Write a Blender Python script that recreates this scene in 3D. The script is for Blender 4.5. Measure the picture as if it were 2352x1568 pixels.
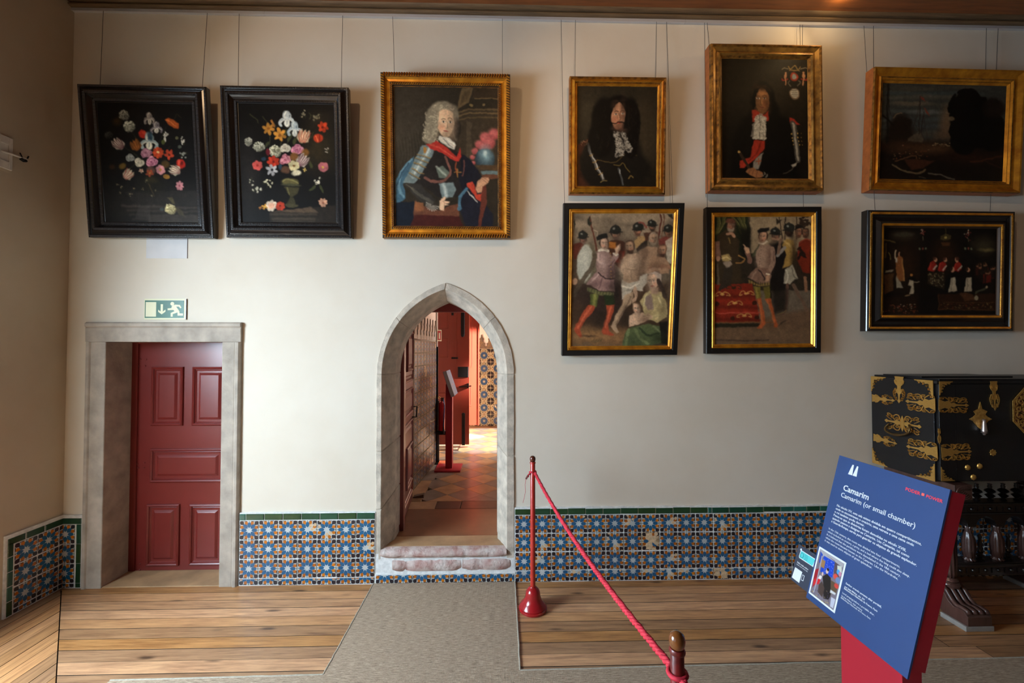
import bpy, bmesh, math, random
import numpy as np
from mathutils import Vector, Matrix
from mathutils.geometry import tessellate_polygon

# ------------------------------------------------------------------ scene, camera, light
S = bpy.context.scene
COL = S.collection
for o in list(bpy.data.objects):
    bpy.data.objects.remove(o, do_unlink=True)

FPX, CAM_D, CAM_H = 955.0, 3.11, 1.708           # focal length in pixels of a 2352 px wide frame
YAW, PITCH = math.radians(1.4), math.radians(1.2)
cd = bpy.data.cameras.new('camera'); cam = bpy.data.objects.new('camera', cd); COL.objects.link(cam)
cd.sensor_width = 36.0; cd.lens = FPX / 2352.0 * 36.0; cd.clip_start = 0.02
cam.location = (0, -CAM_D, CAM_H); cam.rotation_euler = (math.pi/2 + PITCH, 0, -YAW)
S.camera = cam
S.view_settings.view_transform = 'Standard'; S.view_settings.look = 'None'
S.view_settings.gamma = 1.0; S.view_settings.use_curve_mapping = False
S.view_settings.exposure = -0.30

wd = bpy.data.worlds.new('sky'); S.world = wd; wd.use_nodes = True
_bg = wd.node_tree.nodes['Background']; _bg.inputs[0].default_value = (0.55, 0.72, 1.0, 1); _bg.inputs[1].default_value = 1.2

def area(name, loc, aim, sx, sy, power, col, spread=math.pi):
    l = bpy.data.lights.new(name, 'AREA'); l.shape = 'RECTANGLE'; l.size = sx; l.size_y = sy
    l.energy = power; l.color = col; l.spread = spread
    o = bpy.data.objects.new(name, l); COL.objects.link(o); o.location = loc
    d = Vector(aim) - Vector(loc)
    o.rotation_euler = d.to_track_quat('-Z', 'Y').to_euler(); o['kind'] = 'helper'
    return o
def spot(name, loc, aim, power, col, angle, blend=0.4, radius=0.03):
    l = bpy.data.lights.new(name, 'SPOT'); l.energy = power; l.color = col; l.spot_size = math.radians(angle); l.spot_blend = blend; l.shadow_soft_size = radius
    o = bpy.data.objects.new(name, l); COL.objects.link(o); o.location = loc
    o.rotation_euler = (Vector(aim) - Vector(loc)).to_track_quat('-Z', 'Y').to_euler(); o['kind'] = 'helper'
    return o
# daylight standing in the window openings of the left wall, and in the sunlit room behind the arch
area('daylight_window', (-3.92, -2.15, 1.72), (0.0, -2.0, -1.4), 1.75, 2.0, 640, (0.66, 0.84, 1.0))
area('daylight_window_rear', (-3.42, -5.0, 1.75), (1.2, -4.6, 0.9), 1.2, 2.1, 20, (0.84, 0.93, 1.0))
area('daylight_passage', (1.25, 3.35, 2.0), (-0.45, 3.9, 0.35), 0.7, 1.0, 70, (1.0, 0.97, 0.93))
spot('sunbeam_door', (1.35, 2.9, 1.9), (-0.5, 4.05, 1.2), 8000, (1.0, 0.93, 0.84), 46, 0.25, 0.05)
spot('sunbeam_floor', (0.35, 3.75, 2.8), (-0.22, 3.78, 0.25), 1100, (1.0, 0.95, 0.88), 44, 0.35, 0.05)
# picture spotlights the room has on its ceiling
WARM = (1.0, 0.66, 0.36)
spot('picture_spot', (0.45, -2.5, 4.16), (1.6, 0.0, 2.9), 80, WARM, 84, 0.6)
spot('picture_spot', (-1.6, -2.5, 4.16), (-1.0, 0.0, 3.2), 58, WARM, 80, 0.7, 0.08)
spot('picture_spot', (2.40, -0.40, 4.20), (1.75, 0.0, 3.75), 6, (1.0, 0.70, 0.34), 120, 0.5, 0.02)

# ------------------------------------------------------------------ pixel rays (2352 x 1568) onto real planes
_a = math.pi/2 + PITCH
RM = Matrix.Rotation(-YAW, 3, 'Z') @ Matrix.Rotation(_a, 3, 'X')
CC = Vector((0, -CAM_D, CAM_H))
def ray(px, py): return RM @ Vector(((px - 1176)/FPX, (784 - py)/FPX, -1))
def W(px, py, y=0.0):
    d = ray(px, py); return CC + d*((y - CC.y)/d.y)
def F(px, py, z=0.0):
    d = ray(px, py); return CC + d*((z - CC.z)/d.z)
def XP(px, py, x):
    d = ray(px, py); return CC + d*((x - CC.x)/d.x)
def onplane(px, py, p0, n):
    d = ray(px, py); return CC + d*((Vector(p0) - CC).dot(n)/d.dot(n))

# ------------------------------------------------------------------ mesh helpers
def lin(c):
    return tuple(((v/255)/12.92 if v/255 <= 0.04045 else ((v/255 + 0.055)/1.055)**2.4) for v in c)

class MB:
    def __init__(s): s.v = []; s.f = []; s.m = []
    def add(s, vs, fs, m=0):
        b = len(s.v); s.v += [tuple(v) for v in vs]
        for f in fs: s.f.append(tuple(i + b for i in f)); s.m.append(m)
        return s
    def box(s, x0, x1, y0, y1, z0, z1, m=0):
        vs = [(x0,y0,z0),(x1,y0,z0),(x1,y1,z0),(x0,y1,z0),(x0,y0,z1),(x1,y0,z1),(x1,y1,z1),(x0,y1,z1)]
        return s.add(vs, [(0,3,2,1),(4,5,6,7),(0,1,5,4),(1,2,6,5),(2,3,7,6),(3,0,4,7)], m)
    def obox(s, mat, sx, sy, sz, m=0):
        vs = [mat @ Vector((a*sx/2, b*sy/2, c*sz/2)) for c in (-1,1) for a, b in ((-1,-1),(1,-1),(1,1),(-1,1))]
        return s.add(vs, [(0,3,2,1),(4,5,6,7),(0,1,5,4),(1,2,6,5),(2,3,7,6),(3,0,4,7)], m)
    def cham(s, x0, x1, y0, y1, z0, z1, c, m=0):
        # box whose front (-y) face has chamfered edges
        vs = [(x0,y1,z0),(x1,y1,z0),(x1,y1,z1),(x0,y1,z1),(x0,y0+c,z0),(x1,y0+c,z0),(x1,y0+c,z1),(x0,y0+c,z1),
              (x0+c,y0,z0+c),(x1-c,y0,z0+c),(x1-c,y0,z1-c),(x0+c,y0,z1-c)]
        return s.add(vs, [(0,3,2,1),(0,1,5,4),(1,2,6,5),(2,3,7,6),(3,0,4,7),(4,5,9,8),(5,6,10,9),(6,7,11,10),(7,4,8,11),(8,9,10,11)], m)
    def prism(s, poly, fn, d0, d1, m=0, mside=None):
        # poly: 2-D outline (counter-clockwise seen from the d0 side); fn(a, b, d) -> point
        n = len(poly); b = len(s.v)
        s.v += [tuple(fn(a, c, d0)) for a, c in poly] + [tuple(fn(a, c, d1)) for a, c in poly]
        tri = tessellate_polygon([[Vector((a, c, 0)) for a, c in poly]])
        for t in tri:
            s.f.append(tuple(b + i for i in t)); s.m.append(m)
            s.f.append(tuple(b + n + i for i in reversed(t))); s.m.append(m)
        for i in range(n):
            j = (i + 1) % n
            s.f.append((b+i, b+j, b+n+j, b+n+i)); s.m.append(m if mside is None else mside)
        return s
    def tube(s, pts, r, n=8, m=0, caps=True):
        pts = [Vector(p) for p in pts]; b = len(s.v); k = len(pts)
        rr = r if isinstance(r, (list, tuple)) else [r]*k
        up = None
        for i, p in enumerate(pts):
            t = (pts[min(i+1, k-1)] - pts[max(i-1, 0)]).normalized()
            if up is None:
                up = Vector((0,0,1)) if abs(t.z) < 0.9 else Vector((1,0,0))
            u = t.cross(up).normalized(); w = u.cross(t).normalized(); up = w
            for j in range(n):
                a = 2*math.pi*j/n; s.v.append(tuple(p + (u*math.cos(a) + w*math.sin(a))*rr[i]))
        for i in range(k-1):
            for j in range(n):
                j2 = (j+1) % n
                s.f.append((b+i*n+j, b+i*n+j2, b+(i+1)*n+j2, b+(i+1)*n+j)); s.m.append(m)
        if caps:
            s.f.append(tuple(b+j for j in reversed(range(n)))); s.m.append(m)
            s.f.append(tuple(b+(k-1)*n+j for j in range(n))); s.m.append(m)
        return s
    def lathe(s, prof, n=24, c=(0,0,0), m=0, flute=0, depth=0.0, twist=0.0):
        b = len(s.v); k = len(prof); z0 = prof[0][1]
        for r, z in prof:
            for j in range(n):
                a = 2*math.pi*j/n
                q = r*(1 - depth*(0.5 - 0.5*math.cos(flute*(a + twist*(z - z0))))) if flute else r
                s.v.append((c[0] + q*math.cos(a), c[1] + q*math.sin(a), c[2] + z))
        for i in range(k-1):
            for j in range(n):
                j2 = (j+1) % n
                s.f.append((b+i*n+j, b+i*n+j2, b+(i+1)*n+j2, b+(i+1)*n+j)); s.m.append(m)
        s.f.append(tuple(b+j for j in reversed(range(n)))); s.m.append(m)
        s.f.append(tuple(b+(k-1)*n+j for j in range(n))); s.m.append(m)
        return s
    def ribbon(s, pts, w, fn, d0, d1, m=0):
        # flat strip of a 2-D polyline, given thickness between d0 and d1
        k = len(pts); L = []; R = []
        for i in range(k):
            a = Vector(pts[max(i-1,0)]); c = Vector(pts[min(i+1,k-1)]); t = (c - a)
            if t.length < 1e-9: t = Vector((1,0))
            t.normalize(); nrm = Vector((-t.y, t.x)); ww = (w[i] if isinstance(w, (list,tuple)) else w)/2
            p = Vector(pts[i]); L.append(p + nrm*ww); R.append(p - nrm*ww)
        b = len(s.v)
        for d in (d0, d1):
            s.v += [tuple(fn(p.x, p.y, d)) for p in L] + [tuple(fn(p.x, p.y, d)) for p in R]
        for i in range(k-1):
            s.f += [(b+i, b+i+1, b+k+i+1, b+k+i), (b+i, b+2*k+i, b+2*k+i+1, b+i+1), (b+k+i, b+k+i+1, b+3*k+i+1, b+3*k+i)]; s.m += [m]*3
        return s
    def mesh(s, name, mats, smooth=None):
        me = bpy.data.meshes.new(name); me.from_pydata(s.v, [], s.f)
        for mt in mats: me.materials.append(mt)
        if len(mats) > 1: me.polygons.foreach_set('material_index', s.m)
        bm = bmesh.new(); bm.from_mesh(me); bmesh.ops.recalc_face_normals(bm, faces=bm.faces); bm.to_mesh(me); bm.free()
        if smooth is not None:
            me.shade_smooth() if smooth >= 180 else me.set_sharp_from_angle(angle=math.radians(smooth))
            if smooth < 180:
                me.polygons.foreach_set('use_smooth', [True]*len(me.polygons))
        me.update()
        return me
    def build(s, name, mats, parent=None, smooth=None, bevel=0.0):
        if not isinstance(mats, (list, tuple)): mats = [mats]
        return link(name, s.mesh(name, mats, smooth), parent, bevel)

def link(name, me, parent=None, bevel=0.0, loc=None):
    o = bpy.data.objects.new(name, me); COL.objects.link(o)
    if parent is not None: o.parent = parent
    if loc is not None: o.location = loc
    if bevel:
        b = o.modifiers.new('edge', 'BEVEL'); b.width = bevel; b.segments = 2; b.limit_method = 'ANGLE'; b.angle_limit = math.radians(40)
    return o
def thing(name, label, cat, loc=(0,0,0), group=None, mat=None):
    o = bpy.data.objects.new(name, None); COL.objects.link(o); o.empty_display_size = 0.05
    o.location = loc
    if mat is not None: o.matrix_world = mat
    o['label'] = label; o['category'] = cat
    if group: o['group'] = group
    return o
def tag(o, label, cat, group=None, kind=None):
    o['label'] = label; o['category'] = cat
    if group: o['group'] = group
    if kind: o['kind'] = kind
    return o
def struct(o, label, cat):
    o['kind'] = 'structure'; o['label'] = label; o['category'] = cat
    return o

# ------------------------------------------------------------------ materials
def nt(name):
    m = bpy.data.materials.new(name); m.use_nodes = True
    t = m.node_tree; b = t.nodes['Principled BSDF']
    return m, t, b
def nd(t, kind, **kw):
    n = t.nodes.new(kind)
    for k, v in kw.items():
        if k in n.inputs: n.inputs[k].default_value = v
        else: setattr(n, k, v)
    return n
def setin(b, k, v):
    if k in b.inputs: b.inputs[k].default_value = v
def ramp(t, fac, stops, interp='LINEAR'):
    r = nd(t, 'ShaderNodeValToRGB'); r.color_ramp.interpolation = interp
    e = r.color_ramp.elements
    while len(e) < len(stops): e.new(0.5)
    for i, (p, c) in enumerate(stops): e[i].position = p; e[i].color = (*c, 1)
    t.links.new(fac, r.inputs[0]); return r.outputs[0]
def mixc(t, fac, a, b, mode='MIX'):
    n = nd(t, 'ShaderNodeMix', data_type='RGBA', blend_type=mode)
    for i, v in ((0, fac), (6, a), (7, b)):
        if hasattr(v, 'is_output') or isinstance(v, bpy.types.NodeSocket): t.links.new(v, n.inputs[i])
        else: n.inputs[i].default_value = v if i == 0 else (*v, 1)
    return n.outputs[2]
def coords(t, scale=(1,1,1), kind='Object', rnd=0.0):
    tc = nd(t, 'ShaderNodeTexCoord'); mp = nd(t, 'ShaderNodeMapping'); mp.inputs['Scale'].default_value = scale
    out = tc.outputs[kind]
    if rnd:
        oi = nd(t, 'ShaderNodeObjectInfo'); ad = nd(t, 'ShaderNodeVectorMath', operation='ADD'); ml = nd(t, 'ShaderNodeMath', operation='MULTIPLY'); ml.inputs[1].default_value = rnd
        t.links.new(oi.outputs['Random'], ml.inputs[0]); t.links.new(out, ad.inputs[0]); t.links.new(ml.outputs[0], ad.inputs[1]); out = ad.outputs[0]
    t.links.new(out, mp.inputs[0]); return mp.outputs[0]
def noise(t, vec, scale, detail=4, rough=0.55):
    n = nd(t, 'ShaderNodeTexNoise'); n.inputs['Scale'].default_value = scale; n.inputs['Detail'].default_value = detail; n.inputs['Roughness'].default_value = rough
    t.links.new(vec, n.inputs['Vector']); return n.outputs['Fac']
def bump(t, b, h, strength=0.3, dist=0.002):
    n = nd(t, 'ShaderNodeBump'); n.inputs['Strength'].default_value = strength; n.inputs['Distance'].default_value = dist
    t.links.new(h, n.inputs['Height']); t.links.new(n.outputs[0], b.inputs['Normal'])
def pbr(name, col, rough=0.5, metal=0.0, var=0.0, scale=6.0, bmp=0.0, bscale=None, bdist=0.002, coat=0.0, rand=0.0, spec=0.5, stretch=(1,1,1), col2=None):
    m, t, b = nt(name); c = lin(col)
    b.inputs['Base Color'].default_value = (*c, 1); b.inputs['Roughness'].default_value = rough; b.inputs['Metallic'].default_value = metal
    setin(b, 'Specular IOR Level', spec); setin(b, 'Coat Weight', coat); setin(b, 'Coat Roughness', 0.15)
    out = None
    if var or bmp:
        v = coords(t, stretch, rnd=7.0 if rand else 0.0)
    if var:
        d = lin(col2) if col2 else tuple(x*(1 - var) for x in c); e = c if col2 else tuple(min(1, x*(1 + var*0.6)) for x in c)
        out = ramp(t, noise(t, v, scale, 5), [(0.3, d), (0.7, e)])
    if rand:
        oi = nd(t, 'ShaderNodeObjectInfo'); hs = nd(t, 'ShaderNodeHueSaturation'); mr = nd(t, 'ShaderNodeMapRange')
        mr.inputs['To Min'].default_value = 1 - rand; mr.inputs['To Max'].default_value = 1 + rand
        t.links.new(oi.outputs['Random'], mr.inputs[0]); t.links.new(mr.outputs[0], hs.inputs['Value'])
        if out is None: hs.inputs['Color'].default_value = (*c, 1)
        else: t.links.new(out, hs.inputs['Color'])
        out = hs.outputs[0]
    if out is not None: t.links.new(out, b.inputs['Base Color'])
    if bmp: bump(t, b, noise(t, v, bscale or scale*6, 5), bmp, bdist)
    return m

def plaster(name, col, tint):
    m, t, b = nt(name); v = coords(t)
    big = noise(t, v, 0.9, 5, 0.6); fine = noise(t, v, 9.0, 6, 0.65)
    c = ramp(t, big, [(0.32, lin(tint)), (0.62, lin(col))])
    sp = noise(t, coords(t, (3, 3, 1.2)), 7.0, 3, 0.7)
    c = mixc(t, ramp(t, sp, [(0.72, (0,0,0)), (0.8, (0.22,)*3)]), c, tuple(x*0.8 for x in lin(tint)))
    t.links.new(c, b.inputs['Base Color']); b.inputs['Roughness'].default_value = 0.85; setin(b, 'Specular IOR Level', 0.25)
    bump(t, b, fine, 0.25, 0.004); return m
def wood(name, dark, light, gs=(1.3, 16, 16), rough=0.45, knots=True, rand=0.22, coat=0.0, bmp=0.12, sat=0.0, fine=0.0):
    m, t, b = nt(name); v = coords(t, gs, rnd=31.0); w = coords(t, (gs[0]*0.35, gs[1]*0.12, gs[2]*0.12), rnd=17.0)
    g = noise(t, v, 3.0, 8, 0.62); h = noise(t, w, 3.0, 3, 0.5)
    c = ramp(t, g, [(0.25, lin(dark)), (0.5, tuple((p+q)/2*1.1 for p, q in zip(lin(dark), lin(light)))), (0.75, lin(light))])
    c = mixc(t, ramp(t, h, [(0.4, (0,0,0)), (0.75, (0.4,)*3)]), c, tuple(x*0.62 for x in lin(light)))
    if fine:
        fn = noise(t, coords(t, (gs[0]*1.6, gs[1]*5, gs[2]*5), rnd=23.0), 3.0, 6, 0.7)
        c = mixc(t, ramp(t, fn, [(0.50, (0,0,0)), (0.66, (fine,)*3)]), c, tuple(x*0.55 for x in lin(dark)))
    if knots:
        vo = nd(t, 'ShaderNodeTexVoronoi'); vo.inputs['Scale'].default_value = 1.0
        t.links.new(coords(t, (2.3, 8, 8), rnd=13.0), vo.inputs['Vector'])
        c = mixc(t, ramp(t, vo.outputs['Distance'], [(0.05, (0.85,)*3), (0.15, (0,0,0))]), c, tuple(x*0.3 for x in lin(dark)))
    oi = nd(t, 'ShaderNodeObjectInfo'); hs = nd(t, 'ShaderNodeHueSaturation'); mr = nd(t, 'ShaderNodeMapRange'); mr.inputs['To Min'].default_value = 1 - rand; mr.inputs['To Max'].default_value = 1 + rand
    t.links.new(oi.outputs['Random'], mr.inputs[0]); t.links.new(mr.outputs[0], hs.inputs['Value']); t.links.new(c, hs.inputs['Color'])
    if sat:
        ms = nd(t, 'ShaderNodeMapRange'); fr = nd(t, 'ShaderNodeMath', operation='FRACT'); mu = nd(t, 'ShaderNodeMath', operation='MULTIPLY'); mu.inputs[1].default_value = 7.3
        t.links.new(oi.outputs['Random'], mu.inputs[0]); t.links.new(mu.outputs[0], fr.inputs[0]); t.links.new(fr.outputs[0], ms.inputs[0])
        ms.inputs['To Min'].default_value = 1 - sat; ms.inputs['To Max'].default_value = 1 + sat*0.4; t.links.new(ms.outputs[0], hs.inputs['Saturation'])
    t.links.new(hs.outputs[0], b.inputs['Base Color']); b.inputs['Roughness'].default_value = rough; setin(b, 'Coat Weight', coat); setin(b, 'Coat Roughness', 0.25)
    bump(t, b, g, bmp, 0.002); return m

M = {}
M['plaster'] = plaster('plaster', (224, 215, 200), (216, 204, 186))
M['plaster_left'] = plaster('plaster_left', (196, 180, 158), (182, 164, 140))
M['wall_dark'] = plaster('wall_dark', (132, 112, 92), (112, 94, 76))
M['plaster_pink'] = plaster('plaster_pink', (236, 222, 210), (228, 210, 196))
M['plank'] = wood('plank', (120, 74, 42), (210, 155, 100), rough=0.42, coat=0.1, rand=0.32, sat=0.12, fine=0.45)
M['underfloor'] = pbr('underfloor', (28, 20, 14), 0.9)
M['ceiling_wood'] = wood('ceiling_wood', (88, 48, 22), (132, 76, 34), knots=False, rough=0.5)
M['cornice'] = wood('cornice', (70, 54, 38), (124, 98, 68), gs=(1.2, 20, 20), knots=False, rough=0.6, rand=0.05)
M['rail'] = pbr('rail', (205, 204, 208), 0.35, 0.3)
M['stone'] = pbr('stone', (176, 164, 150), 0.8, var=0.28, scale=9, bmp=0.5, bscale=60, bdist=0.003, rand=0.06)
M['stone_arch'] = pbr('stone_arch', (198, 186, 170), 0.85, var=0.32, scale=14, bmp=0.8, bscale=90, bdist=0.004, rand=0.08)
M['stone_pink'] = pbr('stone_pink', (214, 200, 192), 0.9, var=0.45, scale=13, bmp=1.0, bscale=45, bdist=0.008, col2=(164, 116, 106))
M['old_grout'] = pbr('old_grout', (112, 98, 78), 0.8, var=0.3, scale=40)
M['mortar'] = pbr('mortar', (186, 174, 158), 0.95, var=0.25, scale=30, bmp=0.6, bscale=120)
M['sill'] = pbr('sill', (178, 142, 104), 0.5, var=0.35, scale=5, bmp=0.3, bscale=50, coat=0.1)
M['slab_brown'] = pbr('slab_brown', (134, 88, 58), 0.42, var=0.35, scale=3, bmp=0.25, bscale=40, coat=0.15)
M['slab_dark'] = pbr('slab_dark', (96, 66, 50), 0.42, var=0.35, scale=4, bmp=0.25, bscale=40, coat=0.15, rand=0.1)
M['floor_ochre'] = pbr('floor_ochre', (180, 146, 110), 0.42, var=0.28, scale=7, coat=0.2, rand=0.12)
M['floor_grey'] = pbr('floor_grey', (138, 128, 120), 0.42, var=0.28, scale=7, coat=0.2, rand=0.12)
M['grout'] = pbr('grout', (226, 226, 224), 0.9, var=0.18, scale=40, bmp=0.8, bscale=160, bdist=0.002)
M['red_door'] = pbr('red_door', (116, 38, 34), 0.33, var=0.08, scale=5, coat=0.15, bmp=0.06, bscale=18)
M['red_bright'] = pbr('red_bright', (122, 40, 24), 0.42, var=0.06, scale=4)
M['iron'] = pbr('iron', (26, 24, 26), 0.5, 0.6, bmp=0.2, bscale=120)
M['white_paint'] = pbr('white_paint', (214, 206, 196), 0.6, var=0.1, scale=12)
def glaze(name, a, b2, rough=0.13):
    m, t, b = nt(name); oi = nd(t, 'ShaderNodeObjectInfo')
    n = noise(t, coords(t, rnd=9.0), 40, 3)
    c = mixc(t, oi.outputs['Random'], lin(a), lin(b2)); c = mixc(t, ramp(t, n, [(0.35, (0,0,0)), (0.75, (0.45,)*3)]), c, tuple(x*0.55 for x in lin(a)))
    t.links.new(c, b.inputs['Base Color']); b.inputs['Roughness'].default_value = rough; setin(b, 'Coat Weight', 0.3); setin(b, 'Coat Roughness', 0.08)
    bump(t, b, n, 0.12, 0.002); return m
M['gl_white'] = glaze('gl_white', (200, 205, 204), (184, 190, 190))
M['gl_blue'] = glaze('gl_blue', (26, 94, 134), (36, 86, 124))
M['gl_amber'] = glaze('gl_amber', (196, 112, 18), (158, 84, 24))
M['gl_black'] = glaze('gl_black', (44, 38, 46), (34, 30, 38))
M['gl_green'] = glaze('gl_green', (20, 70, 50), (36, 66, 28))
M['gl_teal'] = glaze('gl_teal', (40, 104, 90), (22, 76, 64))
for _k, _a, _b in (('cream', (172, 152, 118), (150, 134, 106)), ('blue', (40, 70, 104), (52, 76, 108)), ('amber', (150, 88, 26), (122, 70, 24)), ('black', (44, 34, 36), (36, 28, 30)), ('green', (40, 64, 52), (50, 60, 40))): M['old_' + _k] = glaze('old_' + _k, _a, _b, 0.32)
M['biscuit'] = pbr('biscuit', (206, 178, 142), 0.9, var=0.3, scale=60, bmp=0.8, bscale=150)
M['gl_cream'] = glaze('gl_cream', (190, 170, 134), (172, 156, 126), 0.2)
# ------------------------------------------------------------------ the room shell
XL, XR, YR, ZC = -3.17, 6.2, -6.6, 4.27
R_ = random.Random(5)
fy = lambda y: (lambda a, c, d: (a, d, c))          # (x, z) outlines
XZ = lambda a, c, d: (a, d, c)
XY = lambda a, c, d: (a, c, d)
YZ = lambda a, c, d: (d, a, c)

def arch_side(half, rise, cx, side, zs=1.53, n=10):
    # springing -> apex of a pointed arch, side = -1 left, +1 right
    R = (half*half + rise*rise)/(2*half); cxx = cx + side*half - side*R
    a1 = math.atan2(rise, -(cxx - cx)*side)
    return [(cxx + side*R*math.cos(a1*i/n), zs + R*math.sin(a1*i/n)) for i in range(n+1)]
OUT = dict(l=-0.925, r=0.092, cx=-0.4165, rise=0.68)
FAC = dict(l=-0.887, r=0.037, cx=-0.4245, rise=0.632)
INN = dict(l=-0.823, r=-0.036, cx=-0.4295, rise=0.562)
def arch_pts(A, side, n=10):
    return arch_side(A['cx'] - A['l'] if side < 0 else A['r'] - A['cx'], A['rise'], A['cx'], side, n=n)

mid = {k: (OUT[k] + FAC[k])/2 for k in OUT}
hole_l = arch_pts(mid, -1); hole_r = arch_pts(mid, 1)
poly = [(XL, -0.3), (-2.95, -0.3), (-2.95, 1.85), (-1.98, 1.85), (-1.98, -0.3), (mid['l'], -0.3)] + hole_l + hole_r[::-1][1:] + [(mid['r'], -0.3), (XR, -0.3), (XR, 4.6), (XL, 4.6)]
wall_back = struct(MB().prism(poly, XZ, 0.0, 0.22).build('wall_back', M['plaster']), 'cream plastered back wall hung with paintings', 'wall')

# left wall: a corner pier, then the splayed niche of a tall window, then a second window nearer the camera
wl = MB()
wl.box(XL-0.9, XL, -0.365, 0.3, -0.1, 4.6)
wl.box(XL-0.9, XL, -3.6, -0.365, 2.85, 4.6)                                          # over the niche
wl.prism([(XL, -0.365), (XL-0.9, -0.365), (XL-0.9, -1.2), (XL-0.05, -1.2)], XY, -0.1, 2.85)   # splayed jamb
wl.box(XL-0.9, XL, -4.3, -3.10, -0.1, 2.85); wl.box(XL-0.9, XL, -4.3, -3.6, 2.85, 4.6)
wl.box(XL-0.9, XL, -5.7, -4.3, 2.85, 4.6); wl.box(XL-0.9, XL, -5.7, -4.3, -0.1, 0.62)
wl.box(XL-0.9, XL, YR-0.2, -5.7, -0.1, 4.6)
wl.box(XL-0.9, XL-0.55, -3.10, -1.2, -0.1, 0.62)                                      # window parapet
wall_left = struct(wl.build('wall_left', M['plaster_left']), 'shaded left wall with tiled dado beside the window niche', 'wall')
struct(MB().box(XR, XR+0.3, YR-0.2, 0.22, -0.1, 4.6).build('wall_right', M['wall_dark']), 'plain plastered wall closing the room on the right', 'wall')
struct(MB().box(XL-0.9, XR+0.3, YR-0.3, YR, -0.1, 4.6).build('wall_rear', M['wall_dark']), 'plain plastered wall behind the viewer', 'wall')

# windows (frames with bars and panes), outside the picture to the left
def window(y0, y1, z0, z1, x, lab):
    root = thing('window', lab, 'window', (x, (y0+y1)/2, z0)); root['kind'] = 'structure'
    yc = (y0+y1)/2; w = (y1-y0)/2; h = z1 - z0
    f = MB(); b = 0.06
    f.box(-0.03, 0.03, -w, w, 0, b); f.box(-0.03, 0.03, -w, w, h-b, h); f.box(-0.03, 0.03, -w, -w+b, b, h-b); f.box(-0.03, 0.03, w-b, w, b, h-b); f.box(-0.03, 0.03, -0.03, 0.03, b, h-b)
    f.build('window_frame', M['white_paint'], root)
    for s in (-1, 1):
        for k in range(3):
            a, c = (b, w-b) if False else ((0.03, w-b) if s > 0 else (-w+b, -0.03))
            z_0 = b + (h-2*b)*k/3; z_1 = b + (h-2*b)*(k+1)/3
            MB().box(-0.004, 0.004, a, c, z_0+0.012, z_1-0.012).build('pane', M['glass'], root)
            if k: MB().box(-0.02, 0.02, a, c, z_0-0.012, z_0+0.012).build('glazing_bar', M['white_paint'], root)
    return root
m_, t_, b_ = nt('glass'); b_.inputs['Roughness'].default_value = 0.02; setin(b_, 'Transmission Weight', 1.0); setin(b_, 'IOR', 1.02); M['glass'] = m_
window(-3.10, -1.2, 0.62, 2.85, XL-0.82, 'tall window in the niche beside the corner').name = 'window_1'
window(-5.7, -4.3, 0.62, 2.85, XL-0.6, 'tall window in the left wall behind the viewer').name = 'window_2'

# ceiling, cornice, picture rail
cl = struct(MB().box(XL-0.9, XR+0.3, YR-0.3, 0.3, ZC+0.03, ZC+0.3).build('ceiling', M['underfloor']), 'dark brown boarded wooden ceiling', 'ceiling')
yq = 0.0
while yq > YR:
    w_ = min(0.42, yq-YR); cb = MB().box(XL-0.85, XR+0.25, -w_+0.0015, -0.0015, 0, 0.03); o = cb.build('plank', M['ceiling_wood'], cl); o.location = (0, yq, ZC); yq -= w_
prof = [(0.0, 4.213), (-0.03, 4.213)]
def arc(cy, cz, r, a0, a1, n=6): return [(cy + r*math.cos(math.radians(a0 + (a1-a0)*i/n)), cz + r*math.sin(math.radians(a0 + (a1-a0)*i/n))) for i in range(n+1)]
zc0 = W(1200, 35.5, -0.03).z
prof = [(0.0, zc0), (-0.03, zc0)] + arc(-0.035, zc0+0.014, 0.014, 270, 100) [0:7] + [(-0.045, zc0+0.030)] + arc(-0.062, zc0+0.052, 0.024, 250, 110) + [(-0.085, zc0+0.074)] + arc(-0.1, zc0+0.088, 0.013, 260, 90) + [(-0.118, ZC), (0.0, ZC)]
prof = [(0.0, zc0), (-0.026, zc0), (-0.040, zc0+0.002), (-0.050, zc0+0.008), (-0.050, zc0+0.015), (-0.042, zc0+0.021), (-0.030, zc0+0.023), (-0.030, zc0+0.028),
        (-0.062, zc0+0.028), (-0.078, zc0+0.034), (-0.084, zc0+0.044), (-0.080, zc0+0.054), (-0.068, zc0+0.060), (-0.058, zc0+0.061), (-0.058, zc0+0.066), (-0.094, zc0+0.066), (-0.104, zc0+0.070), (-0.106, zc0+0.077), (-0.100, zc0+0.083), (-0.080, zc0+0.085), (-0.080, ZC+0.01), (0.0, ZC+0.01)]
ZC2 = zc0 + 0.085
def extr(prof, x0, x1):
    b = MB(); b.prism([(a, c) for a, c in prof], YZ, x0, x1); return b
tr = struct(extr(prof, XL, XR).build('trim_1', M['cornice'], smooth=50), 'brown moulded wooden cornice above the picture rail', 'cornice')
trl = MB(); trl.prism([(-a, c) for a, c in prof], lambda a, c, d: (XL + a, d, c), -6.6, -0.1)
struct(trl.build('trim_2', M['cornice'], smooth=50), 'brown wooden cornice along the left wall', 'cornice')
zr0 = W(1200, 47, -0.012).z; zr1 = zc0 + 0.002
rl_ = MB()
for a, b2 in ((XL, -1.77), (-1.768, 1.40), (1.402, XR)):
    rl_.prism([(0.0, zr0+0.004), (-0.020, zr0+0.004), (-0.022, zr0), (-0.026, zr0), (-0.026, zr0+0.01), (-0.022, zr0+0.012), (-0.022, zr1), (0.0, zr1)], YZ, a, b2)
struct(rl_.build('trim_3', M['rail']), 'pale metal picture rail under the cornice', 'picture rail')
ZRAIL = zr0
glow_ = F(1932, -6, ZC)
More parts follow.
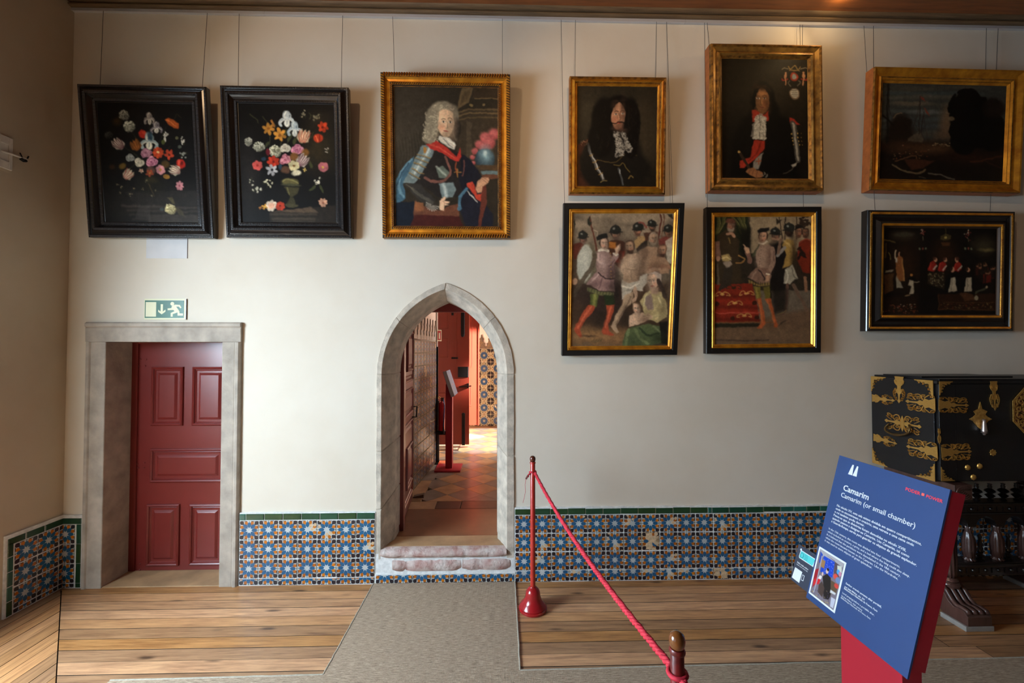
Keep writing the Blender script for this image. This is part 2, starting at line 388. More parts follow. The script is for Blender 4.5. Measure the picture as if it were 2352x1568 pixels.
lgt = bpy.data.lights.new('ceiling_spot_glow', 'POINT'); lgt.energy = 1.6; lgt.color = (1.0, 0.72, 0.36); lgt.shadow_soft_size = 0.015
lgo = bpy.data.objects.new('ceiling_spot_glow', lgt); COL.objects.link(lgo); lgo.location = (glow_.x, glow_.y-0.03, ZC-0.05); lgo['kind'] = 'helper'

# ------------------------------------------------------------------ floor: mitred planks, each its own board
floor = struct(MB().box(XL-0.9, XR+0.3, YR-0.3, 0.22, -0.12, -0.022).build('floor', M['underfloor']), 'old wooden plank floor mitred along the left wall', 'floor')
PW = 0.0925
def plank(poly, along_y=False):
    # board outline in plan, bevelled top edge, local x runs along the grain
    n = len(poly); cx = sum(p[0] for p in poly)/n; cy = sum(p[1] for p in poly)/n
    g = 0.0018
    if along_y: lp = [(p[1]-cy, -(p[0]-cx)) for p in poly]
    else: lp = [(p[0]-cx, p[1]-cy) for p in poly]
    def ins(q, d):
        out = []
        for i in range(n):
            a, b2, c = Vector(q[i-1]), Vector(q[i]), Vector(q[(i+1) % n])
            e1 = (b2-a).normalized(); e2 = (c-b2).normalized(); n1 = Vector((-e1.y, e1.x)); n2 = Vector((-e2.y, e2.x))
            bis = (n1+n2); k = d/max(0.2, 1 + n1.dot(n2)); out.append(tuple(b2 + bis*k))
        return out
    area2 = sum(lp[i-1][0]*lp[i][1]-lp[i][0]*lp[i-1][1] for i in range(n))
    if area2 < 0: lp = lp[::-1]
    a = ins(lp, g); b2 = a; up = R_.uniform(-0.0006, 0.0006)
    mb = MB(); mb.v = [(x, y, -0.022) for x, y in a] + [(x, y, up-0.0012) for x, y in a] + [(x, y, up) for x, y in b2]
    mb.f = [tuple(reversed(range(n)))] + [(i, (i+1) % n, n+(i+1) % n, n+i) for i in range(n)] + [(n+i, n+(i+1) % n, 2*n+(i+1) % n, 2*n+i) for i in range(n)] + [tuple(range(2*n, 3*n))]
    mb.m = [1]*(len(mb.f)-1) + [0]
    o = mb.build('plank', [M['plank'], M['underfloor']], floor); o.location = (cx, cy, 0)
    if along_y: o.rotation_euler = (0, 0, math.pi/2)
    return o
mitre = lambda y: XL - y          # x of the mitre joint at depth y
k = 0
while True:
    y1, y0 = -k*PW, -(k+1)*PW
    if y0 < -4.2: break
    xs = [None, XR-0.02]
    if k % 3 == 1: xs = [None, R_.uniform(0.4, 4.2), XR-0.02]
    elif k % 3 == 2: xs = [None, R_.uniform(2.4, 3.6), XR-0.02]
    for i in range(len(xs)-1):
        a0 = mitre(y0)+0.001 if i == 0 else xs[i]; a1 = mitre(y1)+0.001 if i == 0 else xs[i]
        plank([(a0, y0), (xs[i+1], y0), (xs[i+1], y1), (a1, y1)])
    k += 1
for k in range(44):
    x0, x1 = XL + k*PW, XL + (k+1)*PW
    ya, yb = -(k*PW), -((k+1)*PW)
    if k == 0: ya = -0.005
    plank([(x0, -4.3 if k < 14 else YR), (x1, -4.3 if k < 14 else YR), (x1, yb-0.001), (x0, ya-0.001)], True)
plank([(XL-0.54, -3.09), (XL, -3.09), (XL, -1.21), (XL-0.54, -1.21)], True)

# ------------------------------------------------------------------ glazed tiles
def clip(poly, x0, x1, z0, z1):
    for ax, lim, sg in ((0, x0, 1), (0, x1, -1), (1, z0, 1), (1, z1, -1)):
        out = []
        for i in range(len(poly)):
            p, q = poly[i-1], poly[i]; dp = (p[ax]-lim)*sg; dq = (q[ax]-lim)*sg
            if (dp >= 0) != (dq >= 0):
                t = dp/(dp-dq); out.append((p[0]+(q[0]-p[0])*t, p[1]+(q[1]-p[1])*t))
            if dq >= 0: out.append(q)
        poly = out
        if len(poly) < 3: return []
    return poly
def rot(poly, a): c, s = math.cos(a), math.sin(a); return [(x*c - z*s, x*s + z*c) for x, z in poly]
def star8(rnd, dmg):
    P = []
    pet = [(0.23, 0), (0.38, 0.155), (0.56, 0.212), (0.74, 0.155), (0.87, 0.0), (0.74, -0.155), (0.56, -0.212), (0.38, -0.155)]
    for k in range(8):
        s = 1.0 if k % 2 == 0 else 1.02
        if rnd.random() < dmg: P.append((5, rot([(x*s*0.8+0.1, z*0.8) for x, z in pet], k*math.pi/4 + 0.1)))
        else: P.append((1, rot([(x*s, z) for x, z in pet], k*math.pi/4)))
    dr = [(0.60, 0.0), (0.73, 0.14), (0.86, 0.18), (0.98, 0.125), (1.02, -0.02), (0.96, -0.15), (0.82, -0.18), (0.69, -0.12)]
    for k in range(8):
        a = math.pi/8 + k*math.pi/4
        P.append((5 if rnd.random() < dmg*0.7 else 2, rot([(x*0.98, z) for x, z in dr], a)))
    for k in range(4):
        a = math.pi/4 + k*math.pi/2; kx, kz = math.cos(a)*1.085, math.sin(a)*1.085
        hx = [(0.25, 0), (0.16, 0.20), (-0.04, 0.22), (-0.25, 0.06), (-0.25, -0.06), (-0.04, -0.22), (0.16, -0.20)]
        P.append((3, [(kx+x, kz+z) for x, z in rot(hx, a)]))
    for k in range(4):
        a = k*math.pi/2
        P.append((4, rot([(0.89, 0), (0.99, 0.10), (0.99, -0.10)], a)))
        for s in (-1, 1):
            P.append((3, rot([(0.99, s*0.14), (0.99, s*0.66), (0.915, s*0.52), (0.915, s*0.26)], a)))
    return P
def star12(rnd, dmg):
    P = []
    for k in range(12): P.append((1, rot([(0.12, 0), (0.30, 0.085), (0.54, 0.125), (0.60, 0.0), (0.54, -0.125), (0.30, -0.085)], k*math.pi/6)))
    for k in range(12): P.append(((2, 4, 3)[k % 3], rot([(0.63, 0), (0.73, 0.10), (0.84, 0), (0.73, -0.10)], math.pi/12 + k*math.pi/6)))
    for k in range(4):
        a = math.pi/4 + k*math.pi/2; kx, kz = math.cos(a)*1.4142, math.sin(a)*1.4142
        for j in range(12):
            P.append((3, [(kx+x, kz+z) for x, z in rot([(0.08, 0), (0.24, 0.08), (0.50, 0.12), (0.56, 0), (0.50, -0.12), (0.24, -0.08)], j*math.pi/6 + math.pi/12)]))
        P.append((2, [(kx+x, kz+z) for x, z in rot([(-0.70, 0), (-0.62, 0.08), (-0.56, 0), (-0.62, -0.08)], a)]))
    for k in range(4): P.append((2, rot([(0.86, 0), (0.94, 0.12), (1.0, 0), (0.94, -0.12)], k*math.pi/2)))
    return P
TM = ['gl_white', 'gl_blue', 'gl_amber', 'gl_black', 'gl_green', 'biscuit']
def tile_mesh(name, size, crop=(-1, 1, -1, 1), seed=0, dmg=0.0, pattern=star8, mats=None, gap=0.0020, simple=False):
    rnd = random.Random(seed); h = size/2; u0, u1, v0, v1 = crop
    g = gap/h; u0 += g; u1 -= g; v0 += g; v1 -= g; cu, cv = (u0+u1)/2, (v0+v1)/2
    mb = MB(); mb.cham((u0-cu)*h, (u1-cu)*h, -0.007, 0.002, (v0-cv)*h, (v1-cv)*h, 0.0012, 5 if dmg > 0.4 else 0)
    kk = 0.97
    jx, jz = rnd.uniform(-0.012, 0.012), rnd.uniform(-0.012, 0.012)
    for m, p in pattern(rnd, dmg):
        p = [(x*kk+jx, z*kk+jz) for x, z in p]
        p = clip(p, u0+0.02, u1-0.02, v0+0.02, v1-0.02)
        if len(p) < 3: continue
        b = len(mb.v); n = len(p)
        mb.v += [((x-cu)*h, -0.0068, (z-cv)*h) for x, z in p] + [((x-cu)*h*1.0, -0.0076, (z-cv)*h) for x, z in p]
        mb.f.append(tuple(range(b+n, b+2*n))); mb.m.append(m)
        if not simple:
            for i in range(n): mb.f.append((b+i, b+(i+1) % n, b+n+(i+1) % n, b+n+i)); mb.m.append(m)
    if dmg:
        for q in range(2 if dmg < 0.4 else 4):
            cx, cz, r = rnd.uniform(u0, u1), rnd.uniform(v0, v1), rnd.uniform(0.10, 0.10 + dmg*0.9)
            p = [(cx + r*rnd.uniform(0.5, 1)*math.cos(i*0.7), cz + r*rnd.uniform(0.5, 1)*math.sin(i*0.7)) for i in range(9)]
            p = clip(p, u0, u1, v0, v1)
            if len(p) >= 3:
                b = len(mb.v); mb.v += [((x-cu)*h, -0.0080, (z-cv)*h) for x, z in p]; mb.f.append(tuple(range(b, b+len(p)))); mb.m.append(5)
    return mb.mesh(name, [M[x] for x in (mats or TM)])
_tc = {}
def tile(parent, cx, cz, size, crop=(-1,1,-1,1), face='back', plane=0.0, pattern=star8, mats=None, dmgp=0.12, off=0.010):
    v = R_.random()
    dmg = 0.55 if v < dmgp*0.14 else (0.16 if v < dmgp*1.3 else 0.0); seed = R_.randrange(4)
    key = (round(size, 4), crop, seed, dmg, pattern.__name__, tuple(mats or ()))
    if key not in _tc: _tc[key] = tile_mesh('tile', size, crop, seed, dmg, pattern, mats)
    o = link('tile', _tc[key], parent); j = R_.uniform(-0.0007, 0.0007)
    ti = math.radians(R_.uniform(-0.35, 0.35)); tw = math.radians(R_.uniform(-0.5, 0.5))
    if face == 'back': o.location = (cx, plane - off + 0.002 + j, cz); o.rotation_euler = (ti, tw, ti)
    else: o.location = (plane + off - 0.002 + j, cx, cz); o.rotation_euler = (ti, tw, math.pi/2 + ti)   # faces +x
    return o
def strip_tile(parent, x0, x1, z0, z1, face='back', plane=0.0, mat='gl_green'):
    w, h = (x1-x0)/2, (z1-z0)/2
    key = ('strip', round(w, 3), round(h, 3), mat)
    if key not in _tc: _tc[key] = MB().cham(-w+0.0018, w-0.0018, -0.008, 0.002, -h+0.001, h-0.001, 0.003).mesh('border_tile', [M[mat]])
    o = link('border_tile', _tc[key], parent)
    o.location = ((x0+x1)/2, plane-0.009, (z0+z1)/2) if face == 'back' else (plane+0.009, (x0+x1)/2, (z0+z1)/2)
    if face != 'back': o.rotation_euler = (0, 0, math.pi/2)
    else: o.rotation_euler = (0, math.radians(R_.uniform(-0.6, 0.6)), 0)
    return o
def rough_bed(name, x0, x1, z0, z1, parent, mat, th=0.0125):
    # mortar bed with a slightly ragged top edge
    n = max(3, int((x1-x0)/0.03)); r = random.Random(int(x0*100)+7)
    top = [(x1 - (x1-x0)*i/n, z1 + r.uniform(-0.002, 0.004)) for i in range(n+1)]
    return MB().prism([(x0, z0), (x1, z0)] + top, XZ, -th, 0.01).build(name, mat, parent)

# back wall, left of the arch: seven columns; right of it: twelve columns, a sliver, then on behind the cabinet
def dado(xcols, zrows, gz, parent, sliver=()):
    for i in range(len(xcols)-1):
        x0, x1 = xcols[i], xcols[i+1]; w = x1-x0
        for j in range(len(zrows)-1):
            z1, z0 = zrows[j], zrows[j+1]; h = z1-z0
            full = max(w, h) if w > 0.1 else h if h > 0.1 else 0.137
            cw = 1.0 if w > 0.1 else -1 + 2*w/full
            if h > 0.1: crop = (-1, round(cw, 3), -1, 1)
            else: crop = (-1, round(cw, 3), -1, round(-1 + 2*h/full, 3))
            tile(parent, (x0+x1)/2, (z0+z1)/2 + R_.uniform(-0.002, 0.002), full, crop)
zt = lambda py, px=1300: W(px, py).z
xw = lambda px, py=1250: W(px, py).x
rough_bed('grout', xw(552), -0.925, 0.0, zt(1176, 700)+0.003, wall_back, M['grout'])
xa, xb = xw(552), -0.928
cols = [xa + (xb-xa)*i/7 for i in range(8)]
za = zt(1192, 700); rows = [za, za-0.1395, za-0.279, za-0.4185, 0.003]
dado(cols, rows, za, wall_back)
strip_tile(wall_back, xa, xa+0.045, za, zt(1177, 700), mat='gl_teal')
for i in range(7):
    a = xa + 0.045 + (xb-xa-0.045)*i/7; strip_tile(wall_back, a, a+(xb-xa-0.045)/7, za+0.001, zt(1177, 700)+0.0)
rough_bed('grout', 0.095, 5.6, 0.0, zt(1164)+0.003, wall_back, M['grout'])
x0 = 0.097; p = (xw(1677)-x0)/12; cols = [x0 + p*i for i in range(13)]; cols += [cols[-1]+0.056]; cols += [cols[-1] + 0.1345*i for i in range(1, 20)]
za = zt(1180); rows = [za, za-p, za-2*p, za-3*p, 0.003]
dado(cols, rows, za, wall_back)
g0 = 0.097; i = 0
while g0 < 4.2:
    w_ = 0.131 if i != 11 else 0.03
    if 15 < i < 22: w_ = 0.10
    strip_tile(wall_back, g0, g0+w_, za+0.001 if i < 15 else za+0.008, zt(1166) + R_.uniform(-0.002, 0.002), mat='gl_green' if i < 16 and i != 11 else 'gl_teal' if i == 11 or i % 3 else 'gl_green'); g0 += w_; i += 1
# the low strip under the arch step
rough_bed('grout', -0.925, 0.095, 0.0, 0.075, wall_back, M['grout'])
for i in range(8):
    a = -0.922 + i*0.1345; b2 = min(a+0.1345, 0.093); w_ = b2-a
    tile(wall_back, (a+b2)/2, 0.036, 0.1345, (-1, 1 if w_ > 0.1 else round(-1+2*w_/0.1345, 3), -1, -0.05), dmgp=0.05)
# between corner and door: one column of cut tiles with a green edge; then the left wall
rough_bed('grout', XL, -3.02, 0.0, 0.52, wall_back, M['grout'])
za = zt(1202, 180)
for j in range(4):
    h = 0.1395 if j < 3 else za-0.4185-0.004; zc = za-0.1395*(j+0.5) if j < 3 else (za-0.4185+0.004)/2
    tile(wall_back, XL+0.055, zc, 0.1395, (-0.35, 1, -1, 1) if j < 3 else (-0.35, 1, -1, round(-1+2*h/0.1395, 3)))
    strip_tile(wall_back, XL+0.108, XL+0.145, zc-h/2, zc+h/2, mat='gl_green')
strip_tile(wall_back, XL+0.012, XL+0.145, za+0.001, za+0.044)
bed = MB().box(XL, XL+0.0125, -0.36, -0.002, 0, 0.522).build('grout', M['grout'], wall_left)
ys = [-0.006, -0.040, -0.176, -0.312]
for c in range(3):
    y1, y0 = ys[c], ys[c+1]; w_ = y1-y0
    for j in range(4):
        h = 0.1395 if j < 3 else za-0.4185-0.004; zc = za-0.1395*(j+0.5) if j < 3 else (za-0.4185+0.004)/2
        cr = [-1, 1, -1, 1] if w_ > 0.1 else [0.5, 1, -1, 1]
        if j == 3: cr[3] = round(-1+2*h/0.1395, 3)
        tile(wall_left, (y0+y1)/2, zc, 0.1375, tuple(cr), face='left', plane=XL)
for j in range(5):
    strip_tile(wall_left, -0.349, -0.314, 0.004+j*0.094, 0.096+j*0.094, face='left', plane=XL, mat=['gl_green', 'gl_teal'][j in (1, 2, 3)])
for y0, y1 in ((-0.130, -0.008), (-0.245, -0.132), (-0.349, -0.247)): strip_tile(wall_left, y0, y1, za+0.001, za+0.044, face='left', plane=XL)

# ------------------------------------------------------------------ door with stone surround
sur = struct(bpy.data.objects.new('trim_4', None), 'square grey stone surround of the red door', 'door surround'); COL.objects.link(sur)
xo0, xi0, xi1, xo1 = -3.018, W(247, 900).x, W(511.5, 1000).x, -1.911
zl0, zl1 = W(380, 785).z, W(380, 740).z
Yd = XP(303, 1000, xi0).y
def jamb(x0, x1, outer):
    s = 1 if outer < 0 else -1; a, b2 = (x0, x1) if s > 0 else (x1, x0)
    pr = [(a, 0.0), (a, -0.018), (a+s*0.012, -0.030), (a+s*0.032, -0.030), (a+s*0.040, -0.020), (a+s*0.046, -0.022), (b2-s*0.004, -0.022), (b2, -0.018), (b2, Yd), (b2, 0.26), (a+s*0.02, 0.26)]
    if s < 0: pr = pr[::-1]
    return pr
for pr in (jamb(xo0, xi0, -1), jamb(xi1, xo1, 1)):
    MB().prism(pr, XY, -0.01, zl0-0.001).build('jamb', M['stone'], sur, bevel=0.002)
lp = [(0.26, zl0), (-0.022, zl0), (-0.024, zl1-0.045), (-0.020, zl1-0.040), (-0.031, zl1-0.030), (-0.031, zl1-0.010), (-0.018, zl1), (0.0, zl1), (0.26, zl1)]
MB().prism(lp, YZ, xo0-0.002, xo1+0.002).build('lintel', M['stone'], sur, bevel=0.002)
MB().box(xi0-0.02, xi1+0.02, -0.012, 0.30, -0.05, 0.006).build('threshold', M['sill'], sur, bevel=0.003)

door = thing('door_1', 'dark red panelled door in the square stone surround', 'door', (xi0, Yd, 0.0)); door['kind'] = 'structure'
DW, DH = xi1-xi0, zl0
def raised_panel(parent, x0, x1, z0, z1, mat, y=0.0, name='panel'):
    # bolection moulding round a raised and fielded panel
    def ring(d, yy): return [(x0+d, yy, z0+d), (x1-d, yy, z0+d), (x1-d, yy, z1-d), (x0+d, yy, z1-d)]
    steps = [(0.0, y+0.002), (0.002, y-0.012), (0.010, y-0.017), (0.018, y-0.012), (0.022, y-0.004), (0.026, y-0.006), (0.038, y+0.006), (0.042, y+0.004), (0.062, y-0.009), (0.066, y-0.011)]
    if min(x1-x0, z1-z0) < 0.15: steps = [(d*0.75, v) for d, v in steps]
    mb = MB()
    for d, v in steps: mb.v += ring(d, v)
    for i in range(len(steps)-1):
        for j in range(4):
            mb.f.append((4*i+j, 4*i+(j+1) % 4, 4*i+4+(j+1) % 4, 4*i+4+j)); mb.m.append(0)
    n = 4*(len(steps)-1); mb.f.append((n, n+1, n+2, n+3)); mb.m.append(0)
    return mb.build(name, mat, parent)
def dpx(px, py):
    v = W(px, py, Yd); return v.x - xi0, v.z
MB().box(-0.01, DW+0.03, 0.0, 0.05, 0.008, DH+0.02).build('leaf', M['red_door'], door)
MB().box(-0.005, 0.045, -0.012, 0.0, 0.008, DH).build('hinge_stile', M['red_door'], door)
MB().box(-0.01, DW+0.02, -0.01, 0.0, DH-0.012, DH+0.02).build('head_rail', M['red_door'], door)
for a, b2, c, d in ((350, 842, 421, 977), (444, 842, 522, 977), (347, 1030, 516, 1106), (339, 1157, 412, 1298), (437, 1157, 514, 1296)):
    x0, z1 = dpx(a, b2); x1, z0 = dpx(c, d)
    raised_panel(door, x0, min(x1, DW+0.008), z0, z1, M['red_door'])
for px, py in ((323, 825), (336, 825), (334, 840), (320, 840), (316, 1065), (332, 1062), (331, 1074), (318, 1074), (322, 1294), (321, 1308)):
    x, z = dpx(px, py); MB().lathe([(0.007, 0), (0.006, 0.003), (0.003, 0.005)], 10, (0, 0, 0)).build('stud', M['red_door'], door).matrix_local = Matrix.Translation((x, 0.0, z)) @ Matrix.Rotation(math.pi/2, 4, 'X')

# ------------------------------------------------------------------ pointed stone arch, block by block
arch = struct(bpy.data.objects.new('trim_5', None), 'grey stone pointed arch framing the open doorway', 'arch'); COL.objects.link(arch)
def side_path(A, side, z0):
    return [(A['l'] if side < 0 else A['r'], z0 + (1.53-z0)*i/8) for i in range(8)] + arch_pts(A, side, 24)
def block(side, t0, t1):
    # t in [0, 8] is the jamb, [8, 32] the curve
    def at(A, t, z0):
        P = side_path(A, side, z0); i = min(int(t), len(P)-2); f = t-i
        return (P[i][0]+(P[i+1][0]-P[i][0])*f, P[i][1]+(P[i+1][1]-P[i][1])*f)
    ts = sorted(set([t0, t1] + [k for k in range(33) if t0 < k < t1]))
    mb = MB(); n = 6
    rr = random.Random(int(t0*10)+(side > 0)*77); dj = rr.uniform(-0.002, 0.002)
    for t in ts:
        o = at(OUT, t, 0.06); f = at(FAC, t, 0.06); q = at(INN, t, 0.2)
        w = 0.0015*math.sin(t*2.1 + side)
        mb.v += [(o[0], 0.05, o[1]), (o[0]+side*w, -0.010+dj, o[1]), (f[0], -0.012+dj, f[1]), (q[0], 0.14, q[1]), (q[0], 0.30, q[1]), (o[0], 0.30, o[1])]
    for i in range(len(ts)-1):
        for j in range(n): mb.f.append((n*i+j, n*i+(j+1) % n, n*i+n+(j+1) % n, n*i+n+j)); mb.m.append(0)
    mb.f.append(tuple(range(n))); mb.f.append(tuple(range(n*(len(ts)-1), n*len(ts)))); mb.m += [0, 0]
    return mb.build('stone', M['stone_arch'], arch, bevel=0.003)
g = 0.03
for a, b2 in ((0.6, 2.6), (2.6, 4.9), (4.9, 8.0), (8.0, 20.0), (20.0, 32.0)): block(-1, a+g, b2-(g if b2 < 32 else 0))
for a, b2 in ((0.6, 4.7), (4.7, 8.0), (8.0, 20.0), (20.0, 32.0)): block(1, a+g, b2-(g if b2 < 32 else 0))
# mortar shell behind the joints
mo = MB()
for side in (-1, 1):
    P = side_path(OUT, side, 0.06); Q = side_path(FAC, side, 0.06); I = side_path(INN, side, 0.2)
    b = len(mo.v)
    for (o, f, q) in zip(P, Q, I):
        k = 0.003*side; mo.v += [(o[0], -0.003, o[1]), (f[0]+k, -0.005, f[1]), (q[0]+k, 0.14, q[1]), (q[0]+k, 0.29, q[1])]
    for i in range(len(P)-1):
        for j in range(3): mo.f.append((b+4*i+j, b+4*i+j+1, b+4*i+5+j, b+4*i+4+j)); mo.m.append(0)
mo.build('mortar', M['mortar'], arch)
# step: worn sill slab, two rubble stones, plaster
step = struct(bpy.data.objects.new('trim_6', None), 'worn stone step below the pointed arch', 'step'); COL.objects.link(step)
ZS = 0.252
def worn(x0, x1, y0, y1, z0, z1, mat, name, seed, rag=0.006):
    r = random.Random(seed); n = max(4, int((x1-x0)/0.03)); mb = MB(); rows_ = []
    for i in range(n+1):
        x = x0+(x1-x0)*i/n; e = min(1, min(i, n-i)/2 + 0.35)
        j = r.uniform(-rag, rag); jz = r.uniform(-rag*0.7, rag*0.5)
        rows_.append([(x, y1, z0), (x, y0+0.012+j*0.4, z0+0.004+(1-e)*0.02), (x, y0+j, (z0*0.6+z1*0.4)), (x, y0+0.004+j, z1-0.016+jz), (x, y0+0.022, z1-0.004+jz*0.6-(1-e)*0.004), (x, y0+0.06, z1), (x, y1, z1)])
    for q in rows_: mb.v += q
    for i in range(n):
        for j in range(7): mb.f.append((7*i+j, 7*i+(j+1) % 7, 7*i+7+(j+1) % 7, 7*i+7+j)); mb.m.append(0)
    mb.f += [tuple(range(7)), tuple(range(7*n, 7*n+7))]; mb.m += [0, 0]
    return mb.build(name, mat, step, smooth=60)
worn(-0.885, 0.035, -0.035, 0.14, 0.190, ZS, M['stone_pink'], 'slab', 3)
MB().box(-0.86, 0.02, 0.028, 0.145, 0.2, ZS+0.002).build('slab_top', M['sill'], step, bevel=0.004)
worn(-0.80, -0.302, -0.022, 0.05, 0.085, 0.178, M['stone_pink'], 'stone', 8, 0.008)
worn(-0.290, 0.06, -0.022, 0.05, 0.088, 0.182, M['stone_pink'], 'stone', 12, 0.008)
rough_bed('mortar', -0.925, 0.093, 0.07, 0.215, step, M['grout'], 0.010)

# ------------------------------------------------------------------ passage behind the arch
PZ = 0.25
pf = struct(MB().box(-1.6, 2.0, 0.1, 5.3, 0.0, PZ-0.02).build('floor_passage', M['underfloor']), 'stone and checker tiled floor of the passage', 'floor')
def slab(x0, x1, y0, y1, mat, dz=0.0):
    MB().box(x0+0.002, x1-0.002, y0+0.002, y1-0.002, PZ-0.03, PZ+dz).build('slab', mat, pf, bevel=0.003)
slab(-0.98, 0.3, 0.145, 0.205, M['sill']); slab(-0.98, 0.3, 0.205, 0.76, M['slab_brown'])
slab(-0.62, -0.385, 0.76, 0.955, M['slab_dark']); slab(-0.385, 0.3, 0.76, 0.955, M['slab_dark']); slab(-0.98, -0.62, 0.76, 0.955, M['floor_ochre'])
TS = 0.248; dg = TS*math.sqrt(2)
dmesh = {}
for nm in ('floor_ochre', 'floor_grey'):
    h = dg/2 - 0.002
    mb = MB(); mb.prism([(-h, 0), (0, -h), (h, 0), (0, h)], XY, PZ-0.03, PZ); dmesh[nm] = mb.mesh('floor_tile', [M[nm]])
yy0 = 0.955
for i in range(-4, 11):
    for j in range(0, 26):
        cx = -0.55 + (i + (0.5 if j % 2 else 0))*dg; cy = yy0 + j*dg/2
        if cy > 4.95 or cx > 1.9 or cx < -1.5 or (cy < 2.5 and cx < -0.82): continue
        if j == 0:
            o = MB().prism([(-dg/2+0.002, 0), (dg/2-0.002, 0), (0, dg/2-0.002)], XY, PZ-0.03, PZ).build('floor_tile', M['floor_grey' if i % 2 else 'floor_ochre'], pf); o.location = (cx, cy+0.001, 0); continue
        o = link('floor_tile', dmesh['floor_grey' if j % 2 else 'floor_ochre'], pf, loc=(cx, cy, 0))
slab(-0.98, -0.78, 0.96, 1.6, M['floor_ochre'], 0.001); slab(-0.98, -0.76, 1.6, 2.3, M['floor_grey'], 0.001)
# tiled passage wall on the left (very slightly askew), with its crest of tall cut tiles
wpl = MB(); ang = math.atan2(0.094, 0.867)
A0 = Vector((-0.985, 0.40)); A1 = Vector((-0.862, 2.35)); dv = (A1-A0); Lw = dv.length; dv.normalize(); ang = math.atan2(dv.y, dv.x)
wp = struct(MB().box(0, Lw, 0, 0.3, 0, 2.95).build('wall_passage', M['plaster_pink']), 'tiled passage wall seen through the arch', 'wall')
# local frame: x along the wall, -y is its face; rotate so the face looks to +x
wp.location = (A0.x, A0.y, PZ-0.02); wp.rotation_euler = (0, 0, ang)
TMC = ['old_cream', 'old_blue', 'old_amber', 'old_black', 'old_green', 'biscuit']
zt0 = 1.82 - PZ; nt_ = 11
MB().box(0.02, Lw-0.012, -0.0115, 0.001, 0.01, zt0+0.02).build('grout', M['old_grout'], wp)
for i in range(6, 14):
    for j in range(nt_):
        o = tile(wp, 0.1+0.1365*i+0.02, 0.02 + zt0 - 0.142*(j+0.5), 0.1365, mats=TMC, off=0.008)
crest = [(-0.5, 0), (0.5, 0), (0.5, 0.35), (0.36, 0.5), (0.42, 0.8), (0.25, 0.95), (0.2, 1.3), (0.26, 1.5), (0.1, 1.75), (0.06, 2.1), (0, 2.2), (-0.06, 2.1), (-0.1, 1.75), (-0.26, 1.5), (-0.2, 1.3), (-0.25, 0.95), (-0.42, 0.8), (-0.36, 0.5), (-0.5, 0.35)]
M['crest'] = pbr('crest', (150, 116, 76), 0.35, var=0.6, scale=50, col2=(70, 66, 72))
cm = MB().prism([(a*0.128, c*0.118) for a, c in crest], XZ, -0.010, 0.0).mesh('crest_tile', [M['crest']])
for i in range(6, 14): link('crest_tile', cm, wp, loc=(0.1+0.1365*i+0.02, 0, zt0+0.03))
MB().box(Lw-0.012, Lw+0.02, -0.02, 0.3, 0, 2.95).build('corner_trim', M['white_paint'], wp)
struct(MB().box(-1.6, 1.5, 0.3, 5.3, 2.9, 3.0).build('ceiling_passage', M['plaster_pink']), 'pale ceiling of the passage', 'ceiling')
struct(MB().box(0.12, 0.3, 0.3, 2.55, PZ-0.2, 2.9).build('wall_passage_side', M['plaster_pink']), 'plain passage wall hidden behind the arch jamb', 'wall')
struct(MB().box(1.5, 1.7, 2.3, 5.3, PZ-0.2, 3.0).build('wall_passage_end', M['plaster_pink']), 'plain wall closing the sunlit room beyond', 'wall')
struct(MB().box(-1.7, -1.6, 0.3, 5.3, 0, 3.0).build('wall_passage_outer', M['plaster_pink']), 'outer wall of the room beyond the arch', 'wall')
struct(MB().box(0.45, 0.57, 3.50, 4.95, PZ-0.2, 3.0).build('sunbeam_blocker', M['plaster_pink']), 'added blocker keeping the sunbeam off the far tiles', 'wall')  # unseen wall added only to stop the door sunbeam reaching the far tiles
wf = struct(MB().box(-1.7, 1.7, 4.95, 5.2, 0, 3.0).build('wall_passage_far', M['plaster_pink']), 'far tiled wall of the sunlit room beyond', 'wall')
ztop = W(1120, 801, 4.95).z
for i in range(6):
    for j in range(6):
        tile(wf, -0.72+0.252*i+0.126, ztop-0.252*(j+0.5), 0.252, plane=4.95, pattern=star12, mats=TMC, off=0.010)
cm2 = MB().prism([(a*0.17, c*0.125) for a, c in crest], XZ, -0.012, 0.0).mesh('crest_tile', [M['crest']])
for i in range(10): link('crest_tile', cm2, wf, loc=(-0.72+0.165*i, 4.95, ztop+0.004))
MB().box(-1.6, 1.5, 4.70, 4.95, PZ-0.02, PZ+0.004).build('border_slab', M['slab_brown'], pf)

# open door leaf of the arch, red frame and header
xh = -0.80
dr = thing('door_2', 'dark red panelled leaf standing open inside the arch', 'door', (xh-0.02, 0.305, PZ+0.008)); dr['kind'] = 'structure'
dr.rotation_euler = (0, 0, math.pi/2 + math.radians(4.5))
LWd, LH = 0.735, 1.85
MB().box(0, LWd, 0.0, 0.045, 0, LH).build('leaf', M['red_door'], dr)
raised_panel(dr, 0.10, 0.64, 1.16, 1.76, M['red_door']); raised_panel(dr, 0.10, 0.64, 0.86, 1.10, M['red_door']); raised_panel(dr, 0.10, 0.64, 0.10, 0.80, M['red_door'])
for a, b2 in ((1.26, 1.62), (0.24, 0.60)):
    raised_panel(dr, 0.20, 0.54, a, b2, M['red_door'], -0.012)
hd = MB().tube([(LWd-0.06, 0.0, 0.80), (LWd-0.06, -0.04, 0.80), (LWd-0.06, -0.045, 0.90), (LWd-0.06, 0.0, 0.90)], 0.007, 8).build('door_handle', M['iron'], dr)
fr = thing('trim_7', 'red timber door frame behind the stone arch', 'door frame', (0, 0, 0)); fr['kind'] = 'structure'
MB().box(-0.835, -0.795, 0.30, 0.36, PZ, 2.4).build('post', M['red_door'], fr)
MB().box(-0.039, 0.06, 0.30, 0.36, PZ, 2.4).build('post', M['red_bright'], fr)
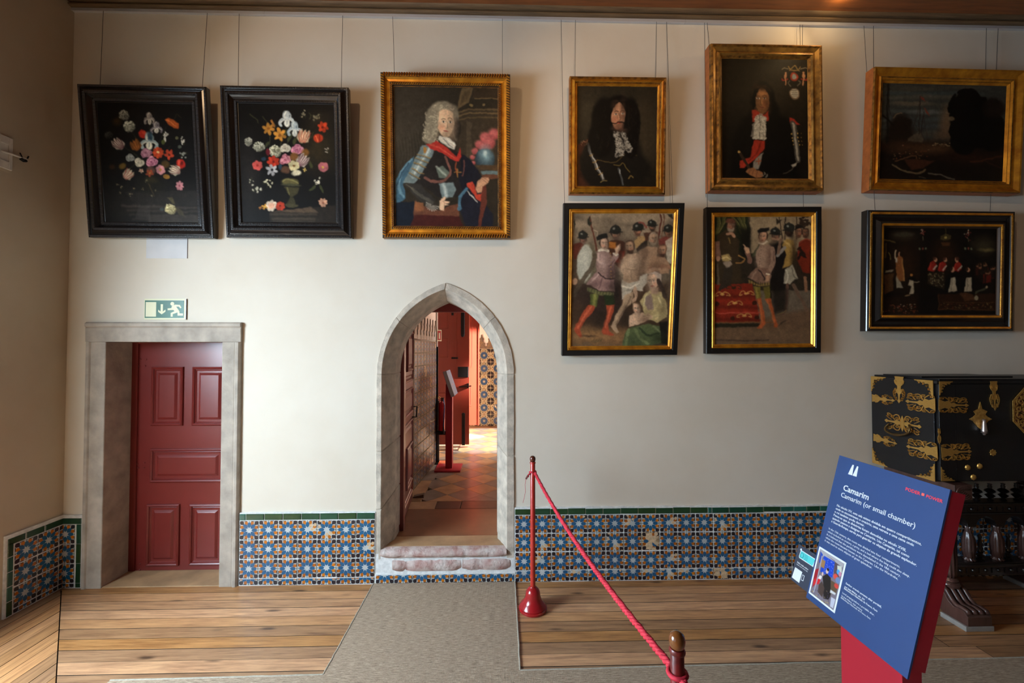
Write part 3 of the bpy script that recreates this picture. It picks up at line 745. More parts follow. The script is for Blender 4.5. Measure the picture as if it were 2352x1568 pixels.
MB().box(-0.86, 0.08, 0.30, 0.36, W(1040, 716, 0.30).z, 2.5).build('header', M['red_door'], fr)

# red door beyond, standing flat towards us, and the sunlit leaf behind it
def px_leaf(name, lab, y, x0p, x1p, ztp, zbp, mat, mat_x1=None):
    a = W(x0p, zbp, y); b2 = W(x1p, ztp, y)
    root = thing(name, lab, 'door', (a.x, y, a.z)); root['kind'] = 'structure'
    w, h = b2.x-a.x, b2.z-a.z
    MB().box(0, w, 0, 0.045, 0, h).build('leaf', mat, root)
    def at(px, py): v = W(px, py, y); return v.x-a.x, v.z-a.z
    return root, w, h, at
d3, w3, h3, at3 = px_leaf('door_3', 'brick red door with black iron bolts seen through the arch', 3.2, 985, 1078, 640, 1021, M['red_bright'])
def flat_panel(parent, x0, x1, z0, z1, mat):
    mb = MB()
    def ring(d, yy): return [(x0+d, yy, z0+d), (x1-d, yy, z0+d), (x1-d, yy, z1-d), (x0+d, yy, z1-d)]
    for d, v in ((0, 0.001), (0.001, -0.006), (0.012, -0.006), (0.02, 0.001), (0.021, -0.0015)): mb.v += ring(d, v)
    for i in range(4):
        for j in range(4): mb.f.append((4*i+j, 4*i+(j+1) % 4, 4*i+4+(j+1) % 4, 4*i+4+j)); mb.m.append(0)
    mb.f.append((16, 17, 18, 19)); mb.m.append(0)
    return mb.build('panel', mat, parent)
for a, b2, c, d in ((990, 660, 1031, 756), (990, 774, 1031, 822), (992, 900, 1040, 965)):
    x0, z1 = at3(a, b2); x1, z0 = at3(c, d); flat_panel(d3, x0, x1, z0, z1, M['red_bright'])
x0, z0 = at3(1047, 838); MB().box(x0-0.01, x0+0.012, -0.012, 0, z0, h3).build('stile_bead', M['red_bright'], d3)
def bolt(px0, px1, py0, py1, knob):
    x0, z1 = at3(px0, py0); x1, z0 = at3(px1, py1)
    o = MB().cham(x0, x1, -0.014, 0.0, z0, z1, 0.004).build('bolt', M['iron'], d3)
    if knob: MB().lathe([(0.026, 0), (0.026, 0.012), (0.016, 0.018)], 14).build('bolt_knob', M['iron'], d3).matrix_local = Matrix.Translation(((x0+x1)/2, -0.008, z0 if knob > 0 else z1)) @ Matrix.Rotation(math.pi/2, 4, 'X')
bolt(1059, 1067, 700, 770, 1); bolt(1061, 1068, 951, 1022, -1); bolt(1052, 1076, 842, 866, 0); bolt(1037, 1052, 820, 824, 0); bolt(1037, 1042, 700, 724, 0)
x0, z0 = at3(1055, 888); x1, z1 = at3(1083, 886)
mb = MB().tube([(x0, -0.03, z0), (x0+0.04, -0.035, z0+0.004), (x1, -0.03, z1)], 0.009, 8); mb.box(x1-0.06, x1-0.04, -0.035, 0.0, z1-0.03, z1+0.04); mb.build('latch', M['iron'], d3)
d4, w4, h4, at4 = px_leaf('door_4', 'bright orange-red sunlit door leaf in the room beyond', 4.05, 1060, 1101, 650, 976, M['red_bright'])
for a, b2, c, d in ((1060, 690, 1086, 843), (1060, 883, 1083, 932)):
    x0, z1 = at4(a, b2); x1, z0 = at4(c, d); flat_panel(d4, x0, x1, z0, z1, M['red_bright'])
MB().box(w4-0.02, w4+0.004, -0.016, 0, 0, h4).build('stile_bead', M['red_bright'], d4)

# white shutter box with a hook on the splayed jamb at the far left
jn = Vector((-0.355, -0.9, 0)).normalized()                     # along the jamb, away from the room
bx = thing('shutter_box', 'white panelled shutter box with hook on window jamb', 'shutter', (XL, -0.368, W(20, 388, -0.40).z))
bx.rotation_euler = (0, 0, 0)
SZ = W(30, 315, -0.38).z - W(30, 388, -0.38).z
mb = MB().box(-0.30, 0.006, -0.095, 0.0, 0, SZ); mb.build('body', M['white_paint'], bx, bevel=0.004)
mb = MB()
mb.box(0.006, 0.012, -0.09, -0.07, 0.0, SZ); mb.box(0.006, 0.012, -0.022, -0.004, 0.0, SZ); mb.box(0.006, 0.012, -0.07, -0.022, 0.0, 0.05); mb.box(0.006, 0.012, -0.07, -0.022, SZ-0.05, SZ)
mb.build('frame', M['white_paint'], bx, bevel=0.002)
hk = MB().tube([(0.0, -0.06, SZ*0.50), (0.02, -0.02, SZ*0.50), (0.026, 0.03, SZ*0.50), (0.028, 0.06, SZ*0.50)], 0.007, 8).build('hook', M['white_paint'], bx)
MB().tube([(0.028, 0.035, SZ*0.50), (0.04, 0.01, SZ*0.60)], 0.004, 6).build('hook_prong', M['iron'], bx); MB().tube([(0.028, 0.06, SZ*0.50), (0.034, 0.065, SZ*0.62)], 0.004, 6).build('hook_prong', M['iron'], bx)
MB().tube([(0.028, 0.025, SZ*0.45), (0.03, 0.04, SZ*0.42), (0.028, 0.055, SZ*0.45)], 0.010, 8).build('catch', M['iron'], bx)
# ------------------------------------------------------------------ a small brush: pictures painted stroke by stroke into the colours of a fine canvas grid
def homog(src):
    # maps crop coordinates of the four canvas corners (tl, tr, br, bl) to the unit square
    dst = [(0,0), (1,0), (1,1), (0,1)]; A = []; b = []
    for (x, y), (u, v) in zip(src, dst):
        A.append([x, y, 1, 0, 0, 0, -u*x, -u*y]); b.append(u); A.append([0, 0, 0, x, y, 1, -v*x, -v*y]); b.append(v)
    h = np.linalg.solve(np.array(A, float), np.array(b, float)); return np.append(h, 1).reshape(3, 3)
class Brush:
    def __init__(s, quad, w, h, cell, bg, seed=1):
        s.H = homog(quad); s.nx = int(w/cell); s.ny = int(h/cell); s.r = np.random.RandomState(seed); s.rd = random.Random(seed)
        s.im = np.zeros((s.ny, s.nx, 3)) + np.array(bg, float)
        s.X, s.Y = np.meshgrid(np.arange(s.nx)+0.5, np.arange(s.ny)+0.5)
        s.sc = s.nx/(math.dist(quad[0], quad[1])+math.dist(quad[3], quad[2]))*2     # canvas cells per crop pixel
        s.tint = 1.0
    def P(s, x, y):
        q = s.H @ np.array([x, y, 1.0]); return q[0]/q[2]*s.nx, q[1]/q[2]*s.ny
    def _put(s, mask, sl, col, a):
        c = np.array(col, float); m = (np.clip(mask, 0, 1)*a)[..., None]; s.im[sl] = s.im[sl]*(1-m) + c*m
    def win(s, x0, y0, x1, y1):
        x0 = max(0, int(x0)-2); y0 = max(0, int(y0)-2); x1 = min(s.nx, int(x1)+3); y1 = min(s.ny, int(y1)+3)
        return (slice(y0, y1), slice(x0, x1)) if x1 > x0 and y1 > y0 else None
    def vary(s, col, a, b):
        k = s.rd.uniform(a, b); return tuple(min(255, c*k) for c in col)
    def ell(s, x, y, rx, ry, col, a=1.0, rot=0.0, soft=0.25):
        cx, cy = s.P(x, y); rx = max(rx*s.sc, 0.5); ry = max(ry*s.sc, 0.5); R = max(rx, ry)*(1+soft)+1
        sl = s.win(cx-R, cy-R, cx+R, cy+R)
        if sl is None: return
        dx = s.X[sl]-cx; dy = s.Y[sl]-cy; c, q = math.cos(math.radians(rot)), math.sin(math.radians(rot))
        d = np.sqrt(((dx*c+dy*q)/rx)**2 + ((-dx*q+dy*c)/ry)**2); e = max(soft, 0.7/min(rx, ry))
        s._put((1+e/2-d)/e, sl, col, a)
    def poly(s, pts, col, a=1.0, soft=0.6):
        if soft < 5: soft = min(soft, 1.0)
        p = [s.P(*q) for q in pts]; xs = [q[0] for q in p]; ys = [q[1] for q in p]
        sl = s.win(min(xs)-soft, min(ys)-soft, max(xs)+soft, max(ys)+soft)
        if sl is None: return
        X, Y = s.X[sl], s.Y[sl]; ins = np.zeros(X.shape, bool); dist = np.full(X.shape, 1e9)
        for i in range(len(p)):
            x0, y0 = p[i-1]; x1, y1 = p[i]
            if y0 != y1:
                cr = ((y0 > Y) != (y1 > Y)) & (X < (x1-x0)*(Y-y0)/(y1-y0)+x0); ins ^= cr
            L = (x1-x0)**2+(y1-y0)**2+1e-9; t = np.clip(((X-x0)*(x1-x0)+(Y-y0)*(y1-y0))/L, 0, 1)
            dist = np.minimum(dist, np.hypot(X-x0-t*(x1-x0), Y-y0-t*(y1-y0)))
        s._put(0.5 + np.where(ins, dist, -dist)/(2*soft), sl, col, a)
    def line(s, pts, w, col, a=1.0, soft=0.5):
        p = [s.P(*q) for q in pts]; xs = [q[0] for q in p]; ys = [q[1] for q in p]; r = max(w*s.sc/2, 0.4)
        sl = s.win(min(xs)-r-1, min(ys)-r-1, max(xs)+r+1, max(ys)+r+1)
        if sl is None: return
        X, Y = s.X[sl], s.Y[sl]; dist = np.full(X.shape, 1e9)
        for i in range(len(p)-1):
            x0, y0 = p[i]; x1, y1 = p[i+1]; L = (x1-x0)**2+(y1-y0)**2+1e-9
            t = np.clip(((X-x0)*(x1-x0)+(Y-y0)*(y1-y0))/L, 0, 1); dist = np.minimum(dist, np.hypot(X-x0-t*(x1-x0), Y-y0-t*(y1-y0)))
        s._put(0.5+(r-dist)/(2*soft), sl, col, a)
    def curve(s, pts, w, col, a=1.0, soft=0.5, n=6):
        q = []; P = [pts[0]] + list(pts) + [pts[-1]]
        for i in range(1, len(P)-2):
            for k in range(n):
                t = k/n; c = [0.5*((2*P[i][j]) + (P[i+1][j]-P[i-1][j])*t + (2*P[i-1][j]-5*P[i][j]+4*P[i+1][j]-P[i+2][j])*t*t + (3*P[i][j]-P[i-1][j]-3*P[i+1][j]+P[i+2][j])*t**3) for j in (0, 1)]
                q.append(tuple(c))
        q.append(pts[-1]); s.line(q, w, col, a, soft)
    def wash(s, x, y, rx, ry, col, a=0.5): s.ell(x, y, rx, ry, col, a, 0, 1.6)
    def field(s, scale):
        gy, gx = max(2, s.ny//scale), max(2, s.nx//scale); g = s.r.randn(gy+2, gx+2)
        yi = np.linspace(0, gy, s.ny); xi = np.linspace(0, gx, s.nx); y0 = yi.astype(int); x0 = xi.astype(int); fy_ = (yi-y0)[:, None]; fx_ = (xi-x0)[None]
        return (g[y0][:, x0]*(1-fx_)+g[y0][:, x0+1]*fx_)*(1-fy_) + (g[y0+1][:, x0]*(1-fx_)+g[y0+1][:, x0+1]*fx_)*fy_
    def mottle(s, amp=6, scale=6): s.im *= (1 + s.field(scale)*amp/100)[..., None]
    def finish(s, warp=1.0, amp=5):
        # the unsteadiness of a brush: edges wander a little, tone breaks up
        dx = s.field(12)*1.1*warp + s.field(4)*0.65*warp; dy = s.field(12)*1.1*warp + s.field(4)*0.65*warp
        x = np.clip(s.X-0.5+dx, 0, s.nx-1.001); y = np.clip(s.Y-0.5+dy, 0, s.ny-1.001); x0 = x.astype(int); y0 = y.astype(int); fx_ = (x-x0)[..., None]; fy_ = (y-y0)[..., None]
        im = s.im; s.im = (im[y0, x0]*(1-fx_)+im[y0, x0+1]*fx_)*(1-fy_) + (im[y0+1, x0]*(1-fx_)+im[y0+1, x0+1]*fx_)*fy_
        g = s.im @ np.array([0.3, 0.59, 0.11]); s.im = s.im*0.80 + (g[..., None]*np.array([1.06, 1.0, 0.90]))*0.20     # old varnish
        s.mottle(amp, 6); s.mottle(amp, 2)
    # flowers
    def pompom(s, x, y, r, col=(205, 208, 196), dk=(96, 98, 86)):
        for k in range(14):
            a = k*0.449; s.ell(x+r*0.55*math.cos(a), y+r*0.52*math.sin(a), r*0.48, r*0.44, dk, 1, 0, 0.3)
        for i in range(120):
            a = s.rd.uniform(0, 6.283); q = r*math.sqrt(s.rd.random()); k = 0.62+0.5*s.rd.random() - 0.3*(math.cos(a-0.9)*q/r)
            s.ell(x+q*math.cos(a), y+q*math.sin(a), r*0.10, r*0.08, tuple(min(255, c*k) for c in col), 0.9, s.rd.uniform(0, 180))
    def rose(s, x, y, r, col=(206, 140, 158), dk=(130, 54, 82), lt=(236, 196, 204)):
        mid_ = tuple((p+q)/2 for p, q in zip(col, dk)); n = 17
        for k in range(n):
            f = k/(n-1); a = k*2.4 + s.rd.uniform(-0.3, 0.3); q = r*(0.62-0.60*f); pr = r*(0.52-0.34*f)
            px, py = x+q*math.cos(a), y+q*math.sin(a)*0.92; ang = math.degrees(a)+90
            s.ell(px, py, pr, pr*0.74, dk, 1, ang, 0.25); s.ell(px+pr*0.10*math.cos(a), py+pr*0.10*math.sin(a), pr*0.9, pr*0.6, col if s.rd.random() < 0.65 else mid_, 1, ang, 0.3)
            s.curve([(px+pr*0.72*math.cos(a+t), py+pr*0.66*math.sin(a+t)) for t in (-1.0, -0.3, 0.4, 1.0)], pr*0.16, lt, 0.75 if math.sin(a) < 0.4 else 0.35)
        s.ell(x, y+r*0.03, r*0.13, r*0.10, dk, 0.9, 0, 0.6)
    def tulip(s, x, y, r, ang, col=(226, 214, 196), st=(110, 30, 44), stripes=5):
        c, q = math.cos(math.radians(ang)), math.sin(math.radians(ang))
        T = lambda a, b: (x+(a*c-b*q)*r, y+(a*q+b*c)*r)
        for o, k in ((-0.42, 0.8), (0.42, 0.85), (0, 1.0)):
            s.poly([T(-0.15+o*0.3, 0.95), T(-0.45+o, 0.4), T(-0.38+o, -0.4), T(o*1.2, -1.1), T(0.38+o, -0.3), T(0.42+o, 0.5)], tuple(v*k for v in col), 1, 0.8)
        for i in range(stripes):
            o = -0.7+1.4*i/(stripes-1); s.curve([T(o*0.45, 0.8), T(o*0.9, 0), T(o*1.1, -0.75)], r*0.11, st, 0.85)
    def daisy(s, x, y, r, col, ctr=(210, 170, 60), n=6, ry=0.42):
        for k in range(n):
            a = 6.283*k/n+0.3; s.ell(x+r*0.58*math.cos(a), y+r*0.58*math.sin(a), r*0.46, r*ry*0.75, s.vary(col, 0.8, 1.05), 1, math.degrees(a), 0.3)
        s.ell(x, y, r*0.24, r*0.22, ctr, 1, 0, 0.4)
    def spray(s, x, y, r, col=(216, 216, 206), n=9, leaf=(58, 62, 38)):
        for k in range(4):
            a = s.rd.uniform(0, 6.28); s.curve([(x, y), (x+r*math.cos(a), y+r*math.sin(a))], r*0.1, leaf, 0.8)
        for k in range(n):
            a = s.rd.uniform(0, 6.28); q = r*s.rd.random(); s.ell(x+q*math.cos(a), y+q*math.sin(a), r*0.24, r*0.16, s.vary(col, 0.75, 1), 1, s.rd.uniform(0, 180))
    def iris(s, x, y, r, col, dk, lt):
        s.ell(x, y-r*0.45, r*0.5, r*0.62, col, 1, 0, 0.3); s.curve([(x-r*0.2, y), (x-r*0.25, y-r*0.6), (x, y-r)], r*0.12, lt); s.curve([(x+r*0.2, y), (x+r*0.3, y-r*0.5)], r*0.1, dk)
        for sx in (-1, 1):
            s.curve([(x, y+0.1*r), (x+sx*r*0.55, y-0.02*r), (x+sx*r*0.85, y+r*0.4), (x+sx*r*0.75, y+r*0.75)], r*0.36, col); s.curve([(x+sx*r*0.3, y+0.02*r), (x+sx*r*0.8, y+r*0.35)], r*0.1, lt)
        s.ell(x, y+r*0.5, r*0.36, r*0.45, lt, 1, 0, 0.3); s.curve([(x, y+r*0.2), (x, y+r*0.6)], r*0.08, dk, 0.6)
    def lace(s, pts, n=160, col=(206, 202, 190)):
        xs = [p[0] for p in pts]; ys = [p[1] for p in pts]; k = 0
        while k < n:
            x, y = s.rd.uniform(min(xs), max(xs)), s.rd.uniform(min(ys), max(ys)); ins = False
            for i in range(len(pts)):
                (x0, y0), (x1, y1) = pts[i-1], pts[i]
                if (y0 > y) != (y1 > y) and x < (x1-x0)*(y-y0)/(y1-y0)+x0: ins = not ins
            k += 1
            if ins:
                a = s.rd.uniform(0, 6.28); q = s.rd.uniform(5, 10); s.curve([(x+q*math.cos(a+t), y+q*math.sin(a+t)) for t in (0, 1.4, 2.8)], 3.2, s.vary(col, 0.7, 1.0), 0.9)
    def face(s, x, y, w, h, skin, turn=0.0, tilt=0.0, hair=(40, 28, 20), lips=None, brow=(60, 40, 28), shade=0.62, eyes=True):
        c, q = math.cos(math.radians(tilt)), math.sin(math.radians(tilt)); T = lambda a, b: (x+(a*w*c-b*h*q), y+(a*w*q+b*h*c))
        dk = tuple(v*shade for v in skin); lt = tuple(min(255, v*1.12) for v in skin); sg = 1 if turn >= 0 else -1
        pts = [(-0.40, -0.42), (-0.2, -0.5), (0.2, -0.5), (0.40, -0.40), (0.46, -0.05), (0.42, 0.2), (0.25, 0.43), (0.06, 0.5), (-0.10, 0.5), (-0.28, 0.40), (-0.43, 0.18), (-0.46, -0.05)]
        s.poly([T(*p) for p in pts], skin, 1, 1.0)
        s.wash(*T(sg*0.33, 0.08), w*0.24, h*0.5, dk, 0.75); s.wash(*T(-sg*0.02, 0.42), w*0.35, h*0.1, dk, 0.5); s.wash(*T(-sg*0.12, -0.30), w*0.28, h*0.16, lt, 0.7)
        ox = turn*0.16
        s.curve([T(ox-0.02, -0.10), T(ox+sg*0.05, 0.08), T(ox+sg*0.07, 0.15), T(ox-0.02, 0.175)], w*0.06, dk, 0.75); s.ell(*T(ox-sg*0.03, 0.05), w*0.035, h*0.12, lt, 0.8, 0, 0.8)
        s.wash(*T(ox-sg*0.26, 0.14), w*0.16, h*0.09, (min(255, skin[0]*1.02), skin[1]*0.76, skin[2]*0.72), 0.55)
        for e in (-1, 1):
            ex = ox + e*0.19
            if eyes:
                s.ell(*T(ex, -0.075), w*0.10, h*0.032, tuple(v*0.93 for v in (226, 214, 200)), 0.95, tilt); s.ell(*T(ex+ox*0.1, -0.075), w*0.042, h*0.034, (38, 28, 24), 1); s.curve([T(ex-0.11, -0.075), T(ex, -0.115), T(ex+0.11, -0.08)], h*0.016, dk)
            s.curve([T(ex-0.12, -0.15), T(ex, -0.185), T(ex+0.12, -0.155)], h*0.022, brow, 0.9)
        lp = lips or (skin[0]*0.85, skin[1]*0.5, skin[2]*0.48)
        s.ell(*T(ox, 0.265), w*0.13, h*0.026, lp, 1, tilt); s.curve([T(ox-0.13, 0.26), T(ox, 0.268), T(ox+0.13, 0.26)], h*0.012, tuple(v*0.55 for v in lp)); s.wash(*T(ox, 0.33), w*0.13, h*0.025, dk, 0.5)
    def object(s, name, w, h, mat, parent, y=0.0, gain=1.0, x0=None, z0=0.0, tint=(1, 1, 1)):
        nx, ny = s.nx, s.ny
        im = np.clip(s.im, 0, 255)/255.0; L = np.where(im <= 0.04045, im/12.92, ((im+0.055)/1.055)**2.4)*gain*np.array(tint)
        gx, gz = np.meshgrid(np.linspace(-w/2, w/2, nx+1), np.linspace(z0+h, z0, ny+1))
        co = np.stack([gx, np.full_like(gx, y), gz], -1).reshape(-1, 3)
        i = np.arange(ny)[:, None]*(nx+1) + np.arange(nx)[None]
        q = np.stack([i, i+nx+1, i+nx+2, i+1], -1).reshape(-1)
        me = bpy.data.meshes.new(name); me.vertices.add(len(co)); me.vertices.foreach_set('co', co.ravel())
        me.loops.add(len(q)); me.loops.foreach_set('vertex_index', q); me.polygons.add(nx*ny); me.polygons.foreach_set('loop_start', np.arange(nx*ny)*4); me.polygons.foreach_set('loop_total', np.full(nx*ny, 4))
        me.update(calc_edges=True)
        at = me.attributes.new('paint', 'FLOAT_COLOR', 'POINT')
        pd = np.pad(L, ((0, 1), (0, 1), (0, 0)), 'edge'); pu = np.pad(L, ((1, 0), (1, 0), (0, 0)), 'edge'); pv = np.pad(L, ((0, 1), (1, 0), (0, 0)), 'edge'); pw = np.pad(L, ((1, 0), (0, 1), (0, 0)), 'edge')
        a4 = np.ones(((ny+1)*(nx+1), 4)); a4[:, :3] = np.clip(((pd+pu+pv+pw)/4).reshape(-1, 3), 0, 0.9); at.data.foreach_set('color', a4.ravel())
        me.materials.append(mat); me.validate(); return link(name, me, parent)
def canvas_mat(name, rough=0.5, coat=0.06):
    m, t, b = nt(name); a = nd(t, 'ShaderNodeAttribute'); a.attribute_name = 'paint'; t.links.new(a.outputs['Color'], b.inputs['Base Color'])
    b.inputs['Roughness'].default_value = rough; setin(b, 'Coat Weight', coat); setin(b, 'Coat Roughness', 0.2); setin(b, 'Specular IOR Level', 0.12)
    v = coords(t); bump(t, b, noise(t, v, 260, 3), 0.15, 0.0008); return m
M['oil'] = canvas_mat('oil_paint'); M['print'] = canvas_mat('printed_sheet', 0.55, 0.0)

def pic_flowers1(B):
    dk = (18, 16, 16)
    B.wash(760, 1200, 420, 160, (44, 40, 38), 0.8); B.poly([(470, 1075), (1150, 1055), (1155, 1200), (560, 1200)], (40, 37, 36), 0.8, 3)
    for y, x0, c in ((1212, 440, 72), (1248, 490, 60), (1290, 515, 54), (1335, 540, 50)): B.line([(x0, y), (1150, y+8)], 18, (c, c*0.88, c*0.8), 0.8, 2)
    B.poly([(690, 1290), (1150, 1280), (1155, 1358), (690, 1358)], (58, 52, 48), 0.8, 2); B.poly([(590, 1200), (700, 1200), (700, 1330), (560, 1330)], (66, 62, 62), 0.45, 4)
    for a in ((500, 860, 700, 700), (560, 720, 700, 900), (900, 640, 720, 800), (860, 460, 720, 700), (700, 420, 700, 800), (980, 800, 760, 860), (440, 640, 660, 800), (510, 480, 680, 760)): B.curve([(a[0], a[1]), ((a[0]+a[2])/2+12, (a[1]+a[3])/2), (a[2], a[3])], 7, (44, 48, 28), 0.7)
    B.ell(720, 1000, 120, 90, (30, 28, 20), 0.8, 0, 1.0); B.ell(720, 960, 60, 30, (58, 52, 24), 0.5, 0, 1)
    B.pompom(466, 358, 50, (150, 152, 146), (62, 64, 60)); B.pompom(514, 466, 54, (186, 190, 178), (80, 84, 74)); B.wash(404, 420, 34, 30, (64, 44, 14), 0.8); B.pompom(322, 548, 34, (58, 62, 60), (28, 30, 30))
    B.iris(700, 385, 52, (126, 118, 116), (60, 54, 60), (186, 180, 166)); B.iris(768, 470, 56, (112, 106, 116), (56, 50, 62), (196, 192, 180))
    B.poly([(848, 395), (880, 378), (930, 392), (975, 430), (972, 478), (930, 470), (890, 440)], (168, 68, 18), 1, 2); B.curve([(860, 400), (900, 410), (950, 450)], 10, (206, 104, 40)); B.curve([(940, 385), (960, 340), (1000, 370)], 5, (76, 70, 40), 0.6)
    B.spray(856, 530, 42); B.spray(1020, 590, 40); B.spray(1015, 710, 42, (150, 158, 150)); B.ell(846, 580, 12, 22, (190, 190, 178)); B.ell(828, 605, 18, 24, (74, 84, 34), 0.9, 30); B.ell(955, 565, 16, 16, (96, 98, 66), 0.9); B.ell(985, 645, 16, 14, (82, 92, 84), 0.9)
    B.ell(640, 532, 40, 38, (170, 30, 14), 1, 0, 0.3); B.ell(652, 520, 20, 18, (208, 54, 26), 0.9, 0, 0.6); B.iris(698, 600, 82, (140, 162, 168), (40, 84, 110), (206, 206, 190)); B.ell(706, 545, 24, 42, (26, 54, 72), 0.9, 0, 0.6)
    B.tulip(574, 640, 58, -28, (150, 84, 26), (92, 42, 14), 4); B.tulip(412, 632, 58, -40, (196, 184, 176), (72, 22, 34), 6)
    B.rose(668, 712, 54, (176, 116, 140), (104, 48, 78), (206, 158, 176)); B.rose(718, 792, 60, (206, 128, 156), (130, 44, 86), (240, 184, 202)); B.rose(600, 798, 50, (190, 186, 168), (112, 108, 94), (222, 218, 200)); B.rose(518, 758, 46, (132, 138, 138), (78, 82, 84), (176, 180, 176))
    B.daisy(782, 706, 54, (204, 62, 26), (230, 190, 120), 9); B.daisy(886, 716, 48, (208, 60, 30), (60, 26, 16), 5); B.ell(852, 808, 40, 34, (88, 64, 22), 0.9, 0, 0.6); B.ell(992, 808, 40, 46, (196, 30, 18), 1, 0, 0.3); B.ell(1000, 800, 16, 22, (110, 14, 12), 0.9, 0, 0.6); B.ell(975, 795, 10, 30, (232, 72, 50), 0.9)
    B.daisy(806, 864, 44, (216, 138, 150), (196, 142, 40), 6, 0.6); B.ell(716, 872, 44, 36, (88, 58, 50), 1, 0, 0.5); B.daisy(700, 900, 36, (150, 60, 34), (180, 120, 40), 5); B.tulip(940, 868, 54, -68, (224, 218, 192), (110, 34, 40), 5); B.tulip(498, 915, 54, 40, (206, 190, 166), (146, 30, 32), 4); B.ell(446, 838, 36, 26, (110, 84, 26), 0.9, -20, 0.5); B.daisy(622, 882, 24, (196, 160, 140), (150, 60, 30), 5); B.ell(858, 926, 30, 22, (158, 110, 34), 0.9); B.ell(350, 850, 26, 22, (58, 34, 14), 0.8, 0, 0.8)
    B.daisy(984, 1012, 42, (208, 130, 146), (150, 60, 80), 7)
    for x, y, r in ((405, 1005, 14), (436, 1034, 18), (430, 1090, 16), (520, 1100, 20), (552, 1050, 18), (640, 1050, 14), (720, 1112, 14), (675, 970, 16), (760, 1060, 10)): B.spray(x, y, r, (176, 160, 122), 4)
    B.curve([(690, 1000), (720, 1060), (745, 1110)], 5, (100, 86, 50), 0.7); B.pompom(892, 1232, 50, (216, 208, 158), (128, 118, 78)); B.poly([(860, 1125), (905, 1120), (935, 1180), (900, 1170)], (84, 78, 50), 0.8, 2); B.poly([(930, 1200), (1000, 1250), (1020, 1300), (960, 1280)], (70, 64, 44), 0.8, 2); B.ell(815, 1236, 20, 14, (60, 76, 80), 0.8)
def pic_flowers2(B):
    B.wash(950, 640, 150, 160, (58, 46, 24), 0.75); B.wash(960, 360, 90, 70, (44, 34, 22), 0.8); B.wash(320, 900, 80, 280, (44, 40, 40), 0.7)
    B.poly([(500, 1215), (1110, 1160), (1115, 1320), (500, 1320)], (46, 37, 30), 0.7, 4); B.poly([(540, 1220), (880, 1172), (950, 1225), (900, 1228)], (86, 68, 52), 0.9, 2)
    for y, x0, x1, c in ((1242, 510, 930, 62), (1285, 530, 915, 70), (1305, 540, 905, 52)): B.line([(x0, y), (x1, y)], 20, (c, c*0.86, c*0.7), 0.9, 2)
    for a in ((490, 470, 500, 600), (600, 540, 590, 640), (690, 420, 650, 640), (900, 480, 840, 560), (440, 330, 500, 470), (540, 400, 560, 440), (870, 300, 870, 360), (330, 310, 400, 400)): B.curve([(a[0], a[1]), ((a[0]+a[2])/2+14, (a[1]+a[3])/2), (a[2], a[3])], 7, (72, 74, 42), 0.75)
    for x, y, rx, ry, r in ((690, 530, 16, 40, 30), (735, 560, 14, 34, 20), (480, 590, 12, 30, 40), (880, 775, 12, 44, -20), (650, 480, 9, 34, 10), (900, 1000, 12, 44, 55), (980, 1000, 12, 40, -25)): B.ell(x, y, rx, ry, (62, 68, 36), 0.9, r)
    B.spray(810, 310, 44, (140, 130, 104), 7); B.spray(930, 330, 50, (126, 116, 90), 8)
    B.iris(664, 360, 74, (186, 196, 202), (70, 84, 100), (226, 228, 222)); B.iris(735, 450, 70, (160, 176, 186), (60, 80, 100), (206, 210, 206)); 
    for x, y, r in ((496, 446, 56), (598, 504, 60)): B.daisy(x, y, r, (206, 132, 38), (150, 84, 20), 6, 0.34)
    B.poly([(505, 365), (525, 362), (560, 420), (555, 445), (530, 420)], (176, 104, 34), 1, 1); B.tulip(815, 518, 66, 18, (224, 186, 146), (184, 62, 44), 5); B.daisy(988, 425, 48, (212, 52, 18), (120, 20, 10), 6); B.ell(948, 530, 46, 40, (198, 48, 18), 1, 0, 0.3); B.curve([(925, 510), (945, 560)], 8, (240, 110, 60)); B.curve([(960, 500), (965, 560)], 8, (130, 22, 10))
    B.pompom(312, 570, 38, (190, 192, 180), (84, 86, 74)); B.pompom(408, 615, 48, (196, 198, 180), (86, 88, 72)); B.pompom(556, 655, 56, (206, 206, 180), (104, 104, 80)); B.rose(648, 628, 52, (200, 196, 178), (130, 116, 100), (228, 224, 208)); B.rose(752, 636, 58, (206, 120, 148), (140, 44, 84), (236, 178, 196)); B.rose(644, 735, 56, (212, 126, 146), (130, 38, 62), (242, 188, 200))
    B.ell(486, 664, 20, 34, (110, 20, 34), 0.9); B.ell(828, 665, 36, 34, (130, 80, 26), 0.9, 0, 0.6); B.ell(728, 704, 40, 36, (122, 74, 32), 1, 0, 0.4); B.tulip(800, 742, 66, 40, (206, 188, 176), (82, 26, 50), 6); B.daisy(538, 755, 58, (206, 44, 20), (120, 16, 10), 7); B.daisy(528, 832, 54, (176, 178, 188), (24, 20, 22), 6, 0.34); B.daisy(724, 790, 50, (216, 202, 150), (120, 76, 30), 6, 0.6); B.ell(648, 832, 40, 32, (92, 60, 42), 1, 0, 0.4); B.ell(748, 858, 46, 24, (206, 198, 168), 1, 0, 0.4); B.daisy(826, 826, 20, (190, 160, 80), n=4)
    B.daisy(398, 792, 46, (212, 74, 70), (170, 30, 24), 6, 0.6); B.ell(448, 726, 20, 18, (36, 62, 88), 0.8); B.ell(604, 800, 14, 26, (40, 76, 100), 0.8); B.daisy(990, 800, 46, (194, 96, 106), (206, 160, 60), 6, 0.7); B.spray(1026, 640, 34, (190, 176, 160), 6)
    B.spray(488, 958, 48, (212, 208, 176), 10); B.spray(384, 1000, 48, (206, 206, 186), 10); B.spray(330, 930, 26, (190, 190, 166), 5); B.spray(950, 935, 42, (222, 216, 196), 10)
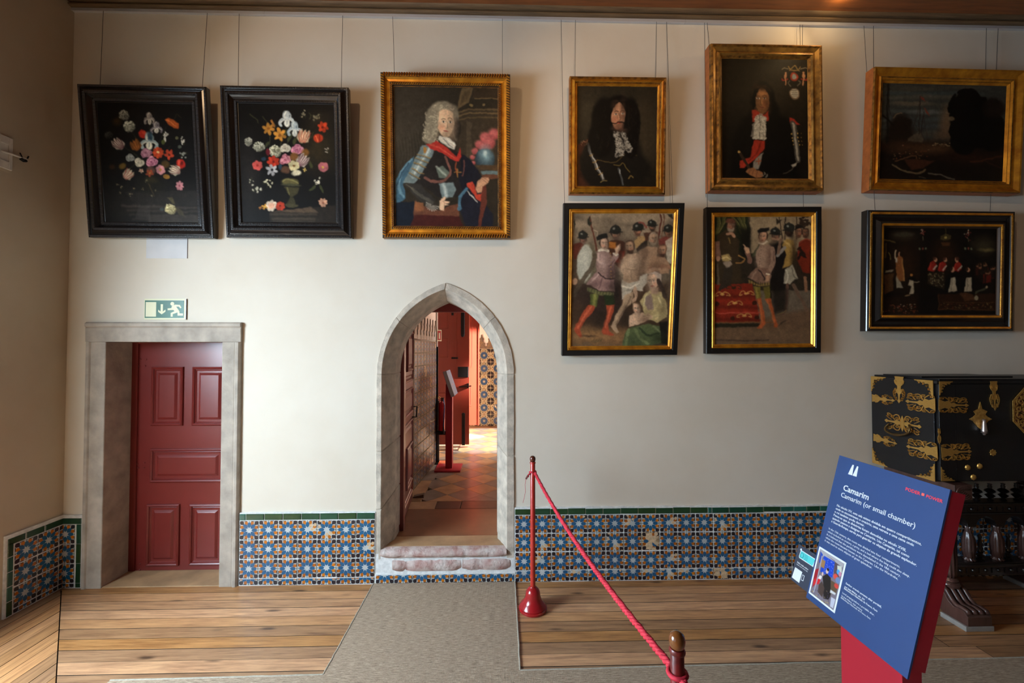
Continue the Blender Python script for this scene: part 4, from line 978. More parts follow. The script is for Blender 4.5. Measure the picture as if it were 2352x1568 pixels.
    B.ell(690, 940, 78, 34, (92, 86, 46), 1, 0, 0.3); B.curve([(620, 935), (680, 915), (760, 945)], 9, (134, 126, 74)); B.ell(700, 965, 96, 10, (66, 66, 44), 1); B.poly([(632, 985), (775, 985), (760, 1050), (700, 1082), (660, 1050)], (62, 58, 34), 1, 2); B.line([(660, 1000), (680, 1060)], 12, (104, 98, 56)); B.poly([(690, 1080), (720, 1080), (750, 1170), (650, 1170)], (54, 52, 32), 1, 2); B.ell(704, 1160, 60, 18, (66, 62, 38), 1)
    B.daisy(518, 1162, 52, (226, 206, 186), (214, 150, 124), 7, 0.5); B.ell(520, 1160, 26, 26, (222, 160, 134), 1, 0, 0.5); B.daisy(600, 1170, 42, (196, 50, 26), (110, 20, 10), 7, 0.6); B.daisy(460, 1172, 28, (206, 140, 40), n=4); B.daisy(428, 1185, 18, (170, 100, 40), n=4); B.daisy(992, 1130, 44, (206, 146, 118), (150, 70, 50), 8)
def pic_armour(B):
    # youthful sitter in a long grey wig and plate armour with a red sash
    B.poly([(170, 195), (780, 195), (700, 420), (700, 900), (170, 900)], (46, 40, 32), 1, 10); B.wash(300, 420, 200, 300, (54, 48, 40), 0.8); B.wash(300, 700, 160, 200, (60, 54, 46), 0.6)
    for x in range(190, 430, 26): B.curve([(x, 900), (x+14, 760+20*math.sin(x)), (x+4, 640+60*math.sin(x*1.7))], 10, (40, 36, 26), 0.6)
    B.poly([(720, 395), (1085, 385), (1085, 970), (720, 970)], (58, 48, 36), 1, 3); B.poly([(770, 200), (870, 200), (830, 330), (720, 390)], (94, 76, 50), 1, 2); B.poly([(790, 230), (850, 215), (815, 310), (745, 350)], (78, 62, 40), 1, 2); B.poly([(880, 200), (1085, 200), (1085, 290), (860, 290)], (54, 42, 30), 1, 2)
    for y, c in ((398, 100), (428, 116), (466, 92)): B.line([(720, y+22), (830, y-12), (1085, y-12)], 12, (c, c*0.8, c*0.5), 0.9, 1)
    B.line([(880, 292), (1085, 290)], 7, (116, 92, 54), 0.9); B.poly([(810, 480), (850, 500), (850, 900), (800, 900)], (74, 62, 48), 0.9, 2); B.ell(848, 350, 14, 14, (120, 98, 58), 1); B.ell(965, 345, 12, 12, (116, 96, 60), 1)
    # plumed helmet
    for x, y, r in ((1050, 600, 50), (972, 635, 46), (918, 690, 36), (880, 745, 30), (862, 800, 22), (1010, 680, 50), (950, 710, 36), (868, 850, 18)): B.ell(x, y, r, r*0.95, (160, 62, 64), 1, 0, 0.4); B.wash(x-r*0.2, y-r*0.3, r*0.7, r*0.6, (206, 104, 104), 0.7)
    B.ell(968, 815, 86, 92, (44, 62, 74), 1, 0, 0.15); B.wash(975, 780, 46, 60, (122, 160, 172), 0.95); B.ell(970, 765, 16, 26, (190, 212, 214), 0.8, 0, 0.9); B.poly([(885, 870), (1085, 860), (1085, 910), (930, 905)], (84, 58, 34), 0.9, 3); B.poly([(930, 918), (1085, 910), (1085, 945), (940, 948)], (92, 116, 122), 1, 3); B.poly([(940, 950), (1085, 945), (1085, 985), (950, 985)], (104, 60, 42), 1, 2)
    # blue cloak
    B.poly([(345, 795), (270, 860), (180, 1010), (180, 1230), (270, 1160), (250, 1040), (330, 930)], (54, 92, 116), 1, 3); B.curve([(320, 820), (235, 940), (210, 1080), (250, 1150)], 20, (96, 138, 158), 0.8); B.curve([(300, 850), (230, 960), (195, 1050)], 10, (30, 58, 80), 0.8); B.poly([(180, 1200), (380, 1180), (350, 1320), (310, 1400), (180, 1400)], (20, 28, 42), 1, 4)
    # body
    B.poly([(370, 760), (470, 690), (700, 740), (800, 800), (900, 900), (960, 1000), (860, 1080), (760, 1150), (560, 1150), (440, 1060), (300, 1050)], (36, 32, 32), 1, 4)
    B.poly([(760, 770), (840, 820), (930, 950), (880, 1050), (780, 1120), (740, 1000)], (24, 26, 38), 1, 4)
    B.poly([(415, 700), (470, 690), (525, 730), (500, 800), (440, 900), (370, 1000), (335, 1030), (250, 1020), (300, 930), (350, 820)], (106, 124, 128), 1, 3)
    B.curve([(470, 740), (410, 840), (330, 960)], 50, (150, 168, 168), 0.6); B.curve([(480, 720), (430, 820), (350, 940)], 16, (206, 216, 212), 0.7)
    for q in ([(370, 775), (420, 785), (490, 810)], [(360, 810), (410, 830), (470, 850)], [(345, 850), (400, 870), (450, 895)], [(330, 895), (380, 920), (430, 945)], [(300, 940), (350, 960), (400, 985)]): B.curve(q, 9, (146, 108, 48), 0.9); B.curve([(a, b+10) for a, b in q], 6, (52, 56, 60), 0.7)
    B.poly([(430, 710), (460, 715), (450, 760), (432, 765)], (168, 108, 40), 1, 1)
    B.poly([(250, 1030), (400, 1030), (440, 1080), (530, 1170), (500, 1220), (430, 1190), (330, 1120)], (48, 46, 44), 1, 3); B.curve([(330, 1080), (420, 1140), (500, 1190)], 26, (92, 88, 80), 0.6); B.curve([(280, 1040), (340, 1090)], 8, (120, 110, 90), 0.6)
    B.poly([(540, 900), (600, 880), (660, 940), (640, 990), (560, 985)], (92, 104, 94), 1, 2); B.line([(545, 885), (625, 960)], 14, (190, 200, 186), 0.8, 2); B.curve([(620, 800), (650, 870), (660, 950), (600, 1010), (500, 1010), (440, 980)], 22, (122, 72, 62), 0.95)
    B.poly([(565, 1030), (690, 1020), (720, 1080), (690, 1150), (590, 1150)], (104, 122, 126), 1, 3); B.line([(605, 1040), (630, 1140)], 24, (196, 208, 208), 0.8, 3); B.curve([(780, 830), (785, 900), (770, 960)], 14, (110, 62, 54), 0.9)
    # sash, cravat
    B.poly([(450, 690), (545, 665), (640, 720), (715, 800), (750, 720), (760, 790), (735, 840), (700, 835), (600, 770), (500, 730)], (186, 38, 30), 1, 2); B.curve([(480, 690), (580, 730), (700, 810)], 12, (216, 74, 58), 0.8); B.curve([(716, 850), (716, 900), (726, 960)], 10, (150, 60, 30)); B.line([(700, 930), (755, 930)], 8, (160, 106, 44)); B.line([(728, 900), (728, 975)], 8, (170, 116, 50))
    # wig
    wg = (150, 138, 116)
    for (x, y, rx, ry) in ((600, 400, 110, 80), (510, 470, 60, 100), (500, 580, 64, 90), (480, 640, 60, 46), (700, 470, 40, 120), (715, 560, 26, 100)): B.ell(x, y, rx, ry, tuple(v*0.72 for v in wg) if x > 690 else tuple(v*0.85 for v in wg), 1, 0, 0.25)
    B.ell(722, 560, 30, 90, (36, 30, 26), 0.9, 0, 0.5)
    for k in range(90):
        x = 440 + 120*B.rd.random(); y = 360 + 310*B.rd.random(); x += 0.22*(520-y)*(1 if y < 520 else 0.3)
        if y < 420: x = 490 + 200*B.rd.random()
        a = B.rd.uniform(0, 6.28); r = B.rd.uniform(9, 17); k2 = B.rd.uniform(0.8, 1.28); B.curve([(x+r*math.cos(a+t), y+r*0.8*math.sin(a+t)) for t in (0, 1.2, 2.4)], 7, tuple(min(255, v*k2) for v in wg), 0.85)
    B.face(627, 512, 150, 240, (214, 172, 136), 0.25, 2, lips=(176, 66, 58), brow=(92, 70, 50), shade=0.72)
    B.poly([(565, 620), (660, 632), (715, 700), (700, 735), (650, 715), (590, 680), (560, 650)], (196, 188, 174), 1, 2); B.curve([(600, 640), (650, 690), (690, 720)], 9, (120, 112, 104), 0.8); B.curve([(640, 650), (700, 690)], 9, (232, 226, 214), 0.9)
    # table, hands, cuffs
    B.poly([(340, 1290), (360, 1170), (430, 1220), (560, 1260), (740, 1200), (740, 1320), (340, 1320)], (104, 58, 40), 1, 3); B.poly([(310, 1400), (345, 1300), (740, 1310), (780, 1400)], (68, 24, 22), 1, 3); B.poly([(350, 1180), (430, 1190), (430, 1270), (350, 1270)], (132, 76, 44), 0.9, 3)
    for k in range(11): a = math.radians(200-k*17); B.line([(500+10*math.cos(a), 1210+10*math.sin(a)), (510+62*math.cos(a), 1205-56*math.sin(a)*-1)], 8, (206, 200, 190), 0.8)
    B.ell(505, 1215, 50, 36, (60, 52, 46), 0.5, 0, 0.8); B.poly([(565, 1180), (610, 1140), (625, 1150), (612, 1180), (655, 1190), (652, 1205), (620, 1205), (650, 1220), (610, 1222), (600, 1262), (568, 1250)], (220, 172, 138), 1, 1.2); B.curve([(600, 1180), (612, 1205), (605, 1225)], 4, (150, 96, 70), 0.8)
    B.poly([(740, 1250), (760, 1130), (830, 1060), (900, 1100), (960, 1180), (1040, 1300), (1040, 1400), (800, 1400)], (28, 30, 44), 1, 4); B.curve([(810, 1075), (755, 1140), (742, 1250)], 26, (66, 112, 140), 0.9)
    B.poly([(815, 1025), (860, 1010), (880, 1050), (960, 1110), (970, 1150), (930, 1190), (890, 1160), (850, 1090), (820, 1060)], (196, 54, 36), 1, 2); B.poly([(880, 1060), (900, 1060), (945, 1110), (900, 1125)], (36, 34, 40), 1, 2)
    for k in range(8): B.line([(815+k*11, 1095+k*12), (835+k*10, 1130+k*9)], 7, (198, 192, 182), 0.8)
    B.poly([(885, 1075), (900, 1010), (935, 975), (1000, 970), (1015, 990), (1000, 1020), (960, 1045), (940, 1100), (905, 1110)], (196, 140, 106), 1, 1.5); B.curve([(930, 985), (960, 1000), (990, 1030)], 5, (128, 78, 56), 0.8); B.curve([(945, 975), (980, 990), (1005, 1010)], 5, (128, 78, 56), 0.7); B.poly([(945, 1050), (975, 1040), (985, 1180), (930, 1400), (905, 1400)], (98, 44, 34), 1, 2)
def pic_dark_wig(B):
    B.wash(330, 480, 170, 420, (54, 47, 33), 0.95); B.wash(1000, 560, 170, 440, (52, 43, 29), 0.95); B.wash(690, 230, 420, 120, (38, 33, 24), 0.9); B.wash(1000, 900, 140, 200, (54, 44, 29), 0.7)
    B.poly([(205, 900), (340, 810), (300, 900), (240, 1050), (240, 1200), (370, 1390), (205, 1390)], (70, 34, 20), 0.9, 4)
    for k in range(26): B.ell(245+B.rd.random()*90, 915-B.rd.random()*80, 4, 4, (176, 128, 90), 0.8)
    B.poly([(300, 900), (350, 860), (480, 760), (900, 760), (980, 1000), (1080, 1150), (1050, 1260), (900, 1390), (350, 1390), (250, 1240), (250, 1050)], (20, 17, 14), 1, 6)
    B.curve([(345, 880), (360, 990), (430, 1150), (515, 1310)], 34, (86, 84, 82), 0.9); B.curve([(350, 900), (372, 1000), (435, 1140), (508, 1300)], 10, (196, 196, 192), 0.9)
    for x, y in ((372, 1018), (412, 1100), (446, 1178), (480, 1248)): B.curve([(x-26, y+4), (x, y), (x+20, y-16)], 9, (150, 110, 44), 0.9)
    B.curve([(480, 1340), (520, 1320), (560, 1325)], 10, (130, 106, 52)); B.curve([(690, 1180), (720, 1260), (740, 1370)], 22, (74, 76, 78), 0.9); B.line([(700, 1190), (715, 1230)], 10, (176, 180, 180), 0.9)
    B.curve([(440, 1080), (640, 1100), (750, 1010), (800, 1000), (900, 1010)], 7, (116, 90, 40), 0.8); B.curve([(640, 1130), (700, 1140), (740, 1110), (800, 1180), (830, 1220)], 8, (150, 120, 48), 0.8); B.curve([(810, 1300), (835, 1265), (870, 1280)], 9, (150, 118, 50), 0.9)
    for x, y, rx, ry in ((690, 420, 150, 120), (520, 600, 150, 260), (480, 820, 150, 220), (840, 620, 110, 280), (830, 860, 100, 180)): B.ell(x, y, rx, ry, (9, 7, 6), 1, 0, 0.22)
    for k in range(30):
        x = B.rd.choice([B.rd.uniform(400, 580), B.rd.uniform(800, 920)]); y = B.rd.uniform(420, 980); B.curve([(x, y), (x+14, y+26), (x-6, y+52)], 8, (30, 24, 18), 0.6)
    B.face(685, 540, 182, 330, (170, 116, 86), 0.35, 1, lips=(186, 62, 44), brow=(46, 28, 20), shade=0.55); B.poly([(560, 360), (694, 372), (664, 402), (634, 446), (610, 500), (600, 560), (598, 620), (610, 680), (560, 700)], (9, 7, 6), 1, 3); B.poly([(692, 366), (800, 360), (800, 700), (748, 700), (766, 620), (768, 520), (752, 446), (728, 402)], (9, 7, 6), 1, 3); B.wash(640, 410, 34, 46, (60, 38, 28), 0.7); B.wash(740, 420, 26, 46, (60, 38, 28), 0.7)
    B.curve([(615, 625), (650, 634), (690, 618), (720, 618), (765, 632)], 12, (20, 14, 12)); B.wash(690, 690, 60, 30, (90, 52, 40), 0.5)
    lc = [(625, 735), (760, 735), (860, 960), (830, 985), (760, 960), (745, 1020), (655, 1045), (660, 900)]; B.poly(lc, (46, 42, 38), 0.95, 2); B.lace(lc, 560, (196, 190, 178)); B.line([(705, 745), (760, 890)], 18, (22, 18, 16), 0.9)
def pic_baton(B):
    B.wash(640, 480, 420, 330, (40, 32, 20), 0.9); B.ell(618, 600, 118, 170, (9, 7, 5), 1, 0, 0.2); B.ell(640, 700, 130, 140, (9, 7, 5), 1, 0, 0.3); B.poly([(540, 700), (700, 700), (880, 790), (960, 1000), (960, 1340), (300, 1340), (330, 1000), (420, 800)], (11, 9, 7), 1, 6)
    B.wash(440, 350, 220, 160, (30, 24, 14), 0.9); B.wash(560, 900, 260, 200, (18, 14, 10), 0.6)
    B.face(612, 605, 150, 252, (146, 92, 48), -0.25, -2, lips=(120, 54, 36), brow=(52, 30, 16), shade=0.6); B.poly([(540, 500), (606, 476), (584, 506), (562, 556), (552, 600), (551, 660), (530, 700), (510, 620)], (9, 7, 5), 1, 3); B.poly([(600, 474), (660, 480), (706, 540), (716, 690), (688, 700), (680, 650), (680, 590), (666, 540), (640, 500)], (9, 7, 5), 1, 3); B.wash(612, 486, 60, 26, (40, 24, 12), 0.85); B.wash(660, 640, 30, 90, (70, 40, 20), 0.7)
    B.poly([(520, 695), (560, 700), (600, 735), (640, 735), (672, 700), (672, 800), (520, 810)], (146, 36, 18), 1, 2); lc = [(560, 750), (600, 735), (650, 770), (652, 975), (525, 970), (530, 850)]; B.poly(lc, (120, 112, 96), 1, 2); B.lace(lc, 360, (206, 198, 176)); B.line([(592, 745), (588, 970)], 5, (70, 64, 56), 0.8); B.poly([(520, 850), (540, 810), (530, 950), (505, 945)], (96, 90, 80), 1, 2)
    B.poly([(540, 980), (640, 985), (635, 1070), (560, 1150), (490, 1205), (440, 1250), (395, 1250), (400, 1180), (500, 1140)], (150, 34, 18), 1, 2); B.curve([(600, 1000), (570, 1090), (480, 1180)], 14, (110, 22, 12), 0.8); B.poly([(560, 1150), (625, 1100), (610, 1190), (580, 1260), (528, 1260), (530, 1190)], (116, 108, 96), 1, 2); B.line([(560, 1182), (610, 1182)], 9, (150, 60, 24)); B.line([(585, 1155), (585, 1212)], 9, (150, 60, 24))
    B.line([(395, 1095), (500, 1270)], 24, (44, 30, 20), 1); B.ell(396, 1097, 12, 10, (170, 130, 60)); B.poly([(462, 1290), (480, 1260), (530, 1245), (570, 1270), (620, 1300), (625, 1335), (560, 1345), (500, 1320)], (140, 84, 46), 1, 2)
    for a in ((500, 1262, 490, 1300), (535, 1268, 520, 1320), (570, 1285, 560, 1335)): B.line([(a[0], a[1]), (a[2], a[3])], 5, (84, 46, 26), 0.8)
    B.spray(640, 1310, 34, (120, 112, 98), 10, (60, 54, 46)); B.poly([(872, 765), (920, 775), (970, 830), (880, 820)], (150, 34, 20), 1, 2); B.curve([(905, 820), (925, 920), (935, 1020), (955, 1170)], 50, (66, 62, 54), 0.9); B.curve([(905, 820), (920, 900), (935, 1020), (955, 1165)], 20, (142, 134, 118), 0.9)
    for y in (918, 955, 990, 1025):
        for x in (895, 950): B.ell(x+(y-918)*0.15, y, 6, 6, (186, 140, 54))
        B.ell(985+(y-918)*0.1, y, 4, 4, (130, 100, 44))
    B.poly([(890, 1215), (950, 1190), (930, 1225), (900, 1240)], (150, 140, 124), 1, 2); B.curve([(920, 1230), (880, 1270), (820, 1300)], 8, (90, 80, 66), 0.7)
    # small crest of arms and its scroll
    B.curve([(860, 290), (880, 315), (915, 280), (950, 315), (970, 290)], 9, (140, 110, 54), 0.9); B.line([(868, 325), (962, 325)], 9, (130, 100, 50)); B.ell(915, 385, 36, 42, (150, 44, 22), 1); B.ell(915, 385, 20, 26, (130, 136, 130), 1)
    for sx in (-1, 1):
        B.ell(915+sx*85, 375, 14, 24, (170, 110, 70), 1); B.ell(915+sx*85, 345, 10, 10, (176, 116, 76)); B.curve([(915+sx*65, 405), (915+sx*110, 415), (915+sx*118, 400)], 14, (150, 38, 24), 0.9); B.line([(915+sx*85, 400), (915+sx*82, 460)], 12, (160, 104, 66)); B.curve([(915+sx*60, 310), (915+sx*100, 300), (915+sx*120, 310)], 8, (130, 116, 90), 0.8); B.curve([(915+sx*40, 420), (915+sx*60, 440), (915+sx*30, 470)], 8, (110, 100, 84), 0.8)
    B.ell(918, 545, 50, 54, (110, 84, 60), 1); B.ell(918, 540, 40, 46, (156, 148, 130), 1)
    for y in (510, 530, 550, 570): B.line([(890, y), (946, y-3)], 6, (84, 76, 64), 0.8)
def pic_harbour(B):
    B.poly([(238, 235), (1645, 235), (1645, 1000), (238, 1000)], (46, 48, 45), 1, 4)
    for y, c in ((300, (66, 62, 52)), (350, (46, 56, 58)), (400, (70, 68, 58)), (480, (76, 68, 54)), (560, (62, 66, 64)), (640, (54, 62, 66)), (720, (50, 56, 60)), (800, (62, 56, 48))):
        for k in range(7): B.wash(330+B.rd.random()*900, y+B.rd.uniform(-16, 16), 160, 16, B.vary(c, 0.8, 1.3), 0.55)
    B.poly([(830, 880), (900, 770), (960, 620), (990, 520), (1040, 520), (1060, 880)], (78, 56, 38), 0.75, 8); B.wash(985, 640, 60, 110, (110, 84, 56), 0.6)
    for x, y, r in ((480, 690, 100), (440, 760, 110), (520, 800, 110), (400, 860, 90), (560, 690, 50)): B.ell(x, y, r, r, (26, 18, 12), 0.95, 0, 0.6)
    B.curve([(400, 620), (450, 580), (500, 575)], 10, (126, 92, 58), 0.7)
    B.poly([(238, 900), (500, 880), (1645, 900), (1645, 1335), (238, 1335)], (20, 13, 8), 1, 8); B.wash(620, 960, 280, 60, (66, 38, 20), 0.8); B.wash(900, 980, 160, 40, (78, 50, 28), 0.8); B.wash(1250, 1060, 300, 60, (40, 20, 11), 0.8)
    B.poly([(560, 860), (640, 810), (700, 800), (740, 860), (720, 900), (560, 890)], (72, 60, 46), 0.8, 4)
    B.line([(700, 390), (685, 810)], 9, (36, 24, 18)); B.line([(735, 560), (710, 790)], 8, (36, 24, 18))
    for a in (((690, 520), (610, 800)), ((735, 600), (780, 870)), ((640, 700), (745, 860)), ((650, 790), (700, 770)), ((700, 430), (620, 740))): B.line(list(a), 5, (40, 28, 22), 0.8)
    B.poly([(700, 385), (735, 405), (762, 450), (720, 430)], (104, 38, 24), 1, 1); B.poly([(738, 510), (770, 540), (802, 605), (760, 570)], (116, 42, 24), 1, 1); B.line([(345, 260), (330, 900)], 22, (20, 18, 14), 1, 2); B.line([(350, 420), (370, 580)], 6, (24, 20, 16)); B.line([(280, 600), (400, 700)], 18, (20, 15, 11))
    for x, y, r in ((1230, 430, 130), (1120, 500, 110), (1330, 520, 110), (1200, 620, 180), (1120, 760, 110), (1320, 760, 190), (1180, 880, 150), (1500, 700, 130), (1500, 840, 150), (1060, 470, 50), (1390, 430, 40)): B.ell(x, y, r, r, (9, 8, 6), 1, 0, 0.12)
    for k in range(60):
        a = B.rd.uniform(2.2, 5.6); B.ell(1210+190*math.cos(a), 540+220*math.sin(a), 18, 16, (9, 8, 6), 0.95)
    B.ell(1500, 520, 130, 110, (22, 15, 11), 0.9, 0, 0.3); B.ell(1040, 630, 30, 22, (120, 100, 72), 0.7, 0, 0.5)
    for k in range(30): B.ell(830+B.rd.random()*190, 900+B.rd.random()*40, 8, 5, (B.rd.choice([(150, 128, 88), (110, 80, 48), (92, 58, 34)])), 0.8)
    for k in range(40): B.ell(380+B.rd.random()*420, 930+B.rd.random()*160, 9, 5, B.rd.choice([(96, 44, 22), (72, 42, 26), (110, 80, 50), (34, 22, 16)]), 0.8)
    B.curve([(390, 1150), (470, 1200), (600, 1250), (700, 1245), (760, 1210)], 18, (92, 74, 48), 0.9); B.curve([(430, 1110), (520, 1090), (640, 1050), (660, 1085)], 14, (86, 54, 32), 0.8); B.poly([(520, 1100), (700, 1090), (860, 1110), (740, 1190), (600, 1220)], (62, 30, 18), 0.8, 3); B.curve([(790, 1245), (900, 1265), (1080, 1310)], 14, (92, 84, 72), 0.8); B.line([(690, 1290), (760, 1305)], 8, (74, 66, 54)); B.curve([(1260, 1110), (1380, 1100), (1600, 1045)], 20, (62, 30, 17), 0.9); B.line([(1420, 1110), (1600, 1185)], 10, (48, 25, 16), 0.8)
def figure_head(B, x, y, s, skin, hat=None, turn=0.3, beard=None, hair=(40, 26, 20)):
    B.ell(x, y-s*0.15, s*0.5, s*0.58, hair, 1, 0, 0.15); B.face(x, y, s*0.82, s*1.15, skin, turn, 0, shade=0.6, brow=(50, 34, 26))
    if beard: B.poly([(x-s*0.3, y+s*0.25), (x, y+s*0.33), (x+s*0.36, y+s*0.2), (x+s*0.24, y+s*0.62), (x-s*0.05, y+s*0.68), (x-s*0.26, y+s*0.5)], beard, 0.92, 1.5)
    if hat == 'helm':
        B.ell(x, y-s*0.52, s*0.62, s*0.5, (34, 34, 30), 1, 0, 0.12); B.poly([(x-s*0.75, y-s*0.12), (x+s*0.75, y-s*0.2), (x+s*0.8, y-s*0.32), (x-s*0.7, y-s*0.3)], (30, 28, 26), 1, 1); B.ell(x-s*0.15, y-s*0.65, s*0.14, s*0.12, (126, 128, 118), 0.85, 0, 0.7); B.ell(x, y-s*1.0, s*0.14, s*0.12, (40, 38, 34), 1)
def pic_court1(B):
    # armed men, a young man in a pale doublet, a bound captive, a seated woman with a child
    for k in range(40): B.wash(170+B.rd.random()*980, 160+B.rd.random()*350, 120, 26, B.vary((134, 116, 96), 0.85, 1.15), 0.6)
    B.poly([(165, 830), (1100, 830), (1092, 1430), (165, 1435)], (62, 44, 30), 1, 8); B.wash(360, 1330, 280, 90, (132, 94, 56), 0.95); B.wash(620, 1350, 160, 70, (126, 88, 54), 0.9); B.wash(300, 960, 160, 100, (56, 40, 34), 0.8); B.wash(560, 1180, 300, 70, (50, 36, 28), 0.8); B.poly([(300, 860), (640, 830), (660, 1140), (300, 1150)], (46, 34, 30), 0.9, 8)
    # halberds
    B.line([(345, 180), (415, 510)], 14, (84, 40, 28)); B.poly([(325, 210), (345, 170), (352, 240), (372, 240), (350, 285), (330, 260)], (38, 40, 32), 1, 1.5); B.line([(1032, 165), (1005, 400)], 14, (78, 34, 24)); B.line([(1060, 165), (1040, 380)], 12, (96, 62, 44)); B.poly([(190, 240), (205, 215), (212, 270), (200, 315)], (36, 38, 32), 1, 1.5); B.poly([(1090, 165), (1145, 165), (1150, 215), (1110, 190)], (40, 38, 30), 1, 2)
    # back row
    B.poly([(185, 460), (250, 430), (330, 470), (310, 640), (240, 700), (185, 620)], (84, 36, 26), 1, 3); figure_head(B, 278, 400, 74, (120, 88, 74), 'helm', 0.4); B.poly([(185, 600), (240, 600), (235, 830), (185, 800)], (74, 58, 44), 1, 3)
    B.poly([(520, 430), (600, 400), (690, 440), (690, 620), (640, 700), (520, 560)], (64, 36, 26), 1, 3); B.poly([(530, 430), (600, 430), (600, 500), (530, 490)], (150, 84, 26), 1, 2); figure_head(B, 592, 355, 80, (126, 96, 76), 'helm', 0.6, (84, 66, 56)); B.poly([(610, 510), (690, 520), (650, 640), (600, 620)], (110, 34, 22), 0.9, 3)
    B.poly([(770, 420), (830, 370), (910, 380), (900, 470), (800, 520)], (150, 116, 72), 1, 3); B.poly([(830, 460), (905, 400), (900, 470), (800, 530), (790, 500)], (36, 30, 26), 1, 2); figure_head(B, 812, 325, 78, (146, 100, 76), 'helm', -0.3, (86, 56, 44)); B.curve([(820, 240), (850, 245), (890, 290)], 14, (120, 52, 46), 0.9)
    B.poly([(870, 340), (1000, 330), (1000, 400), (880, 420)], (70, 42, 30), 1, 3); figure_head(B, 945, 285, 72, (130, 92, 70), 'helm', 0.5, (50, 38, 32)); B.poly([(1010, 400), (1080, 370), (1140, 390), (1140, 470), (1010, 480)], (110, 48, 40), 1, 3); figure_head(B, 1100, 340, 72, (120, 86, 66), 'helm', 0.7); B.poly([(1065, 420), (1140, 385), (1140, 640), (1090, 620)], (166, 156, 140), 0.9, 3)
    # oval shield
    B.ell(315, 640, 92, 190, (92, 84, 66), 1, 6, 0.06); B.ell(300, 640, 74, 178, (150, 150, 138), 1, 5, 0.12); B.ell(288, 620, 50, 140, (168, 170, 160), 0.7, 4, 0.8); B.ell(200, 810, 24, 34, (150, 112, 88), 1)
    # captives
    sk = (154, 124, 100); sd = (100, 78, 62)
    B.poly([(820, 530), (900, 470), (990, 480), (1000, 600), (900, 740), (830, 730)], (140, 108, 84), 1, 3); figure_head(B, 958, 405, 92, (150, 118, 94), None, 0.6, (120, 104, 88), (128, 112, 96))
    B.poly([(900, 600), (960, 570), (1060, 570), (1110, 640), (1100, 740), (900, 740)], (146, 110, 84), 1, 3); figure_head(B, 1040, 520, 92, (150, 110, 84), None, -0.2, (70, 46, 36), (92, 62, 44)); B.curve([(910, 690), (980, 690), (1060, 660), (1120, 680)], 36, (138, 96, 72), 1); B.curve([(900, 720), (950, 690), (1010, 690)], 26, (166, 130, 104), 1)
    B.poly([(640, 610), (700, 550), (780, 535), (850, 570), (845, 680), (815, 800), (810, 840), (660, 830), (665, 750), (640, 720)], sk, 1, 3); B.wash(830, 700, 50, 150, sd, 0.9); B.wash(740, 640, 60, 70, (182, 156, 132), 0.6); B.wash(650, 670, 24, 80, (176, 148, 124), 0.7); B.curve([(700, 690), (760, 700), (820, 690)], 8, sd, 0.6); B.curve([(740, 700), (745, 790)], 8, sd, 0.5); figure_head(B, 728, 485, 100, (150, 116, 92), None, -0.3, (54, 38, 30), (60, 42, 32))
    B.poly([(650, 790), (720, 830), (830, 800), (860, 900), (760, 890), (700, 960), (655, 990)], (160, 150, 136), 1, 3); B.curve([(660, 850), (740, 870), (830, 820)], 14, (206, 200, 186), 0.8); B.curve([(670, 900), (740, 890)], 10, (110, 102, 92), 0.7); B.poly([(830, 760), (890, 730), (900, 820), (850, 880), (820, 820)], (156, 146, 132), 1, 3)
    B.poly([(680, 940), (760, 910), (750, 1020), (690, 1070), (640, 1160), (600, 1230), (625, 1300), (600, 1310), (545, 1240), (560, 1215), (600, 1120), (650, 1040)], (156, 128, 102), 1, 2.5); B.curve([(735, 960), (700, 1050), (640, 1140), (600, 1220)], 18, (104, 80, 62), 0.7)
    # young man
    B.poly([(410, 540), (440, 510), (530, 520), (580, 620), (585, 800), (560, 830), (420, 830), (400, 640)], (128, 100, 96), 1, 3); B.curve([(440, 560), (440, 640), (530, 660), (600, 560)], 54, (146, 116, 112), 1); B.curve([(430, 545), (425, 610), (470, 640)], 16, (182, 154, 148), 0.8); B.curve([(530, 670), (590, 600)], 12, (92, 68, 68), 0.8); B.wash(560, 740, 40, 110, (70, 50, 50), 0.8)
    B.poly([(410, 720), (530, 790), (580, 800), (585, 910), (440, 900), (305, 840)], (140, 106, 104), 1, 3); B.curve([(430, 740), (350, 830)], 16, (180, 148, 142), 0.8); B.curve([(470, 770), (430, 880)], 10, (92, 66, 68), 0.8); B.curve([(420, 720), (480, 780), (580, 790)], 9, (40, 30, 28)); 
    for y in range(540, 800, 34): B.ell(545+(y-540)*0.03, y, 5, 5, (150, 110, 50), 0.9)
    B.poly([(315, 870), (440, 910), (575, 920), (575, 950), (440, 950), (320, 905)], (92, 92, 56), 1, 2)
    for k in range(9): B.line([(335+k*28, 885+k*5), (330+k*28, 920+k*4)], 7, (40, 46, 26), 0.8)
    B.poly([(345, 930), (430, 945), (420, 1060), (345, 1060)], (66, 74, 32), 1, 2); B.line([(395, 950), (385, 1050)], 30, (132, 132, 62), 0.8, 3); B.poly([(480, 945), (575, 945), (580, 1050), (495, 1060)], (36, 48, 26), 1, 2)
    rd_, rl = (150, 56, 32), (190, 84, 54)
    B.poly([(330, 1040), (395, 1050), (390, 1090), (300, 1180), (250, 1270), (270, 1340), (250, 1352), (215, 1320), (192, 1265), (240, 1180), (290, 1090)], rd_, 1, 2); B.curve([(360, 1060), (290, 1150), (230, 1260)], 18, rl, 0.8); B.poly([(500, 1040), (580, 1040), (570, 1110), (520, 1220), (530, 1290), (580, 1325), (540, 1335), (470, 1315), (462, 1290), (485, 1200), (510, 1110)], rd_, 1, 2); B.curve([(545, 1060), (520, 1140), (495, 1250)], 18, rl, 0.8)
